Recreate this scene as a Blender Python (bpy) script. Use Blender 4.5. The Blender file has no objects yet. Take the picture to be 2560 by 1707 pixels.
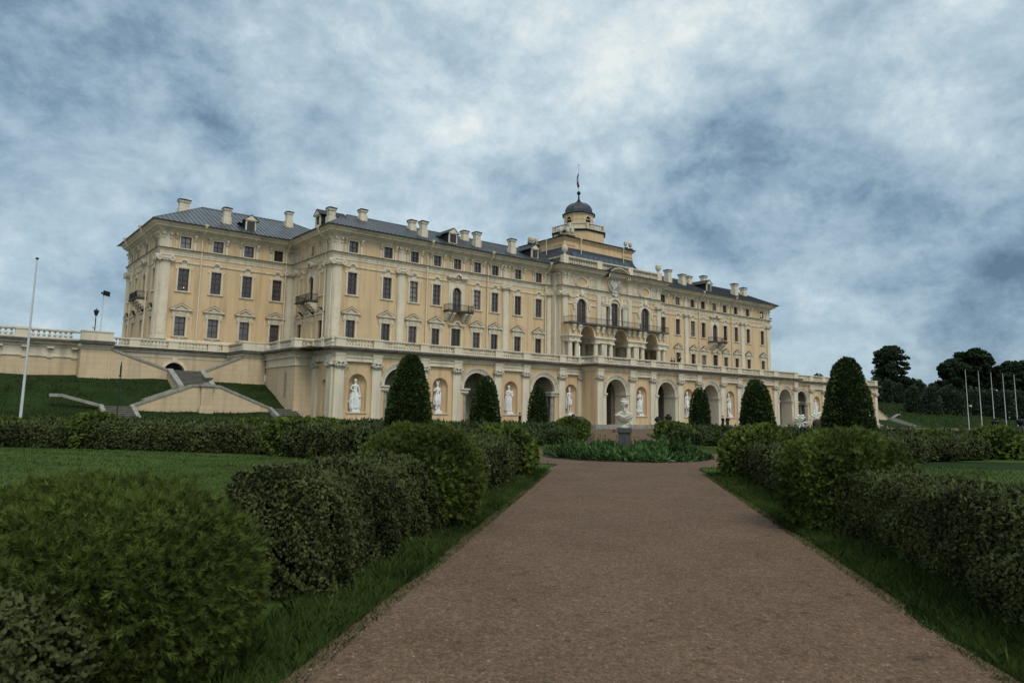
import bpy, bmesh, math, random
import numpy as np
from math import sin, cos, pi, radians, sqrt, atan2
from mathutils import Vector, Matrix

random.seed(7)
S = bpy.context.scene
COL = S.collection

# ------------------------------------------------------------------ camera
CAM = (-85.319565, -82.012925, 1.7)
cd = bpy.data.cameras.new('camera')
cam = bpy.data.objects.new('camera', cd)
COL.objects.link(cam)
fw = Vector((0.61926, 0.773092, 0.137283)); rt = Vector((0.779147, -0.626675, 0.014443)); up = Vector((-0.097197, -0.098019, 0.990427))
M = Matrix((rt, up, -fw)).transposed().to_4x4()
M.translation = Vector(CAM)
cam.matrix_world = M
cd.sensor_width = 36.0
cd.lens = 1822.8188 / 2560 * 36
cd.shift_x = 2.169 / 2560
cd.shift_y = -73.533 / 2560
cd.clip_end = 5000
cd.dof.use_dof = True
cd.dof.focus_distance = 60
cd.dof.aperture_fstop = 3.5
S.camera = cam

# ------------------------------------------------------------------ sky, sun, exposure
SUN_EL, SUN_AZ = 50.0, 192.0        # compass: 180 = from -Y, 270 = from -X
W = bpy.data.worlds.new('World'); S.world = W
W.use_nodes = True
nt = W.node_tree; nt.nodes.clear()
def N(t, **k):
    n = nt.nodes.new(t)
    for a, b in k.items(): setattr(n, a, b)
    return n
def LK(a, b): nt.links.new(a, b)
def mth(op, a, b=None, c=None, clamp=False):
    n = N('ShaderNodeMath', operation=op); n.use_clamp = clamp
    for i, v in enumerate((a, b, c)):
        if v is None: continue
        if isinstance(v, (int, float)): n.inputs[i].default_value = v
        else: LK(v, n.inputs[i])
    return n.outputs[0]
tc = N('ShaderNodeTexCoord')
nrm = N('ShaderNodeVectorMath', operation='NORMALIZE'); LK(tc.outputs['Generated'], nrm.inputs[0])
sep = N('ShaderNodeSeparateXYZ'); LK(nrm.outputs[0], sep.inputs[0])
zz = mth('ADD', mth('MAXIMUM', sep.outputs[2], 0.0), 0.50)
cmb = N('ShaderNodeCombineXYZ'); LK(mth('DIVIDE', sep.outputs[0], zz), cmb.inputs[0]); LK(mth('DIVIDE', sep.outputs[1], zz), cmb.inputs[1])
def noise(vec, scale, detail, rough, dist=0.0, off=(0, 0, 0), rot=0.0, sc=(1, 1, 1)):
    mp = N('ShaderNodeMapping'); mp.inputs['Location'].default_value = off; mp.inputs['Scale'].default_value = sc
    mp.inputs['Rotation'].default_value = (0, 0, rot)
    LK(vec, mp.inputs[0])
    n = N('ShaderNodeTexNoise'); n.inputs['Scale'].default_value = scale; n.inputs['Detail'].default_value = detail
    n.inputs['Roughness'].default_value = rough; n.inputs['Distortion'].default_value = dist
    LK(mp.outputs[0], n.inputs['Vector']); return n.outputs[0]
dirv = nrm.outputs[0]
n1 = noise(dirv, 4.0, 11, 0.61, 0.15, (3.4, 1.1, .3), 0, (1, 1, 1.35))
n2 = noise(dirv, 12.0, 9, 0.66, 0.2, (7.3, 2.2, 1.0), 0, (1, 1, 1.4))
n3 = noise(dirv, 1.7, 3, 0.5, 0.1, (1.3, 5.2, 0), 0, (1, 1, 1.6))
def lobe(d, power):
    """smooth bump of the sky's own brightness round a world direction"""
    v = N('ShaderNodeVectorMath', operation='DOT_PRODUCT'); LK(nrm.outputs[0], v.inputs[0]); v.inputs[1].default_value = Vector(d).normalized()
    return mth('POWER', mth('MAXIMUM', v.outputs['Value'], 0.0), power)
cl = mth('ADD', mth('MULTIPLY', n1, 1.25), mth('MULTIPLY', n2, 0.72))
cl = mth('ADD', cl, mth('MULTIPLY', n3, 0.55))
def pixdir(px, py):
    return fw + rt * ((px - 1277.83) / 1822.82) - up * ((py - 779.97) / 1822.82)
for px, py, pw, amt in ((1950, 40, 8, 0.20), (1540, 90, 160, -0.09), (2300, 430, 40, -0.11), (2100, 620, 60, -0.06), (2480, 680, 60, -0.01), (1450, 30, 60, 0.05), (40, 20, 16, -0.15), (2600, 520, 10, -0.24), (0, 480, 30, -0.10), (1400, 240, 160, -0.13), (1070, 330, 300, 0.07), (1900, 370, 130, -0.20), (2420, 480, 60, -0.06), (250, 410, 220, 0.12), (890, 190, 300, 0.03), (470, 180, 120, -0.10), (1500, 420, 200, -0.05), (2120, 120, 400, -0.12), (2200, 250, 200, 0.09), (980, 450, 50, -0.12), (2400, 420, 30, -0.07), (2150, 640, 90, 0.02)):
    cl = mth('ADD', cl, mth('MULTIPLY', lobe(pixdir(px, py), pw), amt))
ramp = N('ShaderNodeValToRGB'); LK(mth('MULTIPLY', mth('SUBTRACT', cl, 0.735), 1.30, clamp=True), ramp.inputs[0])
e = ramp.color_ramp.elements
e[0].position = 0.0; e[0].color = (0.095, 0.160, 0.235, 1)
e[1].position = 1.0; e[1].color = (0.80, 0.85, 0.83, 1)
for p, c in ((0.22, (0.195, 0.298, 0.395, 1)), (0.42, (0.325, 0.445, 0.535, 1)), (0.60, (0.435, 0.560, 0.635, 1)), (0.78, (0.59, 0.695, 0.74, 1))):
    q = e.new(p); q.color = c
nish = N('ShaderNodeTexSky', sky_type='NISHITA'); nish.sun_disc = False
nish.sun_elevation = radians(SUN_EL); nish.sun_rotation = radians(SUN_AZ); nish.altitude = 10
hs = N('ShaderNodeVectorMath', operation='SCALE'); LK(nish.outputs[0], hs.inputs[0]); hs.inputs['Scale'].default_value = 0.10
mx = N('ShaderNodeMix', data_type='RGBA'); mx.inputs[0].default_value = 0.12
LK(ramp.outputs[0], mx.inputs[6]); LK(hs.outputs[0], mx.inputs[7])
# sky glow added behind the camera, towards the sun, to light the facade frontally
glow = lobe((sin(radians(SUN_AZ)) , cos(radians(SUN_AZ)) , 1.3), 2.0)
gl = N('ShaderNodeVectorMath', operation='SCALE'); LK(mx.outputs[2], gl.inputs[0]); LK(mth('ADD', mth('MULTIPLY', glow, 0.7), 1.0), gl.inputs['Scale'])
bg = N('ShaderNodeBackground'); LK(gl.outputs[0], bg.inputs[0]); bg.inputs[1].default_value = 1.10
wo = N('ShaderNodeOutputWorld'); LK(bg.outputs[0], wo.inputs[0])

sl = bpy.data.lights.new('sun', 'SUN'); sl.energy = 1.5; sl.angle = radians(25); sl.color = (1.0, 0.93, 0.82)
sun = bpy.data.objects.new('sun', sl); COL.objects.link(sun)
sd = Vector((sin(radians(SUN_AZ)) * cos(radians(SUN_EL)), cos(radians(SUN_AZ)) * cos(radians(SUN_EL)), sin(radians(SUN_EL))))
sun.rotation_euler = sd.to_track_quat('Z', 'Y').to_euler()
S.view_settings.view_transform = 'Standard'; S.view_settings.look = 'None'
S.view_settings.exposure = 0.0; S.view_settings.gamma = 1.0

# ------------------------------------------------------------------ materials
MATS = {}
def mat(name, base, rough=0.8, metal=0.0, var=0.12, vscale=1.5, bump=0.0, bscale=20.0, spec=0.3, fine=0.0, fscale=60.0, dark=None, dscale=0.35, damt=0.0, brick=None, attr=None, streak=0.0, space='Object', stretch=(1, 1, 1), emit=None):
    """procedural material: base colour with broad and fine mottling, optional stains, joints and bump"""
    m = bpy.data.materials.new(name); m.use_nodes = True
    t = m.node_tree; t.nodes.clear()
    def n(ty, **k):
        x = t.nodes.new(ty)
        for a, b in k.items(): setattr(x, a, b)
        return x
    L = t.links.new
    out = n('ShaderNodeOutputMaterial'); b = n('ShaderNodeBsdfPrincipled'); L(b.outputs[0], out.inputs[0])
    b.inputs['Roughness'].default_value = rough; b.inputs['Metallic'].default_value = metal
    b.inputs['Specular IOR Level'].default_value = spec
    tcn = n('ShaderNodeTexCoord'); mp = n('ShaderNodeMapping'); mp.inputs['Scale'].default_value = stretch
    L(tcn.outputs['Object'], mp.inputs[0]); vec = mp.outputs[0]
    def noi(s, d=4, r=0.6):
        q = n('ShaderNodeTexNoise'); q.inputs['Scale'].default_value = s; q.inputs['Detail'].default_value = d; q.inputs['Roughness'].default_value = r
        L(vec, q.inputs['Vector']); return q.outputs[0]
    def mr(v, a0, a1, b0, b1):
        q = n('ShaderNodeMapRange'); q.inputs[1].default_value = a0; q.inputs[2].default_value = a1; q.inputs[3].default_value = b0; q.inputs[4].default_value = b1
        L(v, q.inputs[0]); return q.outputs[0]
    def mul(a, c):
        q = n('ShaderNodeMath', operation='MULTIPLY'); L(a, q.inputs[0])
        if isinstance(c, float): q.inputs[1].default_value = c
        else: L(c, q.inputs[1])
        return q.outputs[0]
    f = mr(noi(vscale), 0.3, 0.7, 1 - var, 1 + var)
    if fine: f = mul(f, mr(noi(fscale, 3, 0.7), 0.3, 0.7, 1 - fine, 1 + fine))
    if streak:
        m2 = n('ShaderNodeMapping'); m2.inputs['Scale'].default_value = (1.6, 1.6, 0.10); L(tcn.outputs['Object'], m2.inputs[0])
        q2 = n('ShaderNodeTexNoise'); q2.inputs['Scale'].default_value = 1.0; q2.inputs['Detail'].default_value = 6; q2.inputs['Roughness'].default_value = 0.65; L(m2.outputs[0], q2.inputs['Vector'])
        f = mul(f, mr(q2.outputs[0], 0.48, 0.72, 1.0, 1 - streak))
    if attr:
        a = n('ShaderNodeAttribute', attribute_name=attr); f = mul(f, a.outputs['Fac'])
    if brick:
        bw, bh, depth_ = brick
        br = n('ShaderNodeTexBrick'); br.inputs['Scale'].default_value = 1.0; br.inputs['Brick Width'].default_value = bw; br.inputs['Row Height'].default_value = bh
        br.inputs['Mortar Size'].default_value = 0.012; br.inputs['Color1'].default_value = (1, 1, 1, 1); br.inputs['Color2'].default_value = (0.93, 0.93, 0.93, 1); br.inputs['Mortar'].default_value = (1 - depth_,) * 3 + (1,)
        sp = n('ShaderNodeSeparateXYZ'); L(tcn.outputs['Object'], sp.inputs[0])
        ad = n('ShaderNodeMath', operation='ADD'); L(sp.outputs[0], ad.inputs[0]); L(sp.outputs[1], ad.inputs[1])
        cb = n('ShaderNodeCombineXYZ'); L(ad.outputs[0], cb.inputs[0]); L(sp.outputs[2], cb.inputs[1]); L(cb.outputs[0], br.inputs['Vector'])
        bwn = n('ShaderNodeRGBToBW'); L(br.outputs[0], bwn.inputs[0]); f = mul(f, bwn.outputs[0])
    vs = n('ShaderNodeVectorMath', operation='SCALE'); vs.inputs[0].default_value = base[:3]; L(f, vs.inputs['Scale'])
    colr = vs.outputs[0]
    if dark is not None:
        mk = mr(noi(dscale, 6, 0.65), 0.52, 0.70, 0.0, damt)
        q = n('ShaderNodeMix', data_type='RGBA'); L(mk, q.inputs[0]); L(colr, q.inputs[6]); q.inputs[7].default_value = (*dark, 1); colr = q.outputs[2]
    L(colr, b.inputs['Base Color'])
    if bump:
        bp = n('ShaderNodeBump'); bp.inputs['Strength'].default_value = bump; bp.inputs['Distance'].default_value = 0.02
        L(noi(bscale, 4, 0.7), bp.inputs['Height']); L(bp.outputs[0], b.inputs['Normal'])
    if emit: b.inputs['Emission Color'].default_value = (*emit[:3], 1); b.inputs['Emission Strength'].default_value = emit[3]
    MATS[name] = m; return m

YEL = mat('ochre_plaster', (0.575, 0.41, 0.235), 0.9, var=0.05, vscale=0.25, fine=0.04, fscale=5, bump=0.15, bscale=30, dark=(0.44, 0.33, 0.20), dscale=0.13, damt=0.5, streak=0.32)
YELB = mat('rusticated_plaster', (0.56, 0.425, 0.265), 0.9, var=0.07, vscale=0.3, brick=(1.15, 0.52, 0.30), bump=0.15, dark=(0.36, 0.30, 0.21), dscale=0.3, damt=0.45, streak=0.25)
CRM = mat('cream_stucco', (0.61, 0.53, 0.395), 0.85, var=0.08, vscale=0.4, fine=0.05, fscale=7, bump=0.1, dark=(0.33, 0.28, 0.21), dscale=0.35, damt=0.6, streak=0.35)
CRMD = mat('stained_stucco', (0.55, 0.485, 0.37), 0.85, var=0.12, vscale=0.8, dark=(0.22, 0.19, 0.15), dscale=0.7, damt=0.7, bump=0.2)
STN = mat('grey_stone', (0.255, 0.24, 0.20), 0.9, var=0.2, vscale=1.3, fine=0.15, fscale=9, dark=(0.10, 0.10, 0.085), dscale=1.1, damt=0.7, bump=0.4, bscale=12)
CAPM = mat('groove_shaded_capital', (0.47, 0.42, 0.33), 0.9, var=0.3, vscale=3, fine=0.45, fscale=14, dark=(0.14, 0.12, 0.09), dscale=2.5, damt=0.7, bump=0.8, bscale=12)  # crevice shade of the carving put in as darker, mottled colour
STND = mat('wet_dark_slab', (0.075, 0.065, 0.055), 0.75, var=0.35, vscale=1.2, bump=0.3, dark=(0.24, 0.2, 0.15), dscale=0.9, damt=0.5)
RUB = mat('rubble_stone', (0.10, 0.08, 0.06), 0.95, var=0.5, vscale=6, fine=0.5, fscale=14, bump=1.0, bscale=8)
ROOF = mat('sheet_metal_roof', (0.155, 0.165, 0.172), 0.40, metal=0.8, var=0.25, vscale=0.35, fine=0.12, fscale=3, spec=0.5, dark=(0.10, 0.09, 0.08), dscale=0.5, damt=0.75)
SEAM = mat('dark_seam', (0.06, 0.065, 0.07), 0.5, metal=0.4)
ROOFD = mat('dark_roof_edge', (0.02, 0.021, 0.023), 0.5, metal=0.3, var=0.2)
GLS = mat('window_glass', (0.06, 0.066, 0.07), 0.08, var=0.3, vscale=0.7, spec=0.7)
GLS2 = mat('window_glass_curtained', (0.20, 0.20, 0.185), 0.15, var=0.3, vscale=0.9, spec=0.6)
GLS3 = mat('window_glass_dark', (0.025, 0.026, 0.03), 0.07, var=0.3, vscale=0.7, spec=0.7)
GLSD = mat('dark_glass', (0.015, 0.016, 0.018), 0.12, var=0.2, spec=0.5)
WOOD = mat('brown_sash', (0.095, 0.040, 0.020), 0.6, var=0.15)
IRON = mat('black_iron', (0.018, 0.018, 0.02), 0.5, metal=0.4, var=0.2)
WHT = mat('white_marble', (0.66, 0.66, 0.64), 0.6, var=0.08, vscale=1.5, fine=0.10, fscale=5, spec=0.3, dark=(.32, .31, .29), dscale=2.2, damt=.5)
BUSTM = mat('weathered_marble', (0.50, 0.46, 0.37), 0.7, var=0.14, vscale=5, fine=0.12, fscale=25, dark=(0.22, 0.2, 0.15), dscale=4, damt=0.5)
GRAN = mat('grey_granite', (0.066, 0.062, 0.058), 0.6, var=0.1, vscale=4, fine=0.35, fscale=90)
GRAV = None
POLE = mat('white_pole_paint', (0.50, 0.50, 0.48), 0.45, var=0.08)
POLEG = mat('dark_green_paint', (0.012, 0.022, 0.020), 0.5, var=0.2)
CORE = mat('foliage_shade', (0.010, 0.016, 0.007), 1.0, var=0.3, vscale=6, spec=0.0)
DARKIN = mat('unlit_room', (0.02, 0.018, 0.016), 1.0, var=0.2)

def leafmat(name, c, var=0.25, rough=0.8, spec=0.10):
    return mat(name, c, rough, var=var, vscale=1.3, attr='tint', spec=spec)
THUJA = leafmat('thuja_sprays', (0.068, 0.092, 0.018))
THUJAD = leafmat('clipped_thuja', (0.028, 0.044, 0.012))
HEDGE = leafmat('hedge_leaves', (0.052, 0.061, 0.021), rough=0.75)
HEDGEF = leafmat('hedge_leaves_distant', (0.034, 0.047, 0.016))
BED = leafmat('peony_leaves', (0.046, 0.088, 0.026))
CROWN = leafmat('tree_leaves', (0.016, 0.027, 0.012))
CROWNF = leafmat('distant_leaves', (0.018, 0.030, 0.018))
GRASS = leafmat('grass_blades', (0.046, 0.073, 0.016), rough=0.8)
BARK = mat('bark', (0.05, 0.04, 0.03), 0.95, var=0.3, vscale=4, bump=0.5)
LAWN = mat('lawn', (0.048, 0.074, 0.018), 0.95, var=0.22, vscale=0.5, fine=0.35, fscale=12, bump=0.6, bscale=25, spec=0.05)
BANK = mat('bank_grass', (0.018, 0.031, 0.009), 0.95, var=0.25, vscale=0.6, fine=0.3, fscale=7, bump=0.8, bscale=6, spec=0.05)
SOIL = mat('soil', (0.03, 0.024, 0.018), 1.0, var=0.3, vscale=4, bump=0.6)
BLACKC = mat('black_cloth', (0.008, 0.008, 0.010), 0.9, var=0.2)
SKIN = mat('skin', (0.42, 0.26, 0.18), 0.6, var=0.05)
HAIRM = mat('dark_hair', (0.02, 0.014, 0.01), 0.7, var=0.2)

def gravel():
    m = bpy.data.materials.new('pink_gravel'); m.use_nodes = True; t = m.node_tree; t.nodes.clear()
    n = lambda ty: t.nodes.new(ty); L = t.links.new
    out = n('ShaderNodeOutputMaterial'); b = n('ShaderNodeBsdfPrincipled'); L(b.outputs[0], out.inputs[0]); b.inputs['Roughness'].default_value = 0.95; b.inputs['Specular IOR Level'].default_value = 0.15
    tcn = n('ShaderNodeTexCoord')
    def vor(s, feat='F1'):
        v = n('ShaderNodeTexVoronoi'); v.feature = feat; v.inputs['Scale'].default_value = s; L(tcn.outputs['Object'], v.inputs['Vector']); return v
    def noi(s, d=4, r=0.6):
        q = n('ShaderNodeTexNoise'); q.inputs['Scale'].default_value = s; q.inputs['Detail'].default_value = d; q.inputs['Roughness'].default_value = r; L(tcn.outputs['Object'], q.inputs['Vector']); return q.outputs[0]
    v1 = vor(80); v2 = vor(34)
    bw = n('ShaderNodeRGBToBW'); L(v1.outputs['Color'], bw.inputs[0])
    bw2 = n('ShaderNodeRGBToBW'); L(v2.outputs['Color'], bw2.inputs[0])
    r = n('ShaderNodeValToRGB'); e = r.color_ramp.elements
    e[0].color = (0.045, 0.028, 0.019, 1); e[1].color = (0.56, 0.40, 0.27, 1)
    q = e.new(0.5); q.color = (0.132, 0.082, 0.051, 1)
    q = e.new(0.8); q.color = (0.19, 0.124, 0.081, 1)
    mixv = n('ShaderNodeMath'); mixv.operation = 'MULTIPLY_ADD'; L(bw.outputs[0], mixv.inputs[0]); mixv.inputs[1].default_value = 0.6
    sc2 = n('ShaderNodeMath'); sc2.operation = 'MULTIPLY'; L(bw2.outputs[0], sc2.inputs[0]); sc2.inputs[1].default_value = 0.4; L(sc2.outputs[0], mixv.inputs[2])
    L(mixv.outputs[0], r.inputs[0])
    # broad tone blotches; shade of small dents put in as darker spots
    mr = n('ShaderNodeMapRange'); L(noi(0.8, 7, 0.68), mr.inputs[0]); mr.inputs[1].default_value = 0.3; mr.inputs[2].default_value = 0.7; mr.inputs[3].default_value = 0.84; mr.inputs[4].default_value = 1.14
    mr2 = n('ShaderNodeMapRange'); L(noi(4.0, 5, 0.7), mr2.inputs[0]); mr2.inputs[1].default_value = 0.33; mr2.inputs[2].default_value = 0.43; mr2.inputs[3].default_value = 0.62; mr2.inputs[4].default_value = 1.02
    mm = n('ShaderNodeMath'); mm.operation = 'MULTIPLY'; L(mr.outputs[0], mm.inputs[0]); L(mr2.outputs[0], mm.inputs[1])
    vs = n('ShaderNodeVectorMath'); vs.operation = 'SCALE'; L(r.outputs[0], vs.inputs[0]); L(mm.outputs[0], vs.inputs['Scale']); L(vs.outputs[0], b.inputs['Base Color'])
    hm = n('ShaderNodeMath'); hm.operation = 'MULTIPLY_ADD'; L(noi(6, 5, 0.6), hm.inputs[0]); hm.inputs[1].default_value = 2.4; L(bw.outputs[0], hm.inputs[2])
    bp = n('ShaderNodeBump'); bp.inputs['Strength'].default_value = 0.9; bp.inputs['Distance'].default_value = 0.012; L(hm.outputs[0], bp.inputs['Height']); L(bp.outputs[0], b.inputs['Normal'])
    return m
GRAV = gravel()

# ------------------------------------------------------------------ helpers
def tag(o, label=None, cat=None, group=None, kind=None):
    if label: o['label'] = label
    if cat: o['category'] = cat
    if group: o['group'] = group
    if kind: o['kind'] = kind
    return o
def empty(name, loc=(0, 0, 0), rz=0.0, label=None, cat=None, group=None):
    o = bpy.data.objects.new(name, None); COL.objects.link(o); o.location = loc; o.rotation_euler = (0, 0, rz); o.empty_display_size = 0.2
    return tag(o, label, cat, group)
def link(name, me, parent=None, loc=(0, 0, 0), rz=0.0):
    o = bpy.data.objects.new(name, me); COL.objects.link(o); o.location = loc; o.rotation_euler = (0, 0, rz); o.parent = parent
    return o
def copy_tree(o, parent=None):
    c = o.copy(); COL.objects.link(c); c.parent = parent
    for ch in list(o.children): copy_tree(ch, c)
    return c

class MB:
    """collects shapes into one mesh"""
    def __init__(s): s.v = []; s.f = []; s.m = []; s.cur = 0
    def add(s, vs, fs):
        k = len(s.v); s.v += [tuple(p) for p in vs]; s.f += [tuple(i + k for i in f) for f in fs]; s.m += [s.cur] * len(fs); return s
    def box(s, x0, x1, y0, y1, z0, z1):
        return s.add([(x0, y0, z0), (x1, y0, z0), (x1, y1, z0), (x0, y1, z0), (x0, y0, z1), (x1, y0, z1), (x1, y1, z1), (x0, y1, z1)],
                     [(0, 3, 2, 1), (4, 5, 6, 7), (0, 1, 5, 4), (1, 2, 6, 5), (2, 3, 7, 6), (3, 0, 4, 7)])
    def hexa(s, p):
        return s.add(p, [(0, 3, 2, 1), (4, 5, 6, 7), (0, 1, 5, 4), (1, 2, 6, 5), (2, 3, 7, 6), (3, 0, 4, 7)])
    def prism(s, poly, y0, y1):
        """polygon in x,z extruded along y"""
        n = len(poly)
        return s.add([(x, y0, z) for x, z in poly] + [(x, y1, z) for x, z in poly],
                     [tuple(range(n)), tuple(range(2 * n - 1, n - 1, -1))] + [(i, i + n, (i + 1) % n + n, (i + 1) % n) for i in range(n)])
    def prismz(s, poly, z0, z1):
        n = len(poly)
        return s.add([(x, y, z0) for x, y in poly] + [(x, y, z1) for x, y in poly],
                     [tuple(range(n - 1, -1, -1)), tuple(range(n, 2 * n))] + [(i, (i + 1) % n, (i + 1) % n + n, i + n) for i in range(n)])
    def lathe(s, prof, n=12, c=(0, 0, 0), a0=0.0, mod=None):
        vs = []; fs = []
        for j, (r, z) in enumerate(prof):
            for i in range(n):
                a = a0 + 2 * pi * i / n; rr = r if mod is None else r * mod(a, z)
                vs.append((c[0] + rr * cos(a), c[1] + rr * sin(a), c[2] + z))
        for j in range(len(prof) - 1):
            for i in range(n):
                k = (i + 1) % n; fs.append((j * n + i, j * n + k, (j + 1) * n + k, (j + 1) * n + i))
        fs.append(tuple(range(n - 1, -1, -1))); fs.append(tuple((len(prof) - 1) * n + i for i in range(n)))
        return s.add(vs, fs)
    def tube(s, pts, r, n=6, r1=None):
        pts = [Vector(p) for p in pts]; vs = []; fs = []; m = len(pts)
        for j, p in enumerate(pts):
            d = (pts[min(j + 1, m - 1)] - pts[max(j - 1, 0)]).normalized()
            a = d.cross(Vector((0, 0, 1))) if abs(d.z) < 0.95 else d.cross(Vector((1, 0, 0)))
            a.normalize(); b = d.cross(a); rr = r if r1 is None else r + (r1 - r) * j / max(1, m - 1)
            for i in range(n):
                t = 2 * pi * i / n; vs.append(p + a * (rr * cos(t)) + b * (rr * sin(t)))
        for j in range(m - 1):
            for i in range(n):
                k = (i + 1) % n; fs.append((j * n + i, (j + 1) * n + i, (j + 1) * n + k, j * n + k))
        fs.append(tuple(range(n))); fs.append(tuple((m - 1) * n + i for i in range(n - 1, -1, -1)))
        return s.add(vs, fs)
    def sweep(s, path, prof, closed=False):
        """profile [(out, z)] swept along a plan polyline, mitred; outward is to the right of travel"""
        n = len(path); nor = []
        def seg(i, j):
            dx, dy = path[j][0] - path[i][0], path[j][1] - path[i][1]; l = math.hypot(dx, dy) or 1; return (dy / l, -dx / l)
        for i in range(n):
            if closed: a = seg((i - 1) % n, i); b = seg(i, (i + 1) % n)
            else:
                a = seg(i - 1, i) if i > 0 else None; b = seg(i, i + 1) if i < n - 1 else None
                a = a or b; b = b or a
            dt = 1 + a[0] * b[0] + a[1] * b[1]
            dt = max(dt, 0.2); nor.append(((a[0] + b[0]) / dt, (a[1] + b[1]) / dt))
        m = len(prof); vs = []; fs = []
        for i in range(n):
            for o, z in prof: vs.append((path[i][0] + nor[i][0] * o, path[i][1] + nor[i][1] * o, z))
        for i in range(n if closed else n - 1):
            k = (i + 1) % n
            for j in range(m - 1): fs.append((i * m + j, k * m + j, k * m + j + 1, i * m + j + 1))
        if not closed:
            fs.append(tuple(range(m))); fs.append(tuple((n - 1) * m + j for j in range(m - 1, -1, -1)))
        return s.add(vs, fs)
    def arc(s, xc, zc, r0, r1, y0, y1, a0=0.0, a1=pi, n=14, rz0=None, rz1=None):
        """ring segment in the x-z plane with depth y0..y1 (optionally elliptical)"""
        rz0 = rz0 or r0; rz1 = rz1 or r1; vs = []; fs = []
        for i in range(n + 1):
            a = a0 + (a1 - a0) * i / n; c_, s_ = cos(a), sin(a)
            for y in (y0, y1): vs += [(xc + r0 * c_, y, zc + rz0 * s_), (xc + r1 * c_, y, zc + rz1 * s_)]
        for i in range(n):
            k = 4 * i; q = k + 4
            fs += [(k, k + 1, q + 1, q), (k + 2, q + 2, q + 3, k + 3), (k, q, q + 2, k + 2), (k + 1, k + 3, q + 3, q + 1)]
        if abs(a1 - a0) < 2 * pi - 0.01: fs += [(0, 2, 3, 1), (4 * n, 4 * n + 1, 4 * n + 3, 4 * n + 2)]
        return s.add(vs, fs)
    def ball(s, c, r, n=8, sx=1, sy=1, sz=1):
        prof = [(max(0.001, r * sin(pi * j / n)), -r * cos(pi * j / n)) for j in range(n + 1)]
        k = len(s.v); s.lathe(prof, n + 4)
        for i in range(k, len(s.v)):
            x, y, z = s.v[i]; s.v[i] = (c[0] + x * sx, c[1] + y * sy, c[2] + z * sz)
        return s
    def xf(s, k0, fn):
        for i in range(k0, len(s.v)): s.v[i] = tuple(fn(*s.v[i]))
        return s
    def mesh(s, name, mats, smooth=False):
        me = bpy.data.meshes.new(name); me.from_pydata(s.v, [], s.f)
        for m in (mats if isinstance(mats, (list, tuple)) else [mats]): me.materials.append(m)
        if len(me.materials) > 1: me.polygons.foreach_set('material_index', s.m)
        bm = bmesh.new(); bm.from_mesh(me); bmesh.ops.recalc_face_normals(bm, faces=bm.faces); bm.to_mesh(me); bm.free()
        if smooth:
            me.polygons.foreach_set('use_smooth', [True] * len(me.polygons))
            try: me.set_sharp_from_angle(angle=radians(40))
            except Exception: pass
        me.update(); return me
    def build(s, name, mats, parent=None, loc=(0, 0, 0), rz=0.0, smooth=False):
        return link(name, s.mesh(name, mats, smooth), parent, loc, rz)

def wall(mb, x0, x1, z0, z1, ops, y=0.0, depth=0.35):
    """wall face at y with openings (xc, w, zb, zt, arched); reveals run inwards"""
    xs = {x0, x1}; zs = {z0, z1}; rc = []
    for xc, w, zb, zt, ar in ops:
        a, b = xc - w / 2, xc + w / 2; rc.append((a, b, zb, zt)); xs |= {a, b}; zs |= {zb, zt}
    xs = sorted(x for x in xs if x0 <= x <= x1); zs = sorted(z for z in zs if z0 <= z <= z1)
    for i in range(len(xs) - 1):
        for j in range(len(zs) - 1):
            cx, cz = (xs[i] + xs[i + 1]) / 2, (zs[j] + zs[j + 1]) / 2
            if any(a < cx < b and c < cz < d for a, b, c, d in rc): continue
            mb.add([(xs[i], y, zs[j]), (xs[i + 1], y, zs[j]), (xs[i + 1], y, zs[j + 1]), (xs[i], y, zs[j + 1])], [(0, 1, 2, 3)])
    for xc, w, zb, zt, ar in ops:
        a, b = xc - w / 2, xc + w / 2
        if ar:
            r = w / 2; sp = zt - r; n = 12
            arcp = [(xc - r * cos(pi * k / n), sp + r * sin(pi * k / n)) for k in range(n + 1)]
            outl = [(a, zb)] + arcp + [(b, zb)]
            for k in range(n):
                p, q = arcp[k], arcp[k + 1]
                mb.add([(p[0], y, p[1]), (q[0], y, q[1]), (q[0], y, zt), (p[0], y, zt)], [(0, 1, 2, 3)])
        else: outl = [(a, zb), (a, zt), (b, zt), (b, zb)]
        for k in range(len(outl)):
            p, q = outl[k], outl[(k + 1) % len(outl)]
            mb.add([(p[0], y, p[1]), (q[0], y, q[1]), (q[0], y + depth, q[1]), (p[0], y + depth, p[1])], [(0, 1, 2, 3)])
def arch_outline(w, zb, zt, n=12):
    r = w / 2; sp = zt - r
    return [(-r, zb)] + [(-r * cos(pi * k / n), sp + r * sin(pi * k / n)) for k in range(n + 1)] + [(r, zb)]

# ================================================================== PALACE
palace = empty('palace', (0, 0, 7.8), 0, 'long ochre and cream baroque palace with dark metal roof and domed central lantern', 'palace')
PZ = 7.8
def ppart(mb, name, mats, loc=(0, 0, 0), rz=0.0, smooth=False, parent=None):
    """palace part given in world coordinates"""
    o = mb.build(name, mats, parent or palace, smooth=smooth)
    o.location = (loc[0], loc[1], loc[2] - PZ) if parent is None else loc
    o.rotation_euler = (0, 0, rz); return o

XS, XC, YD, YR, XR, YB = 64.45, 47.66, 12.04, -1.96, 11.38, 29.7
FOOT = [(-XS, YB), (-XS, YD), (-XC, YD), (-XC, 0), (-XR, 0), (-XR, YR), (XR, YR), (XR, 0), (XC, 0), (XC, YD), (XS, YD), (XS, YB)]
ZF = 7.8
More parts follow.
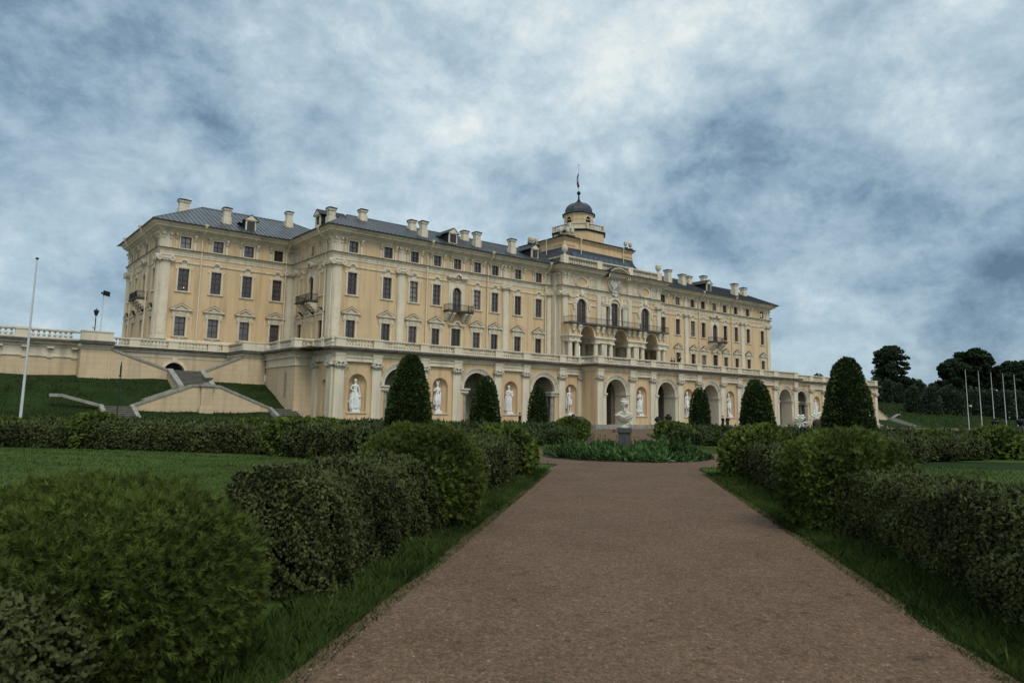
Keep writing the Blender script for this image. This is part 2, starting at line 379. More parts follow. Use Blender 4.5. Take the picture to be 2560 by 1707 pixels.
# window rows
LO = (10.41, 12.75); UP = (15.94, 18.70); AT = (21.24, 22.69); WW = 1.25
def pane_mesh(w, zb, zt, arch=False):
    mb = MB()
    if arch: mb.prism(arch_outline(w, zb, zt), 0.27, 0.29)
    else: mb.box(-w / 2, w / 2, 0.27, 0.29, zb, zt)
    return mb
def sash_mesh(w, zb, zt, rows, arch=False, t=0.085, cols=2):
    mb = MB(); y0, y1 = 0.19, 0.268
    sp = zt - w / 2 if arch else zt
    mb.box(-w / 2, -w / 2 + t, y0, y1, zb, sp); mb.box(w / 2 - t, w / 2, y0, y1, zb, sp)
    mb.box(-w / 2 + t, w / 2 - t, y0, y1, zb, zb + t)
    if arch: mb.arc(0, sp, w / 2 - t, w / 2, y0, y1)
    else: mb.box(-w / 2 + t, w / 2 - t, y0, y1, zt - t, zt)
    for c in range(1, cols):
        x = -w / 2 + w * c / cols; tt = t * 0.75 if cols == 2 or c == cols / 2 else t * 0.4
        mb.box(x - tt / 2, x + tt / 2, y0 - 0.01, y1, zb + t, zt - t)
    for i, z in enumerate(rows):
        h = 0.05 if i == len(rows) - 1 and len(rows) > 1 else 0.022
        mb.box(-w / 2 + t, w / 2 - t, y0 - 0.004, y1, z - h, z + h)
    return mb
def rect_frame(mb, w, zb, zt, fw_, y0, y1, sides='lrtb'):
    a = w / 2
    if 'l' in sides: mb.box(-a - fw_, -a, y0, y1, zb, zt)
    if 'r' in sides: mb.box(a, a + fw_, y0, y1, zb, zt)
    if 't' in sides: mb.box(-a - fw_, a + fw_, y0, y1, zt, zt + fw_)
    if 'b' in sides: mb.box(-a - fw_, a + fw_, y0, y1, zb - fw_, zb)
def surround_upper():
    mb = MB(); rect_frame(mb, WW, UP[0], UP[1], 0.22, -0.09, 0.0, 'lrt'); rect_frame(mb, WW + 0.3, UP[0] + .06, UP[1] + 0.1, 0.06, -0.13, -0.09, 'lrt')
    mb.box(-0.96, 0.96, -0.16, 0, UP[0] - 0.16, UP[0] - 0.003); mb.box(-0.90, -0.80, -0.1, 0, UP[0] + 1.0, UP[0] + 1.3)
    for s in (-1, 1): mb.box(min(s * .85, s * 1.0), max(s * .85, s * 1.0), -0.1, 0, UP[1] - 0.1, UP[1] + 0.22)
    # scrolled neck rising into the little arch of the string course
    mb.prism([(-0.62, UP[1] + .22), (0.62, UP[1] + .22), (0.36, UP[1] + .42), (0.30, UP[1] + .62), (-0.30, UP[1] + .62), (-0.36, UP[1] + .42)], -0.08, 0)
    mb.arc(0, 19.38, 0.36, 0.60, -0.17, 0.0, 0, pi, 10); mb.arc(0, 19.33, 0.0, 0.30, -0.12, 0.0, 0, pi, 8)
    return mb
def surround_lower(sill=True):
    mb = MB(); rect_frame(mb, WW, LO[0], LO[1], 0.20, -0.09, 0.0, 'lrt'); rect_frame(mb, WW + 0.28, LO[0], LO[1] + .08, 0.07, -0.12, -0.09, 'lrt')
    mb.box(-0.80, 0.80, -0.10, 0, 12.95, 13.50)
    for s in (-1, 1):
        mb.arc(s * 0.92, 13.02, 0.0, 0.16, -0.15, 0, 0, 2 * pi, 8); mb.arc(s * 0.98, 12.72, 0.0, 0.10, -0.12, 0, 0, 2 * pi, 8)
        mb.arc(s * 0.45, 13.20, 0.10, 0.18, -0.15, -0.1, 0, 2 * pi, 8)
        mb.box(min(s * .8, s * .98), max(s * .8, s * .98), -0.13, 0, 12.78, 13.4)
    mb.ball((0, -0.1, 13.2), 0.16, 6, 1.2, 0.6, 1)
    if sill:
        mb.box(-0.98, 0.98, -0.17, 0, LO[0] - 0.14, LO[0] - .003)
        mb.prism([(-0.75, LO[0] - .14), (0.75, LO[0] - .14), (0.5, LO[0] - .30), (0.18, LO[0] - .27), (0, LO[0] - .42), (-0.18, LO[0] - .27), (-0.5, LO[0] - .30)], -0.10, 0)
    return mb
def pediment(zb=13.52, w=1.32, h=0.83):
    mb = MB()
    mb.box(-w, w, -0.34, 0, zb, zb + 0.13)
    mb.prism([(-w, zb + .13), (-w + .35, zb + .13), (0, zb + h - .15), (0, zb + h)], -0.34, 0)
    mb.prism([(w, zb + .13), (0, zb + h), (0, zb + h - .15), (w - .35, zb + .13)], -0.34, 0)
    mb.prism([(-w + .34, zb + .13), (w - .34, zb + .13), (0, zb + h - .14)], -0.12, 0)
    mb.ball((0, -0.14, zb + .32), 0.15, 6, 1.1, 0.5, 1); mb.ball((-.3, -0.12, zb + .24), 0.09, 5, 1.6, 0.5, .8); mb.ball((.3, -0.12, zb + .24), 0.09, 5, 1.6, 0.5, .8)
    return mb
def flashing(zb=13.52, w=1.32, h=0.83):
    mb = MB()
    mb.prism([(-w - .05, zb + .11), (-w, zb + .135), (0, zb + h + .005), (w, zb + .135), (w + .05, zb + .11), (0, zb + h + .06)], -0.37, 0); return mb
def surround_attic():
    mb = MB(); rect_frame(mb, WW, AT[0], AT[1], 0.15, -0.07, 0.0, 'lrtb'); rect_frame(mb, WW + .2, AT[0] - .1, AT[1] + .1, 0.05, -0.10, -0.07, 'lrtb')
    for s in (-1, 1):
        x = s * 1.10
        mb.box(x - .13, x + .13, -0.08, 0, 21.1, 22.35)
        mb.prism([(x - .15, 22.35), (x + .15, 22.35), (x + .15, 22.95), (x - .15, 22.95)], -0.16, 0)
        k = len(mb.v); mb.add([(x - .14, -.16, 22.35), (x + .14, -.16, 22.35), (x + .14, -.42, 22.75), (x - .14, -.42, 22.75), (x - .14, -.16, 22.95), (x + .14, -.16, 22.95), (x + .14, -.42, 22.95), (x - .14, -.42, 22.95)],
               [(0, 1, 2, 3), (3, 2, 6, 7), (0, 3, 7, 4), (1, 5, 6, 2)])
        mb.ball((x, -0.2, 22.38), 0.11, 5)
    return mb
ME = {}
def M3(key, fn):
    if key not in ME: ME[key] = fn()
    return ME[key]
def place_window(kind, par_loc, rz, lit=False, glass=None):
    """one window: sash with pane, surround (and pediment) under it"""
    x, y = par_loc
    if kind == 'upper': a = ('sash_u', lambda: sash_mesh(WW, *UP, [UP[0] + .72, UP[0] + 1.38, UP[0] + 2.02]).mesh('sash', WOOD)); b = ('pane_u', lambda: pane_mesh(WW, *UP).mesh('pane', GLS)); c = ('sur_u', lambda: surround_upper().mesh('surround', CRM))
    if kind == 'lower': a = ('sash_l', lambda: sash_mesh(WW, *LO, [LO[0] + .78, LO[0] + 1.62]).mesh('sash', WOOD)); b = ('pane_l', lambda: pane_mesh(WW, *LO).mesh('pane', GLS)); c = ('sur_l', lambda: surround_lower().mesh('surround', CRM))
    if kind == 'attic': a = ('sash_a', lambda: sash_mesh(WW, *AT, [AT[0] + .72]).mesh('sash', WOOD)); b = ('pane_a', lambda: pane_mesh(WW, *AT).mesh('pane', GLS)); c = ('sur_a', lambda: surround_attic().mesh('surround', CRM))
    w = link('window', M3(*a), palace, (x, y, -PZ), rz)
    gi = random.choice((0, 0, 0, 1, 2, 2)); bk = (b[0] + str(gi), b[1])
    pm = M3(*bk)
    pm.materials[0] = (GLS, GLS2, GLS3)[gi]
    link('pane', pm, w); link('surround', M3(*c), w)
    if kind == 'lower':
        link('pediment', M3('ped', lambda: pediment().mesh('pediment', CRM)), w); link('flashing', M3('pedf', lambda: flashing().mesh('flashing', ROOFD)), w)
    return w
def place_blind(kind, par_loc, rz):
    x, y = par_loc
    c = {'upper': ('sur_u', lambda: surround_upper().mesh('surround', CRM)), 'lower': ('sur_l', lambda: surround_lower().mesh('surround', CRM)), 'attic': ('sur_a', lambda: surround_attic().mesh('surround', CRM))}[kind]
    w = link('blind_window', M3(*c), palace, (x, y, -PZ), rz)
    if kind == 'lower':
        link('pediment', M3('ped', lambda: pediment().mesh('pediment', CRM)), w); link('flashing', M3('pedf', lambda: flashing().mesh('flashing', ROOFD)), w)

# French window on the balcony: arched, deep frame, broken hood above
AW, AZ0, AZ1 = 1.46, 15.40, 18.66
def arch_surround(w=AW, zb=AZ0, zt=AZ1, outer=1.34):
    mb = MB(); sp = zt - w / 2
    mb.box(-outer, -w / 2 - .30, -.06, 0, zb, 19.32); mb.box(w / 2 + .30, outer, -.06, 0, zb, 19.32)
    mb.box(-w / 2 - .30, -w / 2, -.14, 0, zb, sp); mb.box(w / 2, w / 2 + .30, -.14, 0, zb, sp)
    mb.arc(0, sp, w / 2, w / 2 + .30, -.14, 0, 0, pi, 14)
    n = 10; R = w / 2 + .30
    for k in range(n):
        a0, a1 = pi * k / n, pi * (k + 1) / n
        mb.prism([(R * cos(a0), sp + R * sin(a0)), (R * cos(a1), sp + R * sin(a1)), (R * cos(a1), 19.32), (R * cos(a0), 19.32)], -.055, 0)
    mb.prism([(-.12, zt + .02), (.12, zt + .02), (.18, zt + .42), (-.18, zt + .42)], -.22, -.14)
    return mb
def hood(z=19.75, w=1.7):
    mb = MB()
    for s in (-1, 1):
        mb.box(min(s * .62, s * w), max(s * .62, s * w), -.55, 0, z + .18, z + .34); mb.box(min(s * .66, s * (w - .12)), max(s * .66, s * (w - .12)), -.42, 0, z + .06, z + .18); mb.box(min(s * .7, s * (w - .3)), max(s * .7, s * (w - .3)), -.25, 0, z - .14, z + .06)
    mb.arc(0, z + .14, .48, .72, -.55, 0, 0, pi, 12); mb.arc(0, z + .14, .0, .47, -.2, 0, 0, pi, 10); mb.ball((0, -.25, z + .32), .2, 6, 1, .6, 1.1)
    for s in (-1, 1): mb.prism([(s * .3, z - .35), (s * .9, z - .05), (s * .5, z + .1)], -.12, 0)
    return mb
def balcony_slab(hw, out):
    mb = MB(); mb.box(-hw - .08, hw + .08, -out - .08, 0, 15.22, 15.34); mb.box(-hw, hw, -out, 0, 15.10, 15.22); return mb
def balcony_consoles(hw, out, xs):
    mb = MB()
    for x in xs:
        for k in range(4): mb.box(x - .24, x + .24, -out * (1 - k * .24) + .05, 0, 15.10 - .27 * (k + 1), 15.10 - .27 * k)
        mb.arc(x, 14.3, 0, .2, -.34, 0, 0, 2 * pi, 8)
    return mb
def railing(path, z0, h, step=0.13, posts=()):
    mb = MB()
    for i in range(len(path) - 1):
        a, b = Vector((*path[i], 0)), Vector((*path[i + 1], 0)); L_ = (b - a).length; d = (b - a) / L_
        for z in (z0 + .08, z0 + h): mb.tube([a + Vector((0, 0, z)), b + Vector((0, 0, z))], .028, 4)
        mb.tube([a + Vector((0, 0, z0 + h - .16)), b + Vector((0, 0, z0 + h - .16))], .016, 4)
        n = max(2, int(L_ / step))
        for k in range(n + 1):
            p = a + d * (L_ * k / n); r = .035 if k in (0, n) else .012
            mb.tube([(p.x, p.y, z0), (p.x, p.y, z0 + h + (.06 if k in (0, n) else 0))], r, 4)
            if 0 < k < n and k % 2 == 0: mb.ball((p.x, p.y, z0 + h * .45), .045, 3)
    return mb
def add_balcony(loc, rz):
    b = link('balcony', M3('balc', lambda: balcony_slab(2.05, 1.25).mesh('balcony', STND)), palace, (loc[0], loc[1], -PZ), rz)
    for cx_ in (-1.75, -1.0, 1.0, 1.75): link('console', M3('cons', lambda: balcony_consoles(2.05, 1.2, (0,)).mesh('console', CRM)), b, (cx_, 0, 0))
    link('railing', M3('rail', lambda: railing([(-2.0, -.02), (-2.0, -1.2), (-1.2, -1.2), (1.2, -1.2), (2.0, -1.2), (2.0, -.02)], 15.34, .82).mesh('railing', IRON)), b)
def add_arch_window(loc, rz, door=True):
    w = link('french_window', M3('fw', lambda: sash_mesh(AW, AZ0, AZ1, [16.2, 17.1, AZ1 - AW / 2], True, .09, 2).mesh('french_window', WOOD)), palace, (loc[0], loc[1], -PZ), rz)
    link('pane', M3('fwp', lambda: pane_mesh(AW, AZ0, AZ1, True).mesh('pane', GLS)), w)
    link('surround', M3('fws', lambda: arch_surround().mesh('surround', CRM)), w)
    link('hood', M3('fwh', lambda: hood().mesh('hood', CRM)), w)
def add_door(loc, rz):
    """panelled door below the balcony, arched broken hood"""
    z0, z1, w = 10.0, 13.0, 1.55
    d = link('door', M3('door', lambda: sash_mesh(w, z0, z1, [z0 + .9, z0 + 1.6, z0 + 2.3], False, .12, 2).mesh('door', WOOD)), palace, (loc[0], loc[1], -PZ), rz)
    link('pane', M3('doorp', lambda: pane_mesh(w, z0, z1).mesh('pane', GLSD)), d)
    def sur():
        mb = MB(); rect_frame(mb, w, z0, z1, .28, -.10, 0, 'lrt'); rect_frame(mb, w + .36, z0, z1 + .12, .06, -.14, -.1, 'lrt')
        for s in (-1, 1): mb.box(min(s * .62, s * 1.35), max(s * .62, s * 1.35), -.4, 0, 13.42, 13.56); mb.box(min(s * .62, s * 1.2), max(s * .62, s * 1.2), -.25, 0, 13.30, 13.42)
        mb.arc(0, 13.42, .46, .66, -.4, 0, 0, pi, 12); mb.arc(0, 13.42, 0, .45, -.1, 0, 0, pi, 10); mb.arc(0, 13.42, .12, .3, -.18, -.1, 0, pi, 8)
        return mb
    link('surround', M3('doors', lambda: sur().mesh('surround', CRM)), d)

# ---- walls ----
wl = MB(); HX = [45.0, 40.10, 36.13, 32.57, 29.28, 25.84, 22.69, 18.42, 14.41]
for s in (-1, 1):
    ops = []
    for i, x in enumerate(HX):
        ops.append((s * x, WW, AT[0], AT[1], False))
        if i == 4: ops += [(s * x, AW, AZ0, AZ1, True), (s * x, 1.55, 10.0, 13.0, False)]
        else: ops += [(s * x, WW, UP[0], UP[1], False), (s * x, WW, LO[0], LO[1], False)]
    a, b = (-XC, -XR) if s < 0 else (XR, XC)
    wl = MB(); wall(wl, a, b, ZF, 23.4, ops); ppart(wl, 'front_wall', YEL)
def local_wall(x0, x1, ops, loc, rz, name='wing_wall', z1=23.4):
    mb = MB(); wall(mb, x0, x1, ZF, z1, ops); return ppart(mb, name, YEL, (loc[0], loc[1], 0), rz)
# left return (faces -X): local x runs towards -Y, origin at the front corner; world y = -x
RZ = -pi / 2
ret = [(-2.75, 'w'), (-5.98, 'm'), (-9.2, 'e')]
ops = [(-5.98, .8, 21.3, 22.75, True), (-5.98, AW, AZ0, AZ1, True), (-2.75, WW, *LO, False), (-9.2, WW, *LO, False)]
local_wall(-YD, 0, ops, (-XC, 0), RZ)
for x in (-2.75, -9.2):
    place_window('lower', (-XC, -x), RZ); place_blind('upper', (-XC, -x), RZ); place_blind('attic', (-XC, -x), RZ)
place_blind('lower', (-XC, 5.98), RZ)
add_arch_window((-XC, 5.98), RZ); add_balcony((-XC, 5.98), RZ)
aw = link('arched_window', pane_mesh(.8, 21.3, 22.75, True).mesh('arched_window', GLSD), palace, (-XC, 5.98, -PZ), RZ)
mbx = MB(); mbx.arc(0, 22.35, .4, .55, -.08, 0); mbx.box(-.55, -.4, -.08, 0, 21.3, 22.35); mbx.box(.4, .55, -.08, 0, 21.3, 22.35); mbx.box(-.6, .6, -.12, 0, 21.18, 21.3); link('surround', mbx.mesh('surround', CRM), aw)
# recessed wing front
RX = [-61.64, -57.76, -53.87, -49.92]
ops = []
for i, x in enumerate(RX):
    ops += [(x, WW, *AT, False), (x, WW, *UP, False), (x, WW, *LO, False)]
local_wall(-XS, -XC, ops, (0, YD), 0)
for x in RX:
    place_window('attic', (x, YD), 0); place_window('upper', (x, YD), 0); place_window('lower', (x, YD), 0)
local_wall(XC, XS, [], (0, YD), 0)
local_wall(0, YD, [], (XC, 0), pi / 2); local_wall(0, YB - YD, [], (XS, YD), pi / 2)
# west end (faces -X)
SY = [14.3, 19.1, 23.9, 27.3]
ops = []
for i, y in enumerate(SY):
    ops += [(-y, WW, *AT, False), (-y, WW, *LO, False)]
    ops.append((-y, AW, AZ0, AZ1, True) if i == 1 else (-y, WW, *UP, False))
local_wall(-YB, -YD, ops, (-XS, 0), RZ)
for i, y in enumerate(SY):
    place_window('attic', (-XS, y), RZ); place_window('lower', (-XS, y), RZ)
    if i == 1: add_arch_window((-XS, y), RZ); add_balcony((-XS, y), RZ)
    else: place_window('upper', (-XS, y), RZ)
# front windows
for s in (-1, 1):
    for i, x in enumerate(HX):
        place_window('attic', (s * x, 0), 0)
        if i == 4:
            add_arch_window((s * x, 0), 0); add_balcony((s * x, 0), 0); add_door((s * x, 0), 0)
        else: place_window('upper', (s * x, 0), 0); place_window('lower', (s * x, 0), 0)

# ---- mouldings swept round the building ----
def foot(off=0): return FOOT
mb = MB()
mb.sweep(FOOT, [(0, 22.93), (.10, 22.95), (.10, 23.08), (.22, 23.12), (.26, 23.26), (.55, 23.36), (.58, 23.46), (.90, 23.52), (.92, 23.72), (1.05, 23.76), (1.22, 23.93), (1.36, 23.97), (1.36, 24.04), (0, 24.2)])
ppart(mb, 'cornice', CRM)
mb = MB(); mb.sweep(FOOT, [(1.30, 24.045), (1.46, 24.0), (1.50, 24.02), (1.50, 24.12), (1.1, 24.22)]); ppart(mb, 'gutter', ROOFD)
mb = MB(); mb.sweep(FOOT, [(0, 20.20), (.07, 20.21), (.08, 20.44), (.12, 20.46), (.13, 20.68), (.20, 20.74), (.22, 20.86), (.36, 20.93), (.38, 21.0), (0, 21.04)]); ppart(mb, 'belt_course', CRM)
mb = MB(); mb.sweep(FOOT, [(0, 21.045), (.41, 20.96), (.44, 21.03), (.0, 21.12)]); ppart(mb, 'belt_flashing', ROOFD)
mb = MB(); mb.sweep(FOOT, [(0, 19.32), (.07, 19.33), (.12, 19.42), (.12, 19.54), (0, 19.58)]); ppart(mb, 'string_course', CRM)
mb = MB(); mb.sweep(FOOT, [(0, 7.8), (.18, 7.81), (.18, 9.82), (.10, 9.95), (0, 9.97)]); ppart(mb, 'plinth', CRM)
# ---- pilasters ----
def pilaster(w):
    mb = MB(); a = w / 2
    mb.box(-a, a, -.14, 0, 9.97, 19.28); mb.box(-a + .12, a - .12, -.17, -.14, 10.6, 19.1)
    mb.box(-a - .14, a + .14, -.30, 0, 9.9, 10.08); mb.box(-a - .08, a + .08, -.24, 0, 10.08, 10.3)
    mb.box(-a, a, -.10, 0, 21.05, 22.93); return mb
def attic_brackets(w):
    mb = MB(); a = w / 2
    for x in (0,):
        mb.box(x - .12, x + .12, -.2, -.10, 22.3, 22.93); mb.box(x - .13, x + .13, -.42, -.1, 22.65, 22.93); mb.ball((x, -.2, 22.3), .11, 5)
        mb.box(x - .07, x + .07, -.13, -.1, 21.2, 22.3)
    return mb
def ionic(w):
    mb = MB(); a = w / 2
    mb.box(-a - .22, a + .22, -.52, 0, 20.08, 20.19); mb.box(-a - .12, a + .12, -.44, 0, 19.72, 20.08); mb.box(-a - .04, a + .04, -.34, 0, 19.52, 19.72)
    for s in (-1, 1):
        x = s * (a + .12)
        mb.arc(x, 19.76, .16, .34, -.52, 0, 0, 2 * pi, 14); mb.arc(x, 19.76, 0, .10, -.56, 0, 0, 2 * pi, 8); mb.arc(x, 19.76, .1, .16, -.44, 0, 0, 2 * pi, 10)
    n = 7
    for k in range(n): mb.ball((-a + (k + .5) * w / n, -.34, 19.52), .075, 4)
    mb.box(-a - .03, a + .03, -.2, 0, 19.3, 19.42)
    for k in range(9): mb.box(-a + k * w / 9 + .02, -a + k * w / 9 + .09, -.18, -.12, 19.0, 19.28)
    return mb
def add_pilaster(x, y, w, rz=0.0, cap=True):
    k = ('pil', round(w, 2))
    p = link('pilaster', M3(k, lambda: pilaster(w).mesh('pilaster', CRM)), palace, (x, y, -PZ), rz)
    for bx_ in (-w / 2 + .16, w / 2 - .16): link('bracket', M3('ab', lambda: attic_brackets(1).mesh('bracket', CRM)), p, (bx_, 0, 0))
    if cap: link('capital', M3(('cap', round(w, 2)), lambda: ionic(w).mesh('capital', CRM)), p)
for s in (-1, 1):
    for x, w in ((47.05, 1.17), (38.05, 1.12), (20.74, 1.06), (12.35, .9)): add_pilaster(s * x, 0, w)
add_pilaster(-63.85, YD, 1.17); add_pilaster(-48.2, YD, 1.0)
add_pilaster(-XC, .62, 1.17, RZ); add_pilaster(-XC, YD - .65, 1.17, RZ)
add_pilaster(-XS, YD + .62, 1.17, RZ); add_pilaster(-XS, YB - .62, 1.17, RZ)
add_pilaster(XS, YD + .62, 1.17, pi / 2)
# attic panels between the small windows
def panel(mb, x0, x1, y, z0=21.3, z1=22.75, t=.045, d=.02):
    xm = (x0 + x1) / 2
    mb.box(x0, x0 + t, y - d, y, z0, z1); mb.box(x1 - t, x1, y - d, y, z0, z1)
    mb.box(x0 + t, xm - .3, y - d, y, z1 - t, z1); mb.box(xm + .3, x1 - t, y - d, y, z1 - t, z1)
    mb.arc(xm, z1 - t / 2, .28, .32, y - d, y, pi, 2 * pi, 8)
for s in (-1, 1):
    for a, b in ((43.5, 41.6), (38.3, 37.7), (34.9, 33.8), (31.4, 30.5), (28.1, 27.1), (24.7, 23.9), (17.1, 15.8)):
        if a - b > .8: mb = MB(); panel(mb, min(s * a, s * b), max(s * a, s * b), -.002); ppart(mb, 'attic_panel', CRMD)
for a, b in ((-60.3, -59.1), (-56.4, -55.2), (-52.5, -51.3)): mb = MB(); panel(mb, a, b, YD - .002); ppart(mb, 'attic_panel', CRMD)
# ---- downpipes ----
def downpipe(x, y, rz=0.0, zb=9.97):
    def mk():
        mb = MB(); mb.tube([(0, -1.5, 23.9), (0, -1.4, 23.5), (0, -.30, 22.6), (0, -.28, 22.4), (0, -.28, 9.5)], .085, 7)
        mb.lathe([(.10, 0), (.24, .25), (.26, .42)], 8, (0, -1.55, 23.85))
        for z in (12, 15, 18, 20.4): mb.lathe([(.11, 0), (.11, .08)], 7, (0, -.28, z))
        return mb.mesh('downpipe', CRM, True)
    link('downpipe', M3('dp', mk), palace, (x, y, -PZ), rz)
for x in (-34.25, -24.15, 34.4, 24.3, -13.2): downpipe(x, 0)
downpipe(-59.75, YD); downpipe(-48.9, YD); downpipe(-XC, 1.5, RZ); downpipe(-XS, 16.6, RZ); downpipe(-XS, 25.4, RZ)

# ---- central risalit ----
mb = MB()
wall(mb, -XR, XR, 15.2, 23.4, [(-7.36, 2.05, 15.5, 19.32, True), (7.36, 2.05, 15.5, 19.32, True), (0, 1.75, 15.5, 19.62, True), (-1.62, .62, 15.5, 18.7, False), (1.62, .62, 15.5, 18.7, False)], YR, .45)
for s in (-1, 1): mb.add([(s * XR, YR, ZF), (s * XR, 0, ZF), (s * XR, 0, 23.4), (s * XR, YR, 23.4)], [(0, 1, 2, 3)])
ppart(mb, 'central_wall', YEL)
def big_window(x, w, zt):
    b = ppart(sash_mesh(w, 15.5, zt, [16.3, 17.0, 17.7, zt - w / 2], True, .13, 4), 'french_window', WOOD, (x, YR, 0))
    link('pane', pane_mesh(w, 15.5, zt, True).mesh('pane', GLS), b); return b
for s in (-1, 1):
    b = big_window(s * 7.36, 2.05, 19.32)
    mb = MB(); w = 2.05; sp = 19.32 - w / 2
    mb.arc(0, sp, w / 2, w / 2 + .36, -.16, 0, 0, pi, 16)
    for q in (-1, 1):
        mb.box(min(q * w / 2, q * (w / 2 + .36)), max(q * w / 2, q * (w / 2 + .36)), -.14, 0, 15.4, sp); mb.box(min(q * (w / 2 + .36), q * 1.75), max(q * (w / 2 + .36), q * 1.75), -.07, 0, 15.4, sp - .1)
        mb.arc(q * 1.6, sp - .1, 0, .26, -.22, 0, 0, 2 * pi, 10); mb.ball((q * 1.62, -.15, sp - .55), .2, 6, .8, .6, 1.6)
        mb.prism([(q * 1.38, sp + .2), (q * 1.0, sp + .95), (q * .35, 19.95), (q * .2, 20.4), (q * .55, 20.5), (q * .75, 20.1), (q * 1.3, 19.5), (q * 1.62, sp + .3)], -.12, 0)
    mb.ball((0, -.2, 20.05), .38, 7, 1, .5, 1.3); mb.arc(0, 20.5, .0, .3, -.25, 0, 0, 2 * pi, 10)
    link('surround', mb.mesh('surround', CRM), b)
b = big_window(0, 1.75, 19.62)
mb = MB(); w = 1.75; sp = 19.62 - w / 2
mb.arc(0, sp, w / 2, w / 2 + .2, -.10, 0, 0, pi, 16); mb.arc(0, sp + .06, w / 2 + .28, w / 2 + .62, -.30, 0, 0, pi, 16)
for q in (-1, 1):
    mb.box(min(q * 1.0, q * 3.0), max(q * 1.0, q * 3.0), -.32, 0, 18.98, 19.18); mb.box(min(q * 1.05, q * 2.95), max(q * 1.05, q * 2.95), -.22, 0, 18.72, 18.98)
    mb.box(min(q * 1.95, q * 3.0), max(q * 1.95, q * 3.0), -.12, 0, 15.4, 18.72); mb.box(min(q * 2.2, q * 2.7), max(q * 2.2, q * 2.7), -.16, -.12, 15.8, 18.5)
    mb.box(min(q * 1.5, q * 2.0), max(q * 1.5, q * 2.0), -.1, 0, 19.2, 20.18); mb.box(min(q * 2.3, q * 2.85), max(q * 2.3, q * 2.85), -.08, 0, 19.3, 20.1)
link('surround', mb.mesh('surround', CRM), b)
for q in (-1, 1):
    mb = MB(); mb.box(-.31, .31, .27, .29, 15.5, 18.7); p_ = link('side_light', mb.mesh('side_light', GLSD), b, (q * 1.62, 0, 0))
    mb = MB(); mb.lathe([(.24, 15.4), (.24, 15.55), (.17, 15.7), (.15, 18.3), (.17, 18.35), (.24, 18.6), (.24, 18.72)], 10, (q * 1.12, -.22, 0)); link('column', mb.mesh('column', WHT, True), b)
for s in (-1, 1):
    add_pilaster(s * 10.8, YR, 1.06); 
    mb = MB(); mb.box(-.48, .48, -.14, 0, 15.35, 20.2); mb.box(-.48, .48, -.10, 0, 21.05, 22.93); mb.box(-.36, .36, -.17, -.14, 15.6, 20.0); ppart(mb, 'pilaster', CRM, (s * 3.6, YR, 0))
add_pilaster(-XR, YR + .75, .9, RZ, True)
for a, b_ in ((-XR - .5, -XR + .2), (XR - .2, XR + .5)): mb = MB(); mb.box(a, b_, -.9, -.15, 9.97, 23.0); ppart(mb, 'corner_pier', CRM)
# string band and frieze of the centre
for a, b_ in ((-10.2, -9.05), (-5.65, -4.15), (4.15, 5.65), (9.05, 10.2)): mb = MB(); mb.box(a, b_, YR - .12, YR, 18.35, 18.62); ppart(mb, 'window_band', CRM)
for s in (-1, 1):
    mb = MB(); mb.arc(0, 21.95, 1.06, 1.28, -.16, 0, 0, 2 * pi, 28, .66, .86); mb.arc(0, 21.95, 1.30, 1.54, -.10, 0, 0, 2 * pi, 28, .88, 1.0)
    ppart(mb, 'oval_panel', CRM, (s * 7.32, YR, 0))
# cream attic field with square panels left as recesses
for s in (-1, 1):
    for a, b_ in ((3.1 + 1.0, 5.75), (8.88, 10.25)):
        x0, x1 = min(s * a, s * b_), max(s * a, s * b_); mb = MB()
        mb.box(x0, x1, YR - .05, YR, 21.1, 21.35); mb.box(x0, x1, YR - .05, YR, 22.62, 22.93); mb.box(x0, x0 + .3, YR - .05, YR, 21.35, 22.62); mb.box(x1 - .2, x1, YR - .05, YR, 21.35, 22.62)
        mb.box(x0 + .42, x1 - .34, YR - .03, YR, 21.5, 22.46); ppart(mb, 'attic_panel', CRM)
    x0, x1 = min(s * 1.9, s * 3.1), max(s * 1.9, s * 3.1); mb = MB(); mb.box(x0, x1, YR - .05, YR, 21.1, 21.3); mb.box(x0 + .15, x1 - .15, YR - .04, YR, 21.4, 22.2); ppart(mb, 'attic_panel', CRM)
# arched gable breaking the cornice
mb = MB()
def gable_prof(n=20):
    return [(2.75 * -cos(pi * k / n), 23.35 + 1.62 * sin(pi * k / n)) for k in range(n + 1)]
for (dr, y0, th_) in ((0, -3.30, .18), (.18, -3.05, .2), (.38, -2.75, .22), (.60, -2.4, .2)):
    mb.arc(0, 23.25, 2.6 - dr - th_, 2.6 - dr, y0, YR, 0, pi, 24, 1.78 - dr - th_, 1.78 - dr)
mb.arc(0, 23.3, 0.02, 2.2, YR - .03, YR + .3, 0, pi, 20, .02, 1.4)
ppart(mb, 'arched_gable', CRM)
mb = MB(); mb.arc(0, 23.26, 2.6, 2.66, -3.36, YR + .8, 0, pi, 24, 1.79, 1.84); ppart(mb, 'gable_flashing', ROOFD)
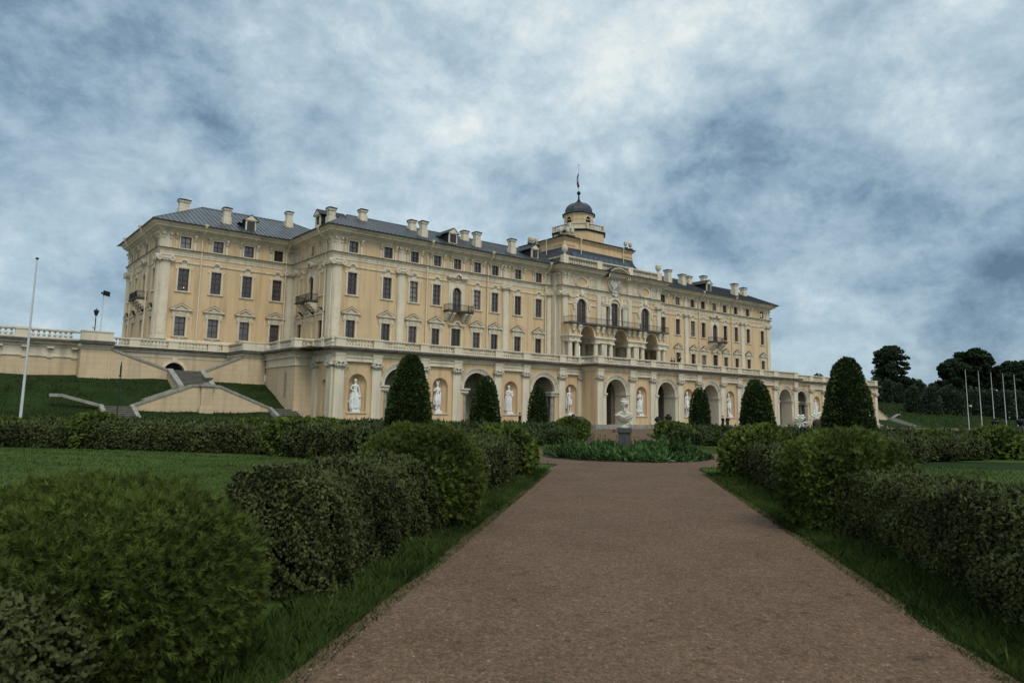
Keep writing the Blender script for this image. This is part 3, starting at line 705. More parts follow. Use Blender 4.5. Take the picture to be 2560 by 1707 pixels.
# armorial cartouche: crowned double-headed eagle in relief over a small shield
mb = MB(); y = YR - .1
k = len(mb.v)
mb.ball((0, y, 22.35), .62, 9, 1, .45, 1.25)
for s in (-1, 1):
    for j in range(7):
        a = radians(62 - j * 22); L_ = 1.05 - .04 * j
        mb.tube([(s * .35, y - .1, 22.7), (s * (.55 + .5 * cos(a)), y - .18, 22.55 + .55 * sin(a)), (s * (.35 + L_ * cos(a)), y - .05, 22.45 + 1.15 * sin(a))], .14, 5, .05)
    mb.tube([(s * .12, y - .2, 22.9), (s * .22, y - .25, 23.3), (s * .42, y - .25, 23.5)], .14, 6, .10); mb.ball((s * .45, y - .25, 23.5), .15, 6, 1.3, .8, .9)
    mb.tube([(s * .25, y - .15, 21.9), (s * .5, y - .2, 21.5), (s * .7, y - .1, 21.35)], .12, 5, .07)
    mb.arc(s * .95, 23.75, .12, .3, y - .2, y + .1, 0, 2 * pi, 10)
    mb.tube([(s * .95, y, 23.5), (s * 1.3, y, 22.8), (s * 1.2, y, 21.9), (s * .75, y, 21.25)], .13, 5, .09)
    for j in range(9):
        a = -pi / 2 + s * (.25 + j * .27); mb.ball((1.22 * cos(a) * 1.0, y - .08, 22.4 + 1.3 * sin(a)), .13, 5)
    mb.arc(s * .55, 20.95, .08, .26, y - .2, y + .1, 0, 2 * pi, 9)
mb.prism([(-.3, 23.75), (.3, 23.75), (.42, 24.05), (.2, 24.0), (0, 24.25), (-.2, 24.0), (-.42, 24.05)], y - .28, y)
mb.arc(0, 21.0, 0, .42, y - .25, y + .1, 0, 2 * pi, 12); mb.arc(0, 21.0, .42, .55, y - .16, y + .1, 0, 2 * pi, 12); mb.ball((0, y - .1, 20.55), .22, 6)
mb.xf(0, lambda x, yy, z: (x * 1.1, y + (yy - y) * 1.25, 22.35 + (z - 22.35) * 1.06)); ppart(mb, 'armorial_relief', mat('grey_white_relief', (.52, .49, .42), .8, var=.15, vscale=2, dark=(.2, .18, .14), dscale=2.5, damt=.7), smooth=False)
# upper balustrade of the centre
mb = MB(); RFOOT = [(-10.9, 6.0), (-10.9, -2.0), (10.9, -2.0), (10.9, 6.0)]
mb.sweep(RFOOT, [(-.28, 24.1), (.28, 24.1), (.28, 24.45), (-.28, 24.45)]); mb.sweep(RFOOT, [(-.24, 25.42), (.28, 25.42), (.32, 25.5), (.32, 25.66), (-.28, 25.66), (-.28, 25.42)])
for x in (-10.9, -3.6, 3.6, 10.9): mb.box(x - .52, x + .52, -2.36, -1.6, 24.1, 25.72)
ppart(mb, 'parapet_rail', CRM)
mb = MB(); 
def baluster_prof(h): return [(.11, 0), (.11, .06 * h), (.06, .1 * h), (.13, .3 * h), (.12, .42 * h), (.055, .62 * h), (.05, .8 * h), (.1, .9 * h), (.1, h)]
def baluster_row(mb, p, q, z, h, step=.33, n=8, sc=1.0):
    L_ = math.dist(p, q); m = max(1, int(L_ / step)); pr = [(r * sc, zz_) for r, zz_ in baluster_prof(h)]
    for k in range(m):
        t = (k + .5) / m; mb.lathe(pr, n, (p[0] + (q[0] - p[0]) * t, p[1] + (q[1] - p[1]) * t, z))
for a, b_ in (((-10.4, -2.0), (-4.1, -2.0)), ((-3.1, -2.0), (3.1, -2.0)), ((4.1, -2.0), (10.4, -2.0)), ((-10.9, -1.5), (-10.9, 0.8))): mb = MB(); baluster_row(mb, a, b_, 24.45, .97, .36, 6); ppart(mb, 'parapet_balusters', CRM)
def vase(h=1.7, r=.5):
    mb = MB(); mb.lathe([(.5 * r, 0), (.5 * r, .05 * h), (.25 * r, .14 * h), (.5 * r, .22 * h), (.95 * r, .42 * h), (1.0 * r, .62 * h), (.92 * r, .72 * h), (.98 * r, .75 * h), (.75 * r, .84 * h), (.3 * r, .92 * h), (.12 * r, .95 * h), (.2 * r, .98 * h), (.02, 1.03 * h)], 14)
    return mb
for s in (-1, 1): ppart(vase(), 'vase', CRMD, (s * 10.9, -2.0, 25.72), smooth=True)

# loggia in front of the centre
LY = -3.3
mb = MB(); wall(mb, -11.25, 11.1, 13.5, 15.12, [(0, 2.9, 13.5, 14.95, True), (-7.36, 2.9, 13.5, 14.95, True), (7.36, 2.9, 13.5, 14.95, True)], LY, .9)
for x in (-11.25, 11.1): mb.box(min(x, x - .02 * (1 if x > 0 else -1)), max(x, x - .02 * (1 if x > 0 else -1)), LY, YR + .1, 13.5, 15.12)
ppart(mb, 'loggia_arcade', YEL)
GRP = [(-11.35, -8.85), (-5.85, -1.50), (1.50, 5.85), (8.85, 11.2)]
for a, b_ in GRP:
    mb = MB(); mb.box(a + .12, b_ - .12, LY - .08, 1.2, 12.7, 12.98); mb.box(a + .05, b_ - .05, LY - .14, 1.2, 12.98, 13.25); mb.box(a - .12, b_ + .12, LY - .34, 1.2, 13.25, 13.5)
    mb.box(a + .02, b_ - .02, LY - .2, 1.2, 12.55, 12.7)
    ppart(mb, 'loggia_entablature', CRM)
for x in (0, -7.36, 7.36):
    mb = MB(); mb.arc(0, 13.5, 1.45, 1.68, LY - .06, LY, 0, pi, 16)
    mb.prism([(-.16, 14.9), (.16, 14.9), (.24, 15.1), (-.24, 15.1)], LY - .16, LY - .06)
    ppart(mb, 'archivolt', CRM, (x, 0, 0))
    mb = MB(); mb.arc(0, 13.5, 1.45, 1.55, LY + .9, 4.2, 0, pi, 16); ppart(mb, 'barrel_vault', CRMD, (x, 0, 0))
def console_mesh():
    mb = MB(); mb.box(-.34, .34, -.50, 0, 14.75, 15.12); mb.box(-.3, .3, -.38, 0, 14.45, 14.75); mb.box(-.22, .22, -.26, 0, 14.15, 14.45); mb.ball((0, -.25, 14.2), .2, 6); mb.ball((0, -.4, 14.85), .25, 6, 1.1, .7, .9); return mb
for x in (-10.4, -9.2, -5.4, -4.2, -2.9, -1.7, 1.7, 2.9, 4.2, 5.4, 9.2, 10.4):
    link('console', M3('lcons', lambda: console_mesh().mesh('console', CRM)), palace, (x, LY, -PZ))
def column(h, r, n=14):
    mb = MB(); mb.box(-r * 1.35, r * 1.35, -r * 1.35, r * 1.35, 0, .16); mb.lathe([(r * 1.28, .16), (r * 1.28, .26), (r * 1.05, .34), (r, .42), (r, h * .4), (r * .86, h - .32), (r * .95, h - .3), (r * .88, h - .24), (r * 1.15, h - .12)], n); mb.box(-r * 1.25, r * 1.25, -r * 1.25, r * 1.25, h - .12, h); return mb
colm = column(12.55 - 7.8, .40).mesh('column', CRM, True)
for x in (-10.75, -9.35, -5.35, -2.05, 2.05, 5.35, 9.35, 10.75):
    link('column', colm, palace, (x, LY + .25, 0)); link('column', colm, palace, (x + (.55 if x == -5.35 else 0), .2, 0))
for x in (-3.7, 3.7): mb = MB(); mb.box(x - .6, x + .6, LY - .02, LY + .9, 7.8, 12.55); mb.box(x - .4, x + .4, LY - .07, LY - .02, 8.3, 12.3); mb.box(x - .55, x + .55, -.4, .8, 7.8, 12.55); ppart(mb, 'loggia_pier', CRM)
mb = MB()
wall(mb, -XR, XR, 7.8, 15.2, [(-2.0, 1.5, 7.8, 13.4, True), (0.3, 1.6, 7.8, 12.0, True), (6.5, 1.6, 7.8, 12.0, True)], 4.2, .4)
mb.box(-XR - .0, XR, LY + .9, 4.2, 15.12, 15.2)
for s in (-1, 1): mb.add([(s * XR, 0, 7.8), (s * XR, 4.2, 7.8), (s * XR, 4.2, 15.2), (s * XR, 0, 15.2)], [(0, 1, 2, 3)])
ppart(mb, 'loggia_back_wall', YEL)
for x, w in ((0.3, 1.6), (6.5, 1.6)): fo = ppart(sash_mesh(w, 7.8, 12.0, [9, 10, 11.2], True, .1), 'french_window', WOOD, (x, 4.2, 0)); link('pane', pane_mesh(w, 7.8, 12.0, True).mesh('pane', GLSD), fo)
# long balcony with bowed middle
BP = [(-11.2, YR - .05), (-11.2, -3.9), (-4.1, -3.9), (-3.4, -4.35), (3.4, -4.35), (4.1, -3.9), (11.0, -3.9), (11.0, YR - .05)]
mb = MB(); mb.prismz([(-11.3, YR - .02), (-11.3, -4.0), (-4.1, -4.0), (-3.4, -4.45), (3.4, -4.45), (4.1, -4.0), (11.1, -4.0), (11.1, YR - .02)][::1], 15.13, 15.34)
bal = ppart(mb, 'long_balcony', STND)
link('railing', railing([(x, y) for x, y in BP], 15.34, .88, .16).mesh('railing', IRON), bal)

# ---- roofs ----
def ribbed(mb, pts, axis, step=.62, h=.055, t=.035):
    """standing seams on a planar roof face: pts = polygon (3D), seams run up the slope from eave edge pts[0]-pts[1]"""
    P = [Vector(p) for p in pts]; e0, e1 = P[0], P[1]; u = (e1 - e0).normalized(); L_ = (e1 - e0).length
    n_ = (P[1] - P[0]).cross(P[2] - P[0]).normalized()
    if n_.z < 0: n_ = -n_
    up_ = n_.cross(u);
    if up_.z < 0: up_ = -up_
    poly = [((p - e0).dot(u), (p - e0).dot(up_)) for p in P]
    k = 1
    while k * step < L_:
        x = k * step; ys = []
        for i in range(len(poly)):
            (x0, y0), (x1, y1) = poly[i], poly[(i + 1) % len(poly)]
            if (x0 - x) * (x1 - x) < 0: ys.append(y0 + (y1 - y0) * (x - x0) / (x1 - x0))
        if len(ys) >= 2:
            a, b_ = e0 + u * x + up_ * min(ys), e0 + u * x + up_ * max(ys)
            if (b_ - a).length > .2:
                o = u * (t / 2); q = n_ * h
                mb.add([a - o, a + o, b_ + o, b_ - o, a - o + q, a + o + q, b_ + o + q, b_ - o + q], [(4, 5, 6, 7), (0, 4, 7, 3), (1, 2, 6, 5), (0, 1, 5, 4)])
        k += 1
def hip(name, x0, x1, y0, y1, ze, rx0, rx1, ry, zr):
    a, b_, c_, d_ = (x0, y0, ze), (x1, y0, ze), (x1, y1, ze), (x0, y1, ze); r0, r1 = (rx0, ry, zr), (rx1, ry, zr)
    mb = MB(); fl = [[a, b_, r1, r0], [c_, d_, r0, r1], [d_, a, r0], [b_, c_, r1]]
    for f in fl: mb.add(f, [tuple(range(len(f)))])
    mb.cur = 1
    for f in fl: ribbed(mb, f, 0)
    mb.cur = 0
    mb.tube([r0, r1], .12, 6)
    for p_, q_ in ((a, r0), (d_, r0), (b_, r1), (c_, r1)): mb.tube([p_, q_], .08, 5)
    return ppart(mb, name, [ROOF, SEAM])
ZE = 24.15
rfL = hip('roof', -49.1, -9.0, -1.45, 13.5, ZE, -43.3, -9.5, 6.0, 27.65)
rfR = hip('roof', 9.0, 49.1, -1.45, 13.5, ZE, 9.5, 43.3, 6.0, 27.65)
rfW = hip('roof', -65.9, -36, YD - 1.45, 31.1, ZE, -57.7, -44.5, 20.9, 29.1)
rfE = hip('roof', 36, 65.9, YD - 1.45, 31.1, ZE, 44.5, 57.7, 20.9, 29.1)
def chimney(par, x, y, zb, zt, w=1.15, d=1.0):
    w *= .72; d *= .75; mb = MB(); h = zt - zb; zb0 = zb - 1.2
    mb.cur = 0; mb.box(-w / 2 - .10, w / 2 + .10, -d / 2 - .10, d / 2 + .10, zb0, zb + h * .38); mb.box(-w / 2 - .14, w / 2 + .14, -d / 2 - .14, d / 2 + .14, zt - .34, zt - .2); mb.box(-w / 2 - .08, w / 2 + .08, -d / 2 - .08, d / 2 + .08, zt - .44, zt - .34)
    mb.cur = 2; mb.box(-w / 2, w / 2, -d / 2, d / 2, zb + h * .38, zt - .44)
    mb.cur = 1; mb.box(-w / 2 - .16, w / 2 + .16, -d / 2 - .16, d / 2 + .16, zt - .2, zt - .02)
    mb.add([(-w / 2 - .12, -d / 2 - .12, zt - .02), (w / 2 + .12, -d / 2 - .12, zt - .02), (w / 2 + .12, d / 2 + .12, zt - .02), (-w / 2 - .12, d / 2 + .12, zt - .02), (0, 0, zt + .18)], [(0, 1, 4), (1, 2, 4), (2, 3, 4), (3, 0, 4)])
    mb.build('chimney', [CRM, ROOFD, CRMD], par, (x, y, 0))
for x, y, zb, zt in ((-47.3, 2.0, 25.1, 27.0), (-41.7, 4.5, 26.9, 28.35), (-34.2, 4.3, 26.8, 28.2), (-34.35, 1.0, 25.25, 27.35), (-25.2, 4.3, 26.8, 28.2), (-25.35, 1.0, 25.25, 27.35), (-18.9, 1.0, 25.25, 27.4)): chimney(rfL, x, y, zb, zt)
for x, y, zb, zt in ((17.5, 1.3, 25.5, 27.7), (22.3, 1.9, 25.8, 27.6), (27.3, 4.3, 26.8, 28.2), (32.0, 4.3, 26.8, 28.9), (38.0, 1.4, 25.4, 27.7), (42.8, 2.6, 26.0, 27.6)): chimney(rfR, x, y, zb, zt, 1.25, 1.2)
for x, y, zb, zt, w in ((-60.5, 19.0, 27.3, 29.2, 1.75), (-56.4, 14.0, 25.7, 27.8, 1.15), (-46.3, 18.5, 28.0, 30.1, 1.1)): chimney(rfW, x, y, zb, zt, w)
def dormer(par, x, y, zb, w=1.35, h=1.35, rz=0.0, ln=3.6):
    mb = MB(); a = w / 2
    mb.cur = 0; mb.box(-a, -a + .16, 0, .2, zb, zb + h); mb.box(a - .16, a, 0, .2, zb, zb + h); mb.box(-a, a, 0, .2, zb - .3, zb + .02); mb.box(-a + .16, a - .16, 0, .2, zb + h - .12, zb + h)
    mb.prism([(-a - .28, zb + h), (a + .28, zb + h), (0, zb + h + .72)], -.12, .1)
    mb.cur = 1
    mb.box(-a + .02, a - .02, .2, ln * .9, zb - .8, zb + h)
    mb.add([(-a - .34, -.18, zb + h), (0, -.18, zb + h + .80), (0, ln, zb + h + .80), (-a - .34, ln, zb + h), (a + .34, -.18, zb + h), (a + .34, ln, zb + h)], [(0, 1, 2, 3), (1, 4, 5, 2)])
    mb.add([(-a - .34, -.18, zb + h - .06), (0, -.18, zb + h + .72), (0, ln, zb + h + .72), (-a - .34, ln, zb + h - .06), (a + .34, -.18, zb + h - .06), (a + .34, ln, zb + h - .06)], [(0, 1, 2, 3), (1, 4, 5, 2)])
    o = mb.build('dormer', [CRM, ROOFD], par, (x, y, 0), rz)
    return o
def dormer_win(o, w, h, zb):
    pass
for p_, x, y, zb, k in ((rfL, -30.3, -.3, 24.75, 1), (rfL, -14.9, .3, 25.0, 1), (rfR, 28.1, .2, 24.95, 1), (rfW, -53.8, YD + .1, 24.85, 1)):
    o = dormer(p_, x, y, zb)
    mb = MB(); mb.box(-.52, .52, .08, .1, zb, zb + 1.24)
    for z in (zb + .4, zb + .8): mb.cur = 0
    mb.cur = 1; mb.box(-.03, .03, .05, .08, zb, zb + 1.24); mb.box(-.52, -.45, .05, .08, zb, zb + 1.24); mb.box(.45, .52, .05, .08, zb, zb + 1.24); mb.box(-.52, .52, .05, .08, zb + .6, zb + .65)
    link('dormer_window', mb.mesh('dormer_window', [GLSD, WOOD]), p_, (x, y, 0))
o = dormer(rfL, -48.0, 4.5, 25.1, 1.35, 1.35, RZ)

# ---- concave roof, belvedere and lantern over the centre ----
def conc(t):  # t 0 eave .. 1 top
    return t, (1 - t) ** 2.1
mb = MB(); n = 10; ring = []
Z0, Z1 = 24.2, 28.15
for i in range(n + 1):
    t = i / n; q = (1 - t) ** 1.9; z = Z0 + (Z1 - Z0) * t
    hx = 8.05 + (12.6 - 8.05) * q; y0 = 1.3 - (1.3 + 1.7) * q; y1 = 12.0 + 2.8 * q
    ring.append([(-hx, y0, z), (hx, y0, z), (hx, y1, z), (-hx, y1, z)])
for i in range(n):
    for j in range(4):
        k = (j + 1) % 4; mb.add([ring[i][j], ring[i][k], ring[i + 1][k], ring[i + 1][j]], [(0, 1, 2, 3)])
for j in range(4):
    k = (j + 1) % 4; m_ = 36 if j % 2 == 0 else 20
    for s_ in range(1, m_):
        f = s_ / m_
        pts = []
        for i in range(n + 1):
            a, b_ = Vector(ring[i][j]), Vector(ring[i][k]); c0, c1 = Vector(ring[0][j]), Vector(ring[0][k])
            pos = c0 + (c1 - c0) * f; u = (c1 - c0).normalized(); tt = (pos - a).dot(u)
            if 0 <= tt <= (b_ - a).length: pts.append(a + u * tt + Vector((0, 0, .04)))
        if len(pts) > 1: mb.cur = 1; mb.tube(pts, .035, 4); mb.cur = 0
rfC = ppart(mb, 'central_roof', [mat('dark_sheet_roof', (.05, .055, .06), .4, metal=.5, var=.25), SEAM])  # steep slope's dim reflection put into a darker sheet colour
mb = MB()
zs0, zs1 = .30, .66
def cpt(x, t): q = (1 - t) ** 1.9; return (x, 1.3 - 3.0 * q - .05, Z0 + (Z1 - Z0) * t + .05)
for k in range(11):
    x0 = -6.6 + k * 1.22; x1 = x0 + 1.1
    mb.add([cpt(x0, .42), cpt(x1, .42), cpt(x1, .58), cpt(x0, .58)], [(0, 1, 2, 3)]); mb.add([cpt(x0, .58), cpt(x1, .58), cpt(x1, .8), cpt(x0, .8)], [(0, 1, 2, 3)])
link('skylight', mb.mesh('skylight', mat('skylight_glass', (0.035, 0.05, 0.065), 0.15, var=0.3, vscale=1.0, spec=0.5)), rfC)
mb = MB(); BX, BY0, BY1 = 8.0, 1.35, 11.8
BF = [(-BX, BY0), (BX, BY0), (BX, BY1), (-BX, BY1)]
mb.box(-BX, BX, BY0, BY1, 27.9, 29.4)
mb.sweep(BF, [(0, 28.0), (.12, 28.0), (.12, 28.3), (0, 28.35)], True); mb.sweep(BF, [(0, 29.1), (.1, 29.15), (.14, 29.3), (.3, 29.42), (.36, 29.62), (0, 29.64)], True)
for a, b_ in ((-8.0, -5.6), (5.6, 8.0)):
    for k in range(7): mb.box(a + .15 + k * .33, a + .33 + k * .33, BY0 - .2, BY0, 28.35, 28.6)
for k in range(7): mb.box(-BX - .2, -BX, BY0 + .15 + k * .33, BY0 + .33 + k * .33, 28.35, 28.6)
ppart(mb, 'belvedere', YEL)
mb = MB(); mb.sweep(BF, [(.3, 29.63), (.48, 29.63), (.5, 29.8), (0, 29.9)], True); mb.box(-BX, BX, BY0, BY1, 29.75, 29.9); ppart(mb, 'belvedere_roof', ROOFD)
def drop_pipe(x, y):
    mb = MB(); mb.tube([(0, 0, 29.5), (0, 0, 27.2)], .07, 6); mb.lathe([(.07, 0), (.2, .2), (.2, .35)], 8, (0, 0, 29.45)); ppart(mb, 'downpipe', CRM, (x, y, 0), smooth=True)
for x in (-4.6, 5.4): drop_pipe(x, BY0 - .45)
drop_pipe(-BX - .45, 5.0)
for i, (x, y) in enumerate(((-8.1, 2.0), (-7.0, 1.5), (-6.0, 1.5), (6.6, 1.5), (7.9, 1.6), (-7.9, 9.8), (-7.2, 10.8))):
    mb = MB(); mb.box(-.35, .35, -.3, .3, 29.8, 30.15); ppart(mb, 'urn_base', ROOFD, (x, y, 0)); ppart(vase(1.25, .34), 'vase', CRMD, (x, y, 30.15), smooth=True)
for x in (-13.8, -13.0): ppart(vase(1.2, .33), 'vase', CRMD, (x, 2.2, 27.7), smooth=True); mb = MB(); mb.box(-.35, .35, -.35, .35, 25.5, 27.7); ppart(mb, 'urn_base', ROOFD, (x, 2.2, 0))
LC = (0, 6.25)
def octa(r, ch=.42):
    a = r; b_ = r * ch
    return [(LC[0] + x, LC[1] + y) for x, y in ((-a, b_), (-a, -b_), (-b_, -a), (b_, -a), (a, -b_), (a, b_), (b_, a), (-b_, a))]
mb = MB(); mb.prismz(octa(4.0, .5), 29.85, 32.0); ppart(mb, 'lantern_base', YEL)
mb = MB(); mb.sweep(octa(4.0, .5), [(0, 31.85), (.18, 31.9), (.3, 32.0), (.3, 32.12), (0, 32.16)], True); ppart(mb, 'lantern_base_slab', ROOFD)
mb = MB(); O5 = octa(3.95, .5); mb.prismz(O5, 32.15, 32.2); mb.sweep(O5, [(-.16, 32.2), (.16, 32.2), (.16, 32.36), (-.16, 32.36)], True); mb.sweep(O5, [(-.16, 33.06), (.18, 33.06), (.18, 33.2), (-.16, 33.2)], True)
for i in range(8):
    a, b_ = O5[i], O5[(i + 1) % 8]; mb.box(a[0] - .22, a[0] + .22, a[1] - .22, a[1] + .22, 32.18, 33.23)
    d_ = math.dist(a, b_); u = ((b_[0] - a[0]) / d_, (b_[1] - a[1]) / d_)
    if d_ > 3.0:
        baluster_row(mb, (a[0] + u[0] * .35, a[1] + u[1] * .35), (b_[0] - u[0] * .35, b_[1] - u[1] * .35), 32.36, .70, .34, 6)
    else:
        mb.sweep([a, b_], [(-.06, 32.35), (.06, 32.35), (.06, 33.1), (-.06, 33.1)])
ppart(mb, 'lantern_balustrade', CRM)
O3 = octa(2.3, .5)
mb = MB(); n8 = 8
for i in range(8):
    a, b_ = Vector((*O3[i], 0)), Vector((*O3[(i + 1) % 8], 0)); L_ = (b_ - a).length
    t = MB(); wall(t, 0, L_, 32.15, 35.5, [(L_ / 2, 1.1, 32.9, 34.95, True)] if L_ > 2.0 else [], 0, .3)
    ang = atan2(b_.y - a.y, b_.x - a.x); ca, sa = cos(ang), sin(ang)
    mb.add([(a.x + x * ca - y * sa, a.y + x * sa + y * ca, z) for x, y, z in t.v], t.f)
ppart(mb, 'lantern', YEL)
for i in range(8):
    a, b_ = Vector((*O3[i], 0)), Vector((*O3[(i + 1) % 8], 0)); L_ = (b_ - a).length
    if L_ < 2.0: continue
    m_ = (a + b_) / 2; ang = atan2(b_.y - a.y, b_.x - a.x)
    lw = ppart(sash_mesh(1.1, 32.9, 34.95, [33.4, 33.9, 34.4], True, .08, 3), 'lantern_window', WOOD, (m_.x, m_.y, 0), ang); link('pane', pane_mesh(1.1, 32.9, 34.95, True).mesh('pane', GLSD), lw)
    t = MB(); t.arc(0, 34.4, .55, .7, -.07, 0); link('surround', t.mesh('surround', CRM), lw)
mb = MB(); mb.sweep(O3, [(0, 35.2), (.1, 35.25), (.15, 35.4), (0, 35.45)], True); mb.sweep(O3, [(0, 34.35), (.05, 34.37), (.05, 34.45), (0, 34.47)], True); ppart(mb, 'lantern_moulding', CRM)
mb = MB()
prof = [(2.62, 35.42), (2.66, 35.55), (2.4, 35.68), (2.2, 35.85)] + [(2.2 * cos(a) + .02, 35.85 + 2.0 * sin(a)) for a in [radians(x) for x in (12, 26, 40, 54, 66, 76, 84)]] + [(.36, 37.87), (.25, 37.9)]
vs = []; rings = []
for r, z in prof:
    o_ = octa(r, .5 if r > 2.3 else .47); rings.append([(x, y, z) for x, y in o_])
for i in range(len(rings) - 1):
    for j in range(8): mb.add([rings[i][j], rings[i][(j + 1) % 8], rings[i + 1][(j + 1) % 8], rings[i + 1][j]], [(0, 1, 2, 3)])
for j in range(8): mb.tube([Vector(rings[i][j]) for i in range(2, len(rings))], .06, 4)
mb.add(rings[-1], [tuple(range(8))])
dome = ppart(mb, 'dome', bpy.data.materials['dark_sheet_roof'])
mb = MB(); mb.lathe([(.55, 37.9), (.3, 38.15), (.16, 38.5), (.12, 39.2), (.18, 39.25), (.32, 39.4), (.34, 39.6), (.26, 39.78), (.08, 39.9)], 12, (LC[0], LC[1], 0)); link('finial', mb.mesh('finial', ROOFD, True), dome)
mb = MB(); mb.tube([(LC[0], LC[1], 39.7), (LC[0], LC[1], 44.6)], .035, 6, .02); mb.ball((LC[0], LC[1], 44.62), .09, 6); link('flagstaff', mb.mesh('flagstaff', IRON), dome)
# drooping tricolour
def cloth(name, c): return mat(name, c, .8, var=.1)
fl = empty('flag', (LC[0], LC[1], 43.4), 0, 'limp white, blue and red flag hanging from the staff above the dome', 'flag')
for nm, c, u0, u1 in (('white_stripe', (.35, .38, .45), 0, .14), ('blue_stripe', (.01, .02, .22), .14, .58), ('red_stripe', (.28, .01, .03), .58, 1.0)):
    mb = MB(); nu, nv = 5, 12
    P = []
    for i in range(nu + 1):
        for j in range(nv + 1):
            u = u0 + (u1 - u0) * i / nu; v = j / nv
            w_ = .62 * (sin(pi * min(1, v * 1.05)) ** .6) * (1 - .25 * v) + .03
            x = -.04 - w_ * (.25 + .75 * abs(sin(4.2 * u + 2.2 * v))) * (.5 + .5 * v); y_ = .22 * sin(9 * u + 5 * v) * (.3 + v); z = -.25 - 2.35 * v - .5 * u * (1 - v * .4)
            P.append((x, y_, z))
    for i in range(nu):
        for j in range(nv):
            a = i * (nv + 1) + j; mb.f.append((a, a + 1, a + nv + 2, a + nv + 1)); mb.m.append(0)
    mb.v = P
    mb.build(nm, cloth(nm, c), fl)

# a pair of lit wall lamps glimpsed in one window, and one lit attic room
LIT = mat('lamp_glow', (.8, .5, .2), .5, emit=(1.0, .55, .18, 3.0))
mb = MB(); mb.box(-.13, -.07, .25, .268, 0, .08); mb.box(.08, .14, .25, .268, 0, .08); ppart(mb, 'lamp_reflection', LIT, (-61.55, YD, 16.35))
mb = MB(); mb.box(.12, .42, .25, .268, 0, .75); ppart(mb, 'lit_pane', mat('lit_room', (.7, .6, .4), .5, emit=(1.0, .8, .5, .5)), (45.0, 0, 21.6))

# ================================================================== TERRACE (separate structure in front of the palace)
terr = empty('terrace', (0, 0, 0), 0, 'long arcaded garden terrace with niches, arches and white balustrade below the palace', 'terrace')
def tpart(mb, name, mats, loc=(0, 0, 0), rz=0.0, smooth=False): return mb.build(name, mats, terr, loc, rz, smooth)
TY, TC, TB, TX = -17.3, -19.96, 22.35, 55.02
TPATH = [(-57.0, -5.05), (-57.0, -12.9), (-TX, -12.9), (-TX, TY), (-TB, TY), (-TB, TC), (TB, TC), (TB, TY), (TX, TY), (TX, -12.9), (57.0, -12.9), (57.0, -5.05)]
AW_ = 3.5; ZTA = 6.02
arches_c = [-19.0, -9.45, 0, 9.45, 19.0]; niches_c = [-14.25, -4.75, 4.75, 14.25]
arches_s = [28.45, 38.15, 47.8]; niches_s = [24.0, 33.35, 42.9, 52.45]
NW, NZ0, NZ1 = 1.95, 1.60, 5.28
mb = MB()
wall(mb, -TB, TB, 0.5, 7.0, [(x, AW_, .5, ZTA, True) for x in arches_c] + [(x, NW, NZ0, NZ1, True) for x in niches_c], TC, .0)
for s in (-1, 1):
    a, b_ = (-TX, -TB) if s < 0 else (TB, TX)
    wall(mb, a, b_, 0.5, 7.0, [(s * x, AW_, .5, ZTA, True) for x in arches_s] + [(s * x, NW, NZ0, NZ1, True) for x in niches_s], TY, .0)
    mb.add([(s * TB, TC, .5), (s * TB, TY, .5), (s * TB, TY, 7), (s * TB, TC, 7)], [(0, 1, 2, 3)])
tpart(mb, 'wall', YEL)
for s in (-1, 1):      # side faces with a small niche
    t = MB(); wall(t, 0, 4.4, .3, 7.0, [(1.95, 1.1, 1.5, 4.7, True)], 0, .0)
    t2 = MB(); t2.v = [(s * (TX - y), TY + x, z) for x, y, z in t.v]; t2.f = t.f; t2.m = t.m; tpart(t2, 'side_wall', YEL)
def niche_mesh(w, z0, z1, d=.75):
    mb = MB(); r = w / 2; sp = z1 - r; n = 10; k0 = 0
    cols = [(-r * cos(pi * k / n), d * sin(pi * k / n)) for k in range(n + 1)]
    for k in range(n):
        (xa, ya), (xb, yb) = cols[k], cols[k + 1]
        mb.add([(xa, ya, z0), (xb, yb, z0), (xb, yb, sp), (xa, ya, sp)], [(0, 1, 2, 3)])
        m_ = 6
        for j in range(m_):
            p, q = pi / 2 * j / m_, pi / 2 * (j + 1) / m_
            mb.add([(xa * cos(p), ya * cos(p), sp + r * sin(p)), (xb * cos(p), yb * cos(p), sp + r * sin(p)), (xb * cos(q), yb * cos(q), sp + r * sin(q)), (xa * cos(q), ya * cos(q), sp + r * sin(q))], [(0, 1, 2, 3)])
    mb.add([(x, y, z0) for x, y in cols], [tuple(range(n + 1))])
    return mb
nm = niche_mesh(NW, NZ0, NZ1); nme = nm.mesh('niche', YEL, True)
def niche_sill():
    mb = MB(); mb.box(-NW / 2 - .12, NW / 2 + .12, -.12, -.0, NZ0 - .12, NZ0); return mb
nsl = niche_sill().mesh('sill', CRM)
niche_at = [(x, TC) for x in niches_c] + [(s * x, TY) for s in (-1, 1) for x in niches_s]
for x, y in niche_at:
    o = link('niche', nme, terr, (x, y, 0)); link('sill', nsl, o)
sn = niche_mesh(1.1, 1.5, 4.7, .5).mesh('side_niche', YEL, True)
for s in (-1, 1): link('side_niche', sn, terr, (s * TX, TY + 1.95, 0), -pi / 2 if s < 0 else pi / 2)
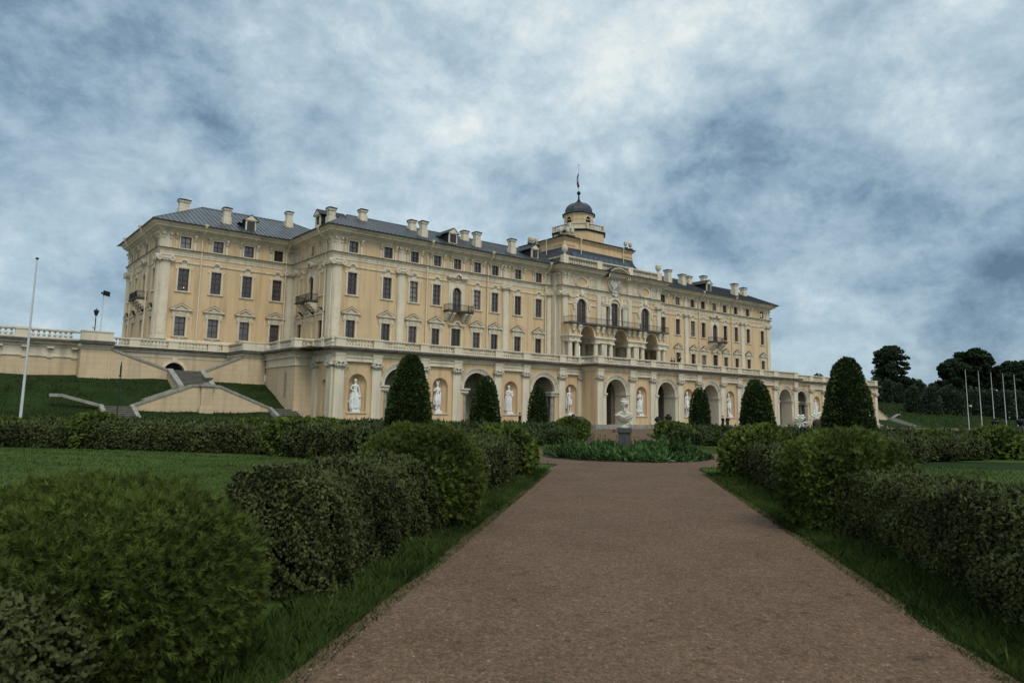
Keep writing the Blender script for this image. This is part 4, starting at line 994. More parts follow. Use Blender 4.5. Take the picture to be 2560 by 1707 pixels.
# arches: archivolt, impost, jambs
def archivolt():
    mb = MB(); sp = ZTA - AW_ / 2; r = AW_ / 2
    mb.arc(0, sp, r, r + .2, -.08, .30, 0, pi, 20); mb.arc(0, sp, r + .2, r + .40, -.14, 0, 0, pi, 20); mb.arc(0, sp, r + .40, r + .52, -.24, 0, 0, pi, 20); mb.arc(0, sp, r + .52, r + .58, -.28, 0, 0, pi, 20)
    return mb
def jamb():
    mb = MB(); sp = ZTA - AW_ / 2; r = AW_ / 2
    for s in (-1, 1):
        mb.box(min(s * (r - .02), s * (r + .58)), max(s * (r - .02), s * (r + .58)), -.10, 1.75, .5, sp - .5); mb.box(min(s * (r - .02), s * (r + .62)), max(s * (r - .02), s * (r + .62)), -.14, 1.75, sp - .5, sp - .2)
        mb.box(min(s * (r - .12), s * (r + .68)), max(s * (r - .12), s * (r + .68)), -.24, 1.75, sp - .2, sp)
    mb.arc(0, sp, r - .02, r + .2, .30, 1.75, 0, pi, 20)
    return mb
av = archivolt().mesh('archivolt', CRMD); jm = jamb().mesh('jamb', CRM)
def capital():
    mb = MB(); mb.box(-.62, .62, -.50, 0, 6.30, 6.40); mb.prism([(-.46, 5.85), (.46, 5.85), (.56, 6.3), (-.56, 6.3)], -.36, 0)
    for s in (-1, 1):
        mb.arc(s * .48, 6.12, .0, .2, -.5, 0, 0, 2 * pi, 10); mb.ball((s * .3, -.38, 5.98), .15, 5); mb.ball((s * .48, -.5, 6.12), .09, 4)
    mb.ball((0, -.42, 6.02), .16, 6); mb.ball((0, -.48, 6.25), .12, 5); mb.box(-.5, .5, -.32, 0, 5.76, 5.85)
    return mb
cpm = capital().mesh('capital', CAPM)
def tpil(w=1.0):
    mb = MB(); a = w / 2; mb.box(-a, a, -.24, 0, .75, 5.76); mb.box(-a - .1, a + .1, -.34, 0, .5, .82); mb.box(-a, a, -.37, 0, 6.41, 6.965); return mb
tpm = tpil().mesh('pilaster', CRM)
for x in arches_c: link('archivolt', av, terr, (x, TC, 0)); link('jamb', jm, terr, (x, TC, 0))
scol = column(3.3, .27, 12).mesh('column', STN, True)
def impost():
    mb = MB(); 
    for s in (-1, 1):
        a, b_ = sorted((s * 1.15, s * 2.25)); mb.box(a, b_, -.12, 2.1, 3.80, 3.98); mb.box(a + .06, b_ - .06, -.08, 2.0, 3.98, 4.12); a2, b2_ = sorted((s * 1.02, s * 2.4)); mb.box(a2, b2_, -.26, 2.2, 4.12, 4.27)
    return mb
imp = impost().mesh('impost', CRMD)
for s in (-1, 1):
    for x in arches_s:
        link('archivolt', av, terr, (s * x, TY, 0)); link('impost', imp, terr, (s * x, TY, 0))
        for q in (-1, 1):
            for yy in (.25, 1.15, 1.85): link('column', scol, terr, (s * x + q * 1.55, TY + yy, .5))
PC = [21.87, 16.15, 12.25, 6.7, 2.75]; PS = [54.5, 50.5, 45.1, 40.9, 35.35, 31.3, 25.65]
pil_at = [(s * x, TC) for s in (-1, 1) for x in PC] + [(s * x, TY) for s in (-1, 1) for x in PS]
for x, y in pil_at:
    o = link('pilaster', tpm, terr, (x, y, 0)); link('capital', cpm, o)
for s in (-1, 1):
    for yy in (TY + .55, -13.3): o = link('pilaster', tpm, terr, (s * TX, yy, 0), -pi / 2 if s < 0 else pi / 2); link('capital', cpm, o)
    mb = MB(); mb.box(-.28, .28, -.2, 0, .5, 5.76); o = link('pilaster', mb.mesh('pilaster', CRM), terr, (s * (TB + .3), TY, 0))
    o = link('capital', cpm, o); o.scale = (.6, .8, 1)
# entablature, architrave breaks, slab, base step
mb = MB(); mb.sweep(TPATH, [(0, 6.95), (.12, 6.96), (.12, 7.14), (.20, 7.18), (.22, 7.30), (.42, 7.38), (.44, 7.48), (.58, 7.52), (0, 7.55)])
for x, y in pil_at: mb.box(x - .56, x + .56, y - .41, y, 6.966, 7.2)
tpart(mb, 'cornice', CRM)
def bay(a, b_, y):
    a, b_ = min(a, b_), max(a, b_); mb = MB(); mb.box(a, b_, y - .30, y, 6.42, 6.55); mb.box(a, b_, y - .26, y, 6.55, 6.80); mb.box(a, b_, y - .34, y, 6.80, 6.952); tpart(mb, 'architrave', CRM)
for s in (-1, 1):
    bay(s * 22.4, s * 21.3, TC); bay(s * 16.7, s * 11.75, TC); bay(s * 7.23, s * 2.22, TC)
    for a, b_ in ((55.03, 49.97), (45.65, 40.3), (35.9, 30.75), (26.2, 22.36)): bay(s * a, s * b_, TY)
    a, b_ = sorted((s * TX, s * (TX + .3))); mb = MB(); mb.box(a, b_, TY, -12.92, 6.42, 6.952); tpart(mb, 'architrave', CRM)
mb = MB(); mb.sweep(TPATH, [(.2, 7.50), (.66, 7.46), (.76, 7.52), (.78, 7.68), (.68, 7.78), (-3.0, 7.82)]); tpart(mb, 'slab_edge', STND)
mb = MB(); mb.box(-57, 57, -16.5, 12.0, 7.70, 7.80); mb.box(-22, 22, -19.5, -16.5, 7.70, 7.80); mb.box(-90, -57, -.5, 45, 7.70, 7.80); mb.box(57, 90, -.5, 45, 7.70, 7.80); mb.box(-57, 57, 12.0, 45, 7.70, 7.80); tpart(mb, 'terrace_floor', STN)
mb = MB(); P2 = [(-TX, -13), (-TX, TY), (-TB, TY), (-TB, TC), (TB, TC), (TB, TY), (TX, TY), (TX, -13)]
mb.sweep(P2, [(-1.8, .5), (.42, .5), (.42, .42), (.50, .38), (.50, .02), (.9, .02), (.9, -.2)]); 
for x, y in pil_at: mb.box(x - .72, x + .72, y - .62, y, -.1, .52)
tpart(mb, 'stone_step', STN)
# grotto rooms behind the arches
mb = MB()
mb.box(-22, 22, -13.2, -13.0, 0, 7.6)
for x in [-16.2 - .9, -11.5, -7.0, -2.6, 2.6, 7.0, 11.5, 17.1, -21.35, 21.35] : mb.box(x - .9, x + .9, TC + 1.75, -13.2, .0, 7.6)
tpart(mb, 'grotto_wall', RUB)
for s in (-1, 1):
    mb = MB()
    for x in (24.0, 33.35, 42.9, 52.0): mb.box(s * x - 2.2, s * x + 2.2, TY + .95, -13.25, 0, 7.6)
    mb.box(*sorted((s * 23, s * 54)), -13.4, -13.25, 0, 7.6)
    tpart(mb, 'passage_wall', CRMD)
mb = MB(); mb.box(-TX + .2, TX - .2, TY + .9, -13, .3, .45); mb.box(-TB + .2, TB - .2, TC + .9, TY + .9, .3, .45); mb.box(-TX + .2, TX - .2, TY + .9, -13, 6.6, 7.6); mb.box(-TB + .2, TB - .2, TC + .9, TY + .9, 6.6, 7.6); tpart(mb, 'grotto_floor', SOIL)
# angled rusticated blocks at both ends
for s in (-1, 1):
    mb = MB()
    def BX_(x0, x1, y0, y1, z0, z1):
        a, b_ = sorted((s * x0, s * x1)); mb.box(a, b_, y0, y1, z0, z1)
    BX_(TX + .0, 57.0, -12.9, -5.0, -.2, 6.1)
    tpart(mb, 'corner_block', YELB)
    mb = MB(); BX_(TX, 57.04, -12.94, -5.0, 6.1, 6.96); BX_(TX, 57.12, -13.02, -5.0, 6.04, 6.14); BX_(TX, 57.1, -13, -5, 6.85, 6.96)
    for k in range(11):
        y_ = -12.6 + k * .72; BX_(57.1, 57.4, y_, y_ + .32, 6.86, 6.98)
    for k in range(3): BX_(55.2 + k * .72, 55.52 + k * .72, -13.35, -13.0, 6.86, 6.98)
    tpart(mb, 'frieze', CRM)
mb = MB(); mb.add([( -57.02, -10.9, 2.9), (-57.02, -10.3, 2.9), (-57.02, -10.3, 5.0), (-57.02, -10.4, 5.4), (-57.02, -10.6, 5.6), (-57.02, -10.8, 5.4), (-57.02, -10.9, 5.0)], [tuple(range(7))]); tpart(mb, 'blind_slit', mat('shaded_slit', (.30, .24, .16), .95))
# balustrade: piers and baluster panels
def bal_section(par, p, q, z=7.80, step=.30, pw=.52, sc=.95):
    L_ = math.dist(p, q); u = ((q[0] - p[0]) / L_, (q[1] - p[1]) / L_); ang = atan2(u[1], u[0])
    mb = MB(); mb.box(0, L_, -.17, .17, z - .05, z + .17); mb.box(0, L_, -.18, .18, z + .72, z + .78); mb.box(0, L_, -.22, .22, z + .78, z + .90)
    baluster_row(mb, (pw, 0), (L_ - pw, 0), z + .17, .55, step, 8, sc)
    return mb.build('balustrade_panel', CRM, par, (p[0], p[1], 0), ang)
def bal_pier(par, x, y, z=7.80, w=1.04, rz=0.0, d=.5):
    def mk():
        mb = MB(); mb.box(-w / 2, w / 2, -d / 2, d / 2, z - .06, z + .76); mb.box(-w / 2 - .04, w / 2 + .04, -d / 2 - .06, d / 2 + .06, z + .76, z + .935); mb.box(-w / 2 - .03, w / 2 + .03, -d / 2 - .03, d / 2 + .03, z - .06, z + .18); return mb.mesh('balustrade_pier', CRM)
    return link('balustrade_pier', M3(('bp', w, d), mk), par, (x, y, 0), rz)
bo = .12
def run(par, xs, y):
    for i, x in enumerate(xs): bal_pier(par, x, y)
    for i in range(len(xs) - 1): bal_section(par, (xs[i], y), (xs[i + 1], y))
run(terr, [-54.5, -50.5, -45.1, -40.9, -35.35, -31.3, -25.65], TY - bo); run(terr, [25.65, 31.3, 35.35, 40.9, 45.1, 50.5, 54.5], TY - bo)
run(terr, [-21.87, -16.15, -12.25, -6.7, -2.75, 2.75, 6.7, 12.25, 16.15, 21.87], TC - bo)
for s in (-1, 1):
    bal_section(terr, (s * 25.65, TY - bo), (s * (TB + .3), TY - bo)); bal_pier(terr, s * (TB + .45), TY - bo, w=.5)
    bal_section(terr, (s * (TB + bo), TY - .1), (s * (TB + bo), TC - bo)); 
    x = s * (TX + bo)
    bal_section(terr, (x, TY), (x, -15.2)); bal_pier(terr, x, -15.2, w=.6, rz=pi / 2); bal_section(terr, (x, -15.2), (x, -12.9)); bal_pier(terr, x, -12.95, w=.6)
    bal_section(terr, (x, -12.9 - bo), (s * 57.0, -12.9 - bo)); bal_pier(terr, s * 56.95, -12.75, w=.75, d=.9)
    bal_section(terr, (s * (57.0 + bo), -12.9), (s * (57.0 + bo), -9.0)); bal_pier(terr, s * (57 + bo), -9.0, w=.7, rz=pi / 2); bal_section(terr, (s * (57 + bo), -9.0), (s * (57 + bo), -5.6))

TREAD = mat('worn_step', (0.19, 0.175, 0.145), 0.9, var=.2, vscale=3)  # plain tread colour, lighter beside the shade-darkened risers
RISER = mat('dimmed_riser', (0.095, 0.088, 0.072), 0.9, var=.25, vscale=3)  # shadow under the nosings put into a darker riser colour
# ================================================================== RETAINING WALLS + STAIRS (mirrored at both ends)
def zig(s, label_wall, label_stair, grp):
    """retaining wall with archway and the double ramp of steps in front of it; s = -1 left, 1 right. Local x counted from the axis at |X| = 65."""
    AX = s * 65.0
    rw = empty('retaining_wall', (AX, 0, 0), 0, label_wall, 'wall')
    def rp(mb, name, mats): return mb.build(name, mats, rw)
    mb = MB(); far = 60 if s < 0 else 12
    wall(mb, -7.0, 8.0, 2.0, 7.0, [(.1, 2.1, 2.0, 6.45, True)], 0, .8)
    mb.cur = 0
    # far wing wall (plane 3.5 in front), side walls
    wx = (-far - 7, -7.0) if s < 0 else (7.0, far + 7)
    mb.box(wx[0], wx[1], -3.5, 0, 2.0, 6.3)
    rp(mb, 'wall', YELB)
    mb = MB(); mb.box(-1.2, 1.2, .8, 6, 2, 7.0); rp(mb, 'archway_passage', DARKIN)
    mb = MB(); mb.arc(.1, 5.4, 1.05, 1.36, -.08, 0, 0, pi, 18); mb.box(-1.26, -.95, -.08, 0, 4, 5.4); mb.box(1.15, 1.46, -.08, 0, 4, 5.4); mb.prism([(-.1, 6.5), (.3, 6.5), (.42, 6.95), (-.22, 6.95)], -.12, 0); mb.box(-7, 8, -.05, 0, 6.9, 7.3); mb.sweep([(-7, 0), (8, 0)], [(0, 7.3), (.25, 7.35), (.3, 7.55), (0, 7.6)]); rp(mb, 'trim', CRM)
    mb = MB(); mb.box(wx[0], wx[1], -3.53, -.1, 6.3, 7.2); mb.box(wx[0], wx[1], -3.6, -.1, 6.22, 6.33); mb.sweep([(wx[0], -3.5), (wx[1], -3.5)], [(.03, 7.1), (.1, 7.12), (.12, 7.3), (.45, 7.4), (.5, 7.58), (0, 7.6)])
    n = int((wx[1] - wx[0]) / 1.95)
    for k in range(n):
        x0 = wx[0] + .6 + k * 1.95
        mb.box(x0, x0 + .55, -3.9, -3.5, 6.98, 7.1); mb.box(x0 + .04, x0 + .5, -3.62, -3.5, 6.12, 6.2)
        for j in range(3): mb.box(x0 + .04 + j * .17, x0 + .15 + j * .17, -3.57, -3.5, 6.34, 6.95)
    rp(mb, 'frieze', CRM)
    mb = MB(); mb.box(wx[0], wx[1], -4.15, 0, 7.58, 7.80); mb.box(-7, 8, -.5, 0, 7.58, 7.80)
    mb.box(-9.4, -6.6, -5.55, -1.0, 7.5, 7.80); mb.box(5.2, 8.1, -5.5, -1.0, 7.5, 7.80); rp(mb, 'slab_edge', STND)
    # battered piers
    def batt(x0, x1, nm_):
        mb = MB(); mb.hexa([(x0 - .18, -5.25, 2.0), (x1 + .05, -5.25, 2.0), (x1 + .05, 0, 2.0), (x0 - .18, 0, 2.0), (x0, -5.0, 7.05), (x1, -5.0, 7.05), (x1, 0, 7.05), (x0, 0, 7.05)]); rp(mb, nm_, YELB)
        mb = MB(); mb.box(x0 - .06, x1 + .06, -5.08, 0, 7.05, 7.24); mb.box(x0 - .16, x1 + .16, -5.2, 0, 7.24, 7.5); mb.box(x0 - .1, x1 + .1, -5.12, -4.5, 7.8, 8.62); mb.box(x0 - .14, x1 + .14, -5.18, -4.4, 8.62, 8.74); rp(mb, 'pier_cap', CRM)
    batt(-9.25, -6.8, 'pier'); batt(5.55, 7.9, 'pier')
    mb = MB(); mb.box(-7.1, -6.9, -5.0, 0, 7.6, 7.8); rp(mb, 'return_edge', CRM)
    ys = -3.75
    if s < 0:
        xs_ = [-9.2 - 4.6 * k for k in range(13)]
        for i in range(len(xs_) - 1):
            bal_section(rw, (xs_[i + 1], ys), (xs_[i], ys), 7.8, .40, .6, 1.25); bal_pier(rw, xs_[i + 1], ys, w=1.1)
    else: bal_section(rw, (7.9, ys), (19, ys))
    run(rw, [-6.6, -3.9, -.2, 3.8, 5.3], -.2)
    bal_section(rw, (-6.95, -4.9), (-6.95, -.2)); bal_section(rw, (5.6, -4.8), (5.6, -.2))
    # ---- stairs
    st = empty('garden_stairs', (AX, -5.0, 1.0), 0, label_stair, 'stairs', grp)
    def sp(mb, name, mats, parent=None): o = mb.build(name, mats, parent or st); o.location = (0, 5.0, -1.0) if parent is None else (0, 0, 0); return o
    def flight(name, x0, x1, y0, y1, z0, z1, n, axis='y'):
        mb = MB(); RS = True
        for k in range(n):
            t0, t1 = k / n, (k + 1) / n; z = z0 + (z1 - z0) * (k) / n if z1 < z0 else z0
            zt = z0 + (z1 - z0) * t1
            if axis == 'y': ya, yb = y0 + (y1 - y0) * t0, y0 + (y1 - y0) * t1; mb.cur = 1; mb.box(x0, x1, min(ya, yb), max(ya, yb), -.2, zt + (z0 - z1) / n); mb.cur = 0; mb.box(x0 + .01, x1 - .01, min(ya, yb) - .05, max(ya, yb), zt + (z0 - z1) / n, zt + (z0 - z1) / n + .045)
            else: xa, xb = x0 + (x1 - x0) * t0, x0 + (x1 - x0) * t1; mb.box(min(xa, xb), max(xa, xb), y0, y1, -.2, zt + (z0 - z1) / n)
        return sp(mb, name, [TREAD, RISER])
    flight('steps', -1.25, 1.25, -5.3, -9.3, 5.35, 3.62, 13)
    mb = MB(); mb.box(-1.6, 1.6, -5.35, 0, 2, 5.38); sp(mb, 'landing', STN); mb = MB(); mb.box(-2.2, 2.2, -11.55, -9.3, 1.0, 3.62); sp(mb, 'landing', STN)
    # filling walls with sloping copings beside the head of the stairs
    def slope_wall(x0, z0, x1, z1, y, th=.45, zb=2.0, mats=YELB, name='slope_wall', cop=.55, solid=True):
        a = (x0, z0) if x0 < x1 else (x1, z1); b_ = (x1, z1) if x0 < x1 else (x0, z0)
        mb = MB(); mb.prism([(a[0], zb), (b_[0], zb), (b_[0], b_[1] - .2), (a[0], a[1] - .2)], y, y + th)
        if solid: sp(mb, name, mats)
        mb = MB(); n_ = max(2, int(abs(x1 - x0) / 1.15))
        for k in range(n_):
            t0, t1 = (k + .012) / n_, (k + .988) / n_
            p = (a[0] + (b_[0] - a[0]) * t0, a[1] + (b_[1] - a[1]) * t0); q = (a[0] + (b_[0] - a[0]) * t1, a[1] + (b_[1] - a[1]) * t1)
            mb.prism([(p[0], p[1] - .2), (q[0], q[1] - .2), (q[0], q[1] + .02), (p[0], p[1] + .02)], y - .09, y + cop)
        sp(mb, 'coping', STN)
    slope_wall(-6.85, 7.25, -1.7, 5.5, -5.0); slope_wall(5.6, 7.25, 1.7, 5.5, -5.0)
    for q in (-1, 1):
        mb = MB(); x0, x1 = sorted((q * 1.25, q * 1.75)); mb.hexa([(x0, -9.4, 3.5), (x1, -9.4, 3.5), (x1, -5.0, 5.2), (x0, -5.0, 5.2), (x0, -9.4, 3.86), (x1, -9.4, 3.86), (x1, -5.0, 5.56), (x0, -5.0, 5.56)]); sp(mb, 'coping', STN)
    for q in (-1, 1):
        mb = MB(); x0, x1 = sorted((q * 1.3, q * 1.68)); mb.hexa([(x0, -9.4, 1), (x1, -9.4, 1), (x1, -5.0, 1), (x0, -5.0, 1), (x0, -9.4, 3.5), (x1, -9.4, 3.5), (x1, -5.0, 5.2), (x0, -5.0, 5.2)]); sp(mb, 'string_wall', YELB)
    # parapet with pilaster
    mb = MB(); mb.prism([(-6.1, 0), (6.1, 0), (6.1, 1.72), (1.2, 3.66), (-1.2, 3.66), (-6.1, 1.72)], -12.0, -11.6); sp(mb, 'parapet', YELB)
    slope_wall(-6.1, 1.92, -1.2, 3.86, -12.0, solid=False); slope_wall(6.1, 1.92, 1.2, 3.86, -12.0, solid=False); slope_wall(-1.2, 3.86, 1.2, 3.86, -12.0, solid=False)
    mb = MB(); mb.box(-.45, .5, -12.35, -11.9, .6, 3.7); mb.box(-.62, .68, -12.5, -11.9, .6, 1.75); mb.box(-.55, .6, -12.42, -11.8, 1.75, 1.9); sp(mb, 'pedestal', YELB)
    mb = MB(); mb.box(-.62, .66, -12.5, -11.5, 3.7, 3.9); sp(mb, 'pedestal_cap', STN)
    # rear string of the lower flights
    for q in (-1, 1):
        mb = MB(); n = 13
        for k in range(n):
            xa, xb = q * (1.2 + 4.9 * k / n), q * (1.2 + 4.9 * (k + 1) / n); mb.box(min(xa, xb), max(xa, xb), -11.6, -9.6, .5, 3.62 - (3.62 - 1.75) * (k + 1) / n + .14)
        sp(mb, 'steps', STN)
        x0, x1 = sorted((q * 6.1, q * 8.4)); mb = MB(); mb.box(x0, x1, -11.98, -9.6, .2, 1.75); sp(mb, 'landing', STN)
        # back coping of the side flight and outer shoulder
        a, b_ = (q * 1.75, 3.66), (q * 6.2, 1.9)
        mb = MB(); mb.prism([(a[0], a[1] - .5), (b_[0], b_[1] - .4), (b_[0], b_[1]), (a[0], a[1])] if q > 0 else [(b_[0], b_[1] - .4), (a[0], a[1] - .5), (a[0], a[1]), (b_[0], b_[1])], -9.6, -9.25); sp(mb, 'coping', STN)
        # front flight
        mb = MB(); n = 9
        for k in range(n):
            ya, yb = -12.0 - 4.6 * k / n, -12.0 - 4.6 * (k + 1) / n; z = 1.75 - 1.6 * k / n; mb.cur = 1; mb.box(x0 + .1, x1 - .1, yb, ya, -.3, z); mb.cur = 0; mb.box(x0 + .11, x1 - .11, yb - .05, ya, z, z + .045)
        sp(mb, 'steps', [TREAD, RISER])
        for xx in (x0 - .2, x1 - .1):
            mb = MB(); mb.hexa([(xx, -16.8, -.3), (xx + .32, -16.8, -.3), (xx + .32, -12.0, -.3), (xx, -12.0, -.3), (xx, -16.8, .32), (xx + .32, -16.8, .32), (xx + .32, -12.0, 1.96), (xx, -12.0, 1.96)])
            mb.box(xx - .02, xx + .34, -17.3, -16.8, -.3, .34); sp(mb, 'coping', STN)
        if q == s or s < 0 and q < 0:
            mb = MB(); xa = q * 8.3; xb = q * 11.3
            mb.prism(sorted([(xa, 1.66), (xb, 2.48)]) + sorted([(xa, 1.92), (xb, 2.74)], reverse=True), -12.0, -11.62); mb.box(min(xb, xb + q * .9), max(xb, xb + q * .9), -12.0, -11.62, 2.5, 2.76); sp(mb, 'coping', STN)
    urn = MB(); urn.lathe([(.34, 0), (.34, .1), (.16, .18), (.18, .3), (.44, .42), (.52, .56), (.56, .62), (.2, .64), (.1, .74), (.02, .76)], 14)
    urn.build('stone_urn', STN, None, (AX + .02, -12.0, 3.9), 0, True)
    tag(bpy.context.scene.objects[-1] if False else bpy.data.objects['stone_urn' if s < 0 else 'stone_urn.001'], 'flat grey stone urn topping the pedestal of the %s garden staircase' % ('left' if s < 0 else 'right'), 'urn', 'staircase urns')
zig(-1, 'ochre block retaining wall with dark archway and balustrade left of the palace', 'grey stone double staircase on the grass bank left of the palace', 'garden staircases')
zig(1, 'ochre retaining wall beyond the right end of the arcaded terrace', 'grey stone double staircase on the grass bank right of the terrace', 'garden staircases')

# ================================================================== GROUND
O0 = (-62.9, -61.5); ESX, ESY = sin(radians(47)), cos(radians(47))
def ST2(s, t): return (O0[0] + s * ESX + t * ESY, O0[1] + s * ESY - t * ESX)
def interp(v, tab):
    for (a, za), (b, zb) in zip(tab, tab[1:]):
        if v <= b: return za + (zb - za) * max(0, min(1, (v - a) / (b - a)))
    return tab[-1][1]
def ground_h(x, y):
    L_ = interp(y, [(-17.2, 0), (-12.0, 1.42), (-5, 4.42), (0, 4.9), (0.5, 4.9)])
    R_ = interp(y + max(0, x - 75) * .38, [(-22, 0), (-16, .9), (-11, 2.3), (-3, 3.3), (18, 5.8), (60, 8)])
    if x < 56: return L_ if x < -56 else 0.0
    f = max(0, min(1, (x - 72) / 6)); base = min(L_, 4.4)
    return base * (1 - f) + R_ * f
mb = MB()
xs = [-700, -300, -150] + [-110 + 2 * i for i in range(0, 26)] + [-57.1, -56.5, -20, 20, 56.4, 57.1] + [60 + 2.5 * i for i in range(36)] + [170, 200, 300, 700, 1500]
ys = [-1500, -500, -200, -120, -80, -50, -40] + [-36 + 1.0 * i for i in range(37)] + [2 + 4 * i for i in range(12)] + [60, 100, 200, 500, 1500]
V = [(x, y, ground_h(x, y) + (.12 * sin(x * .7 + y * .9) * sin(y * .6 - x * .3) * min(1, max(0, ground_h(x, y))))) for y in ys for x in xs]
nx = len(xs); F = [(j * nx + i, j * nx + i + 1, (j + 1) * nx + i + 1, (j + 1) * nx + i) for j in range(len(ys) - 1) for i in range(nx - 1)]
mb.v, mb.f, mb.m = V, F, [0] * len(F)
g = mb.build('ground', BANK, None, smooth=True); g['kind'] = 'structure'
def strip(pts_l, pts_r, z):
    v = []; f = []
    for a, b_ in zip(pts_l, pts_r): v += [(*a, z), (*b_, z)]
    for i in range(len(pts_l) - 1): f.append((2 * i, 2 * i + 1, 2 * i + 3, 2 * i + 2))
    return v, f
mb = MB(); rg = random.Random(3)
def edge(s0, s1, t, n, j=.045): return [ST2(s0 + (s1 - s0) * i / n, t + rg.uniform(-j, j) + .08 * sin(i * .21 + t) + .04 * sin(i * .083 * n / 60)) for i in range(n + 1)]
v, f = strip(edge(-60, -3.5, -2.40, 300), edge(-60, -3.5, 2.34, 300), .012); mb.add(v, f)
v, f = strip(edge(3.5, 45, -2.35, 60), edge(3.5, 45, 2.35, 60), .012); mb.add(v, f)
for t0, t1 in ((-3.5, -60), (3.5, 9)):
    n = 80 if t0 < 0 else 10; L1 = [ST2(-1.9 + rg.uniform(-.05, .05), t0 + (t1 - t0) * i / n) for i in range(n + 1)]; L2 = [ST2(1.9 + rg.uniform(-.05, .05), t0 + (t1 - t0) * i / n) for i in range(n + 1)]
    v, f = strip(L1, L2, .012); mb.add(v, f)
n = 120; v = []; f = []
for i in range(n):
    a = 2 * pi * i / n; r1 = 5.75 + rg.uniform(-.05, .05); v += [(*ST2(3.2 * cos(a), 3.2 * sin(a)), .016), (*ST2(r1 * cos(a), r1 * sin(a)), .016)]
for i in range(n): k = (i + 1) % n; f.append((2 * i, 2 * k, 2 * k + 1, 2 * i + 1))
mb.add(v, f)
gp = mb.build('gravel_path', GRAV); gp['kind'] = 'structure'
mb = MB(); mb.add([(-62, -36, .006), (75, -36, .006), (75, -17.6, .006), (-62, -17.6, .006)], [(0, 1, 2, 3)]); fc = mb.build('gravel_forecourt', GRAV); fc['kind'] = 'structure'
mb = MB(); pts = [ST2(3.35 * cos(2 * pi * i / 48), 3.35 * sin(2 * pi * i / 48)) for i in range(48)]; mb.add([(*p, .03) for p in pts] + [(*O0, .12)], [(i, (i + 1) % 48, 48) for i in range(48)]); sb = mb.build('soil', SOIL); sb['kind'] = 'structure'
# the four lawns
mb = MB()
def lawn(sgs, sgt):
    pts = [(5.9 * cos(a), 5.9 * sin(a)) for a in [radians(24 + i * 4.2) for i in range(11)]]
    poly = [(sgs * p, sgt * q) for p, q in pts] + [(sgs * 2.0, sgt * 45), (sgs * 40, sgt * 45), (sgs * 40, sgt * 2.45)]
    mb.add([(*ST2(a, b_), .008) for a, b_ in poly], [tuple(range(len(poly)))])
for a in (-1, 1):
    for b_ in (-1, 1): lawn(a, b_)
lw = mb.build('lawn', LAWN); lw['kind'] = 'structure'

# small gold-coloured flecks scattered along the dark slab edge, right half
mb = MB(); r = random.Random(12)
for k in range(330):
    x = r.uniform(2, 54.5) if r.random() < .3 else r.uniform(22, 52); y = (TC if x < TB else TY) - .74; z = 7.66 + r.uniform(-.10, .08); q_ = r.uniform(.05, .13)
    mb.add([(x - q_, y - r.uniform(0, .06), z), (x, y - .05, z - q_ * .5), (x + q_, y - r.uniform(0, .06), z + r.uniform(-.05, .05)), (x, y + .02, z + q_ * .5)], [(0, 1, 2, 3)])
o = mb.build('gilt_coloured_flecks', mat('gilt_coloured', (.85, .55, .16), .35, metal=.6, var=.3, vscale=4), terr); o['kind'] = 'stuff'
# plaster losses round the first niche
mb = MB(); 
for x, z, w, h in ((-54.25, 5.45, .26, .5), (-53.55, 5.55, .3, .42)): mb.prism([(x - w / 2, z + h), (x + w / 2, z + h * .8), (x + w * .3, z + .1), (x, z), (x - w * .2, z + h * .5)], TY - (.262 if x < -54 else .02), TY)
tpart(mb, 'bare_patch', STN)
mb = MB()
for k in range(34):
    x = r.uniform(-53.9, -52.8) if k < 24 else r.uniform(-53.9, -51.2); z = r.uniform(3.6, 6.2) if k < 24 else r.uniform(5.5, 6.2); q_ = r.uniform(.03, .09)
    if abs(x + 52.45) < 1.05 and z < 5.4: continue
    mb.prism([(x - q_, z), (x, z - q_ * .7), (x + q_, z + q_ * .2), (x + q_ * .2, z + q_)], TY - .008, TY)
tpart(mb, 'flaked_paint', mat('bare_plaster', (.62, .56, .46), .9))

# ================================================================== FOLIAGE
RNG = np.random.default_rng(11)
DEAD = leafmat('dead_sprig', (.19, .085, .03))
def quads_mesh(name, verts, nper, mats, tint=None, core=None):
    """mesh from (n, nper, 3) polygons; core = MB added as second material"""
    n = verts.shape[0]; V = verts.reshape(-1, 3)
    cv = np.array(core.v, dtype=float) if core and core.v else np.zeros((0, 3)); cf = core.f if core else []
    me = bpy.data.meshes.new(name)
    nv = len(V) + len(cv); loops = n * nper + sum(len(f) for f in cf)
    me.vertices.add(nv); me.vertices.foreach_set('co', np.vstack([V, cv]).astype(np.float32).ravel())
    me.loops.add(loops); li = list(range(0)); 
    idx = np.arange(n * nper, dtype=np.int32)
    ci = np.array([i + len(V) for f in cf for i in f], dtype=np.int32)
    me.loops.foreach_set('vertex_index', np.concatenate([idx, ci]))
    me.polygons.add(n + len(cf))
    tot = np.concatenate([np.full(n, nper), np.array([len(f) for f in cf], dtype=int)]).astype(np.int32); st = np.concatenate([[0], np.cumsum(tot)[:-1]]).astype(np.int32)
    me.polygons.foreach_set('loop_start', st)
    try: me.polygons.foreach_set('loop_total', tot)
    except Exception: pass
    mi = np.concatenate([np.zeros(n), np.ones(len(cf))]).astype(np.int32)
    for m in mats: me.materials.append(m)
    me.polygons.foreach_set('material_index', mi)
    at = me.attributes.new('tint', 'FLOAT', 'FACE'); tv = np.ones(n + len(cf), dtype=np.float32)
    tv[:n] = tint if tint is not None else RNG.uniform(.6, 1.5, n)
    at.data.foreach_set('value', tv)
    me.update(calc_edges=True); me.validate(); return me
def unit(a): return a / np.maximum(np.linalg.norm(a, axis=1, keepdims=True), 1e-9)
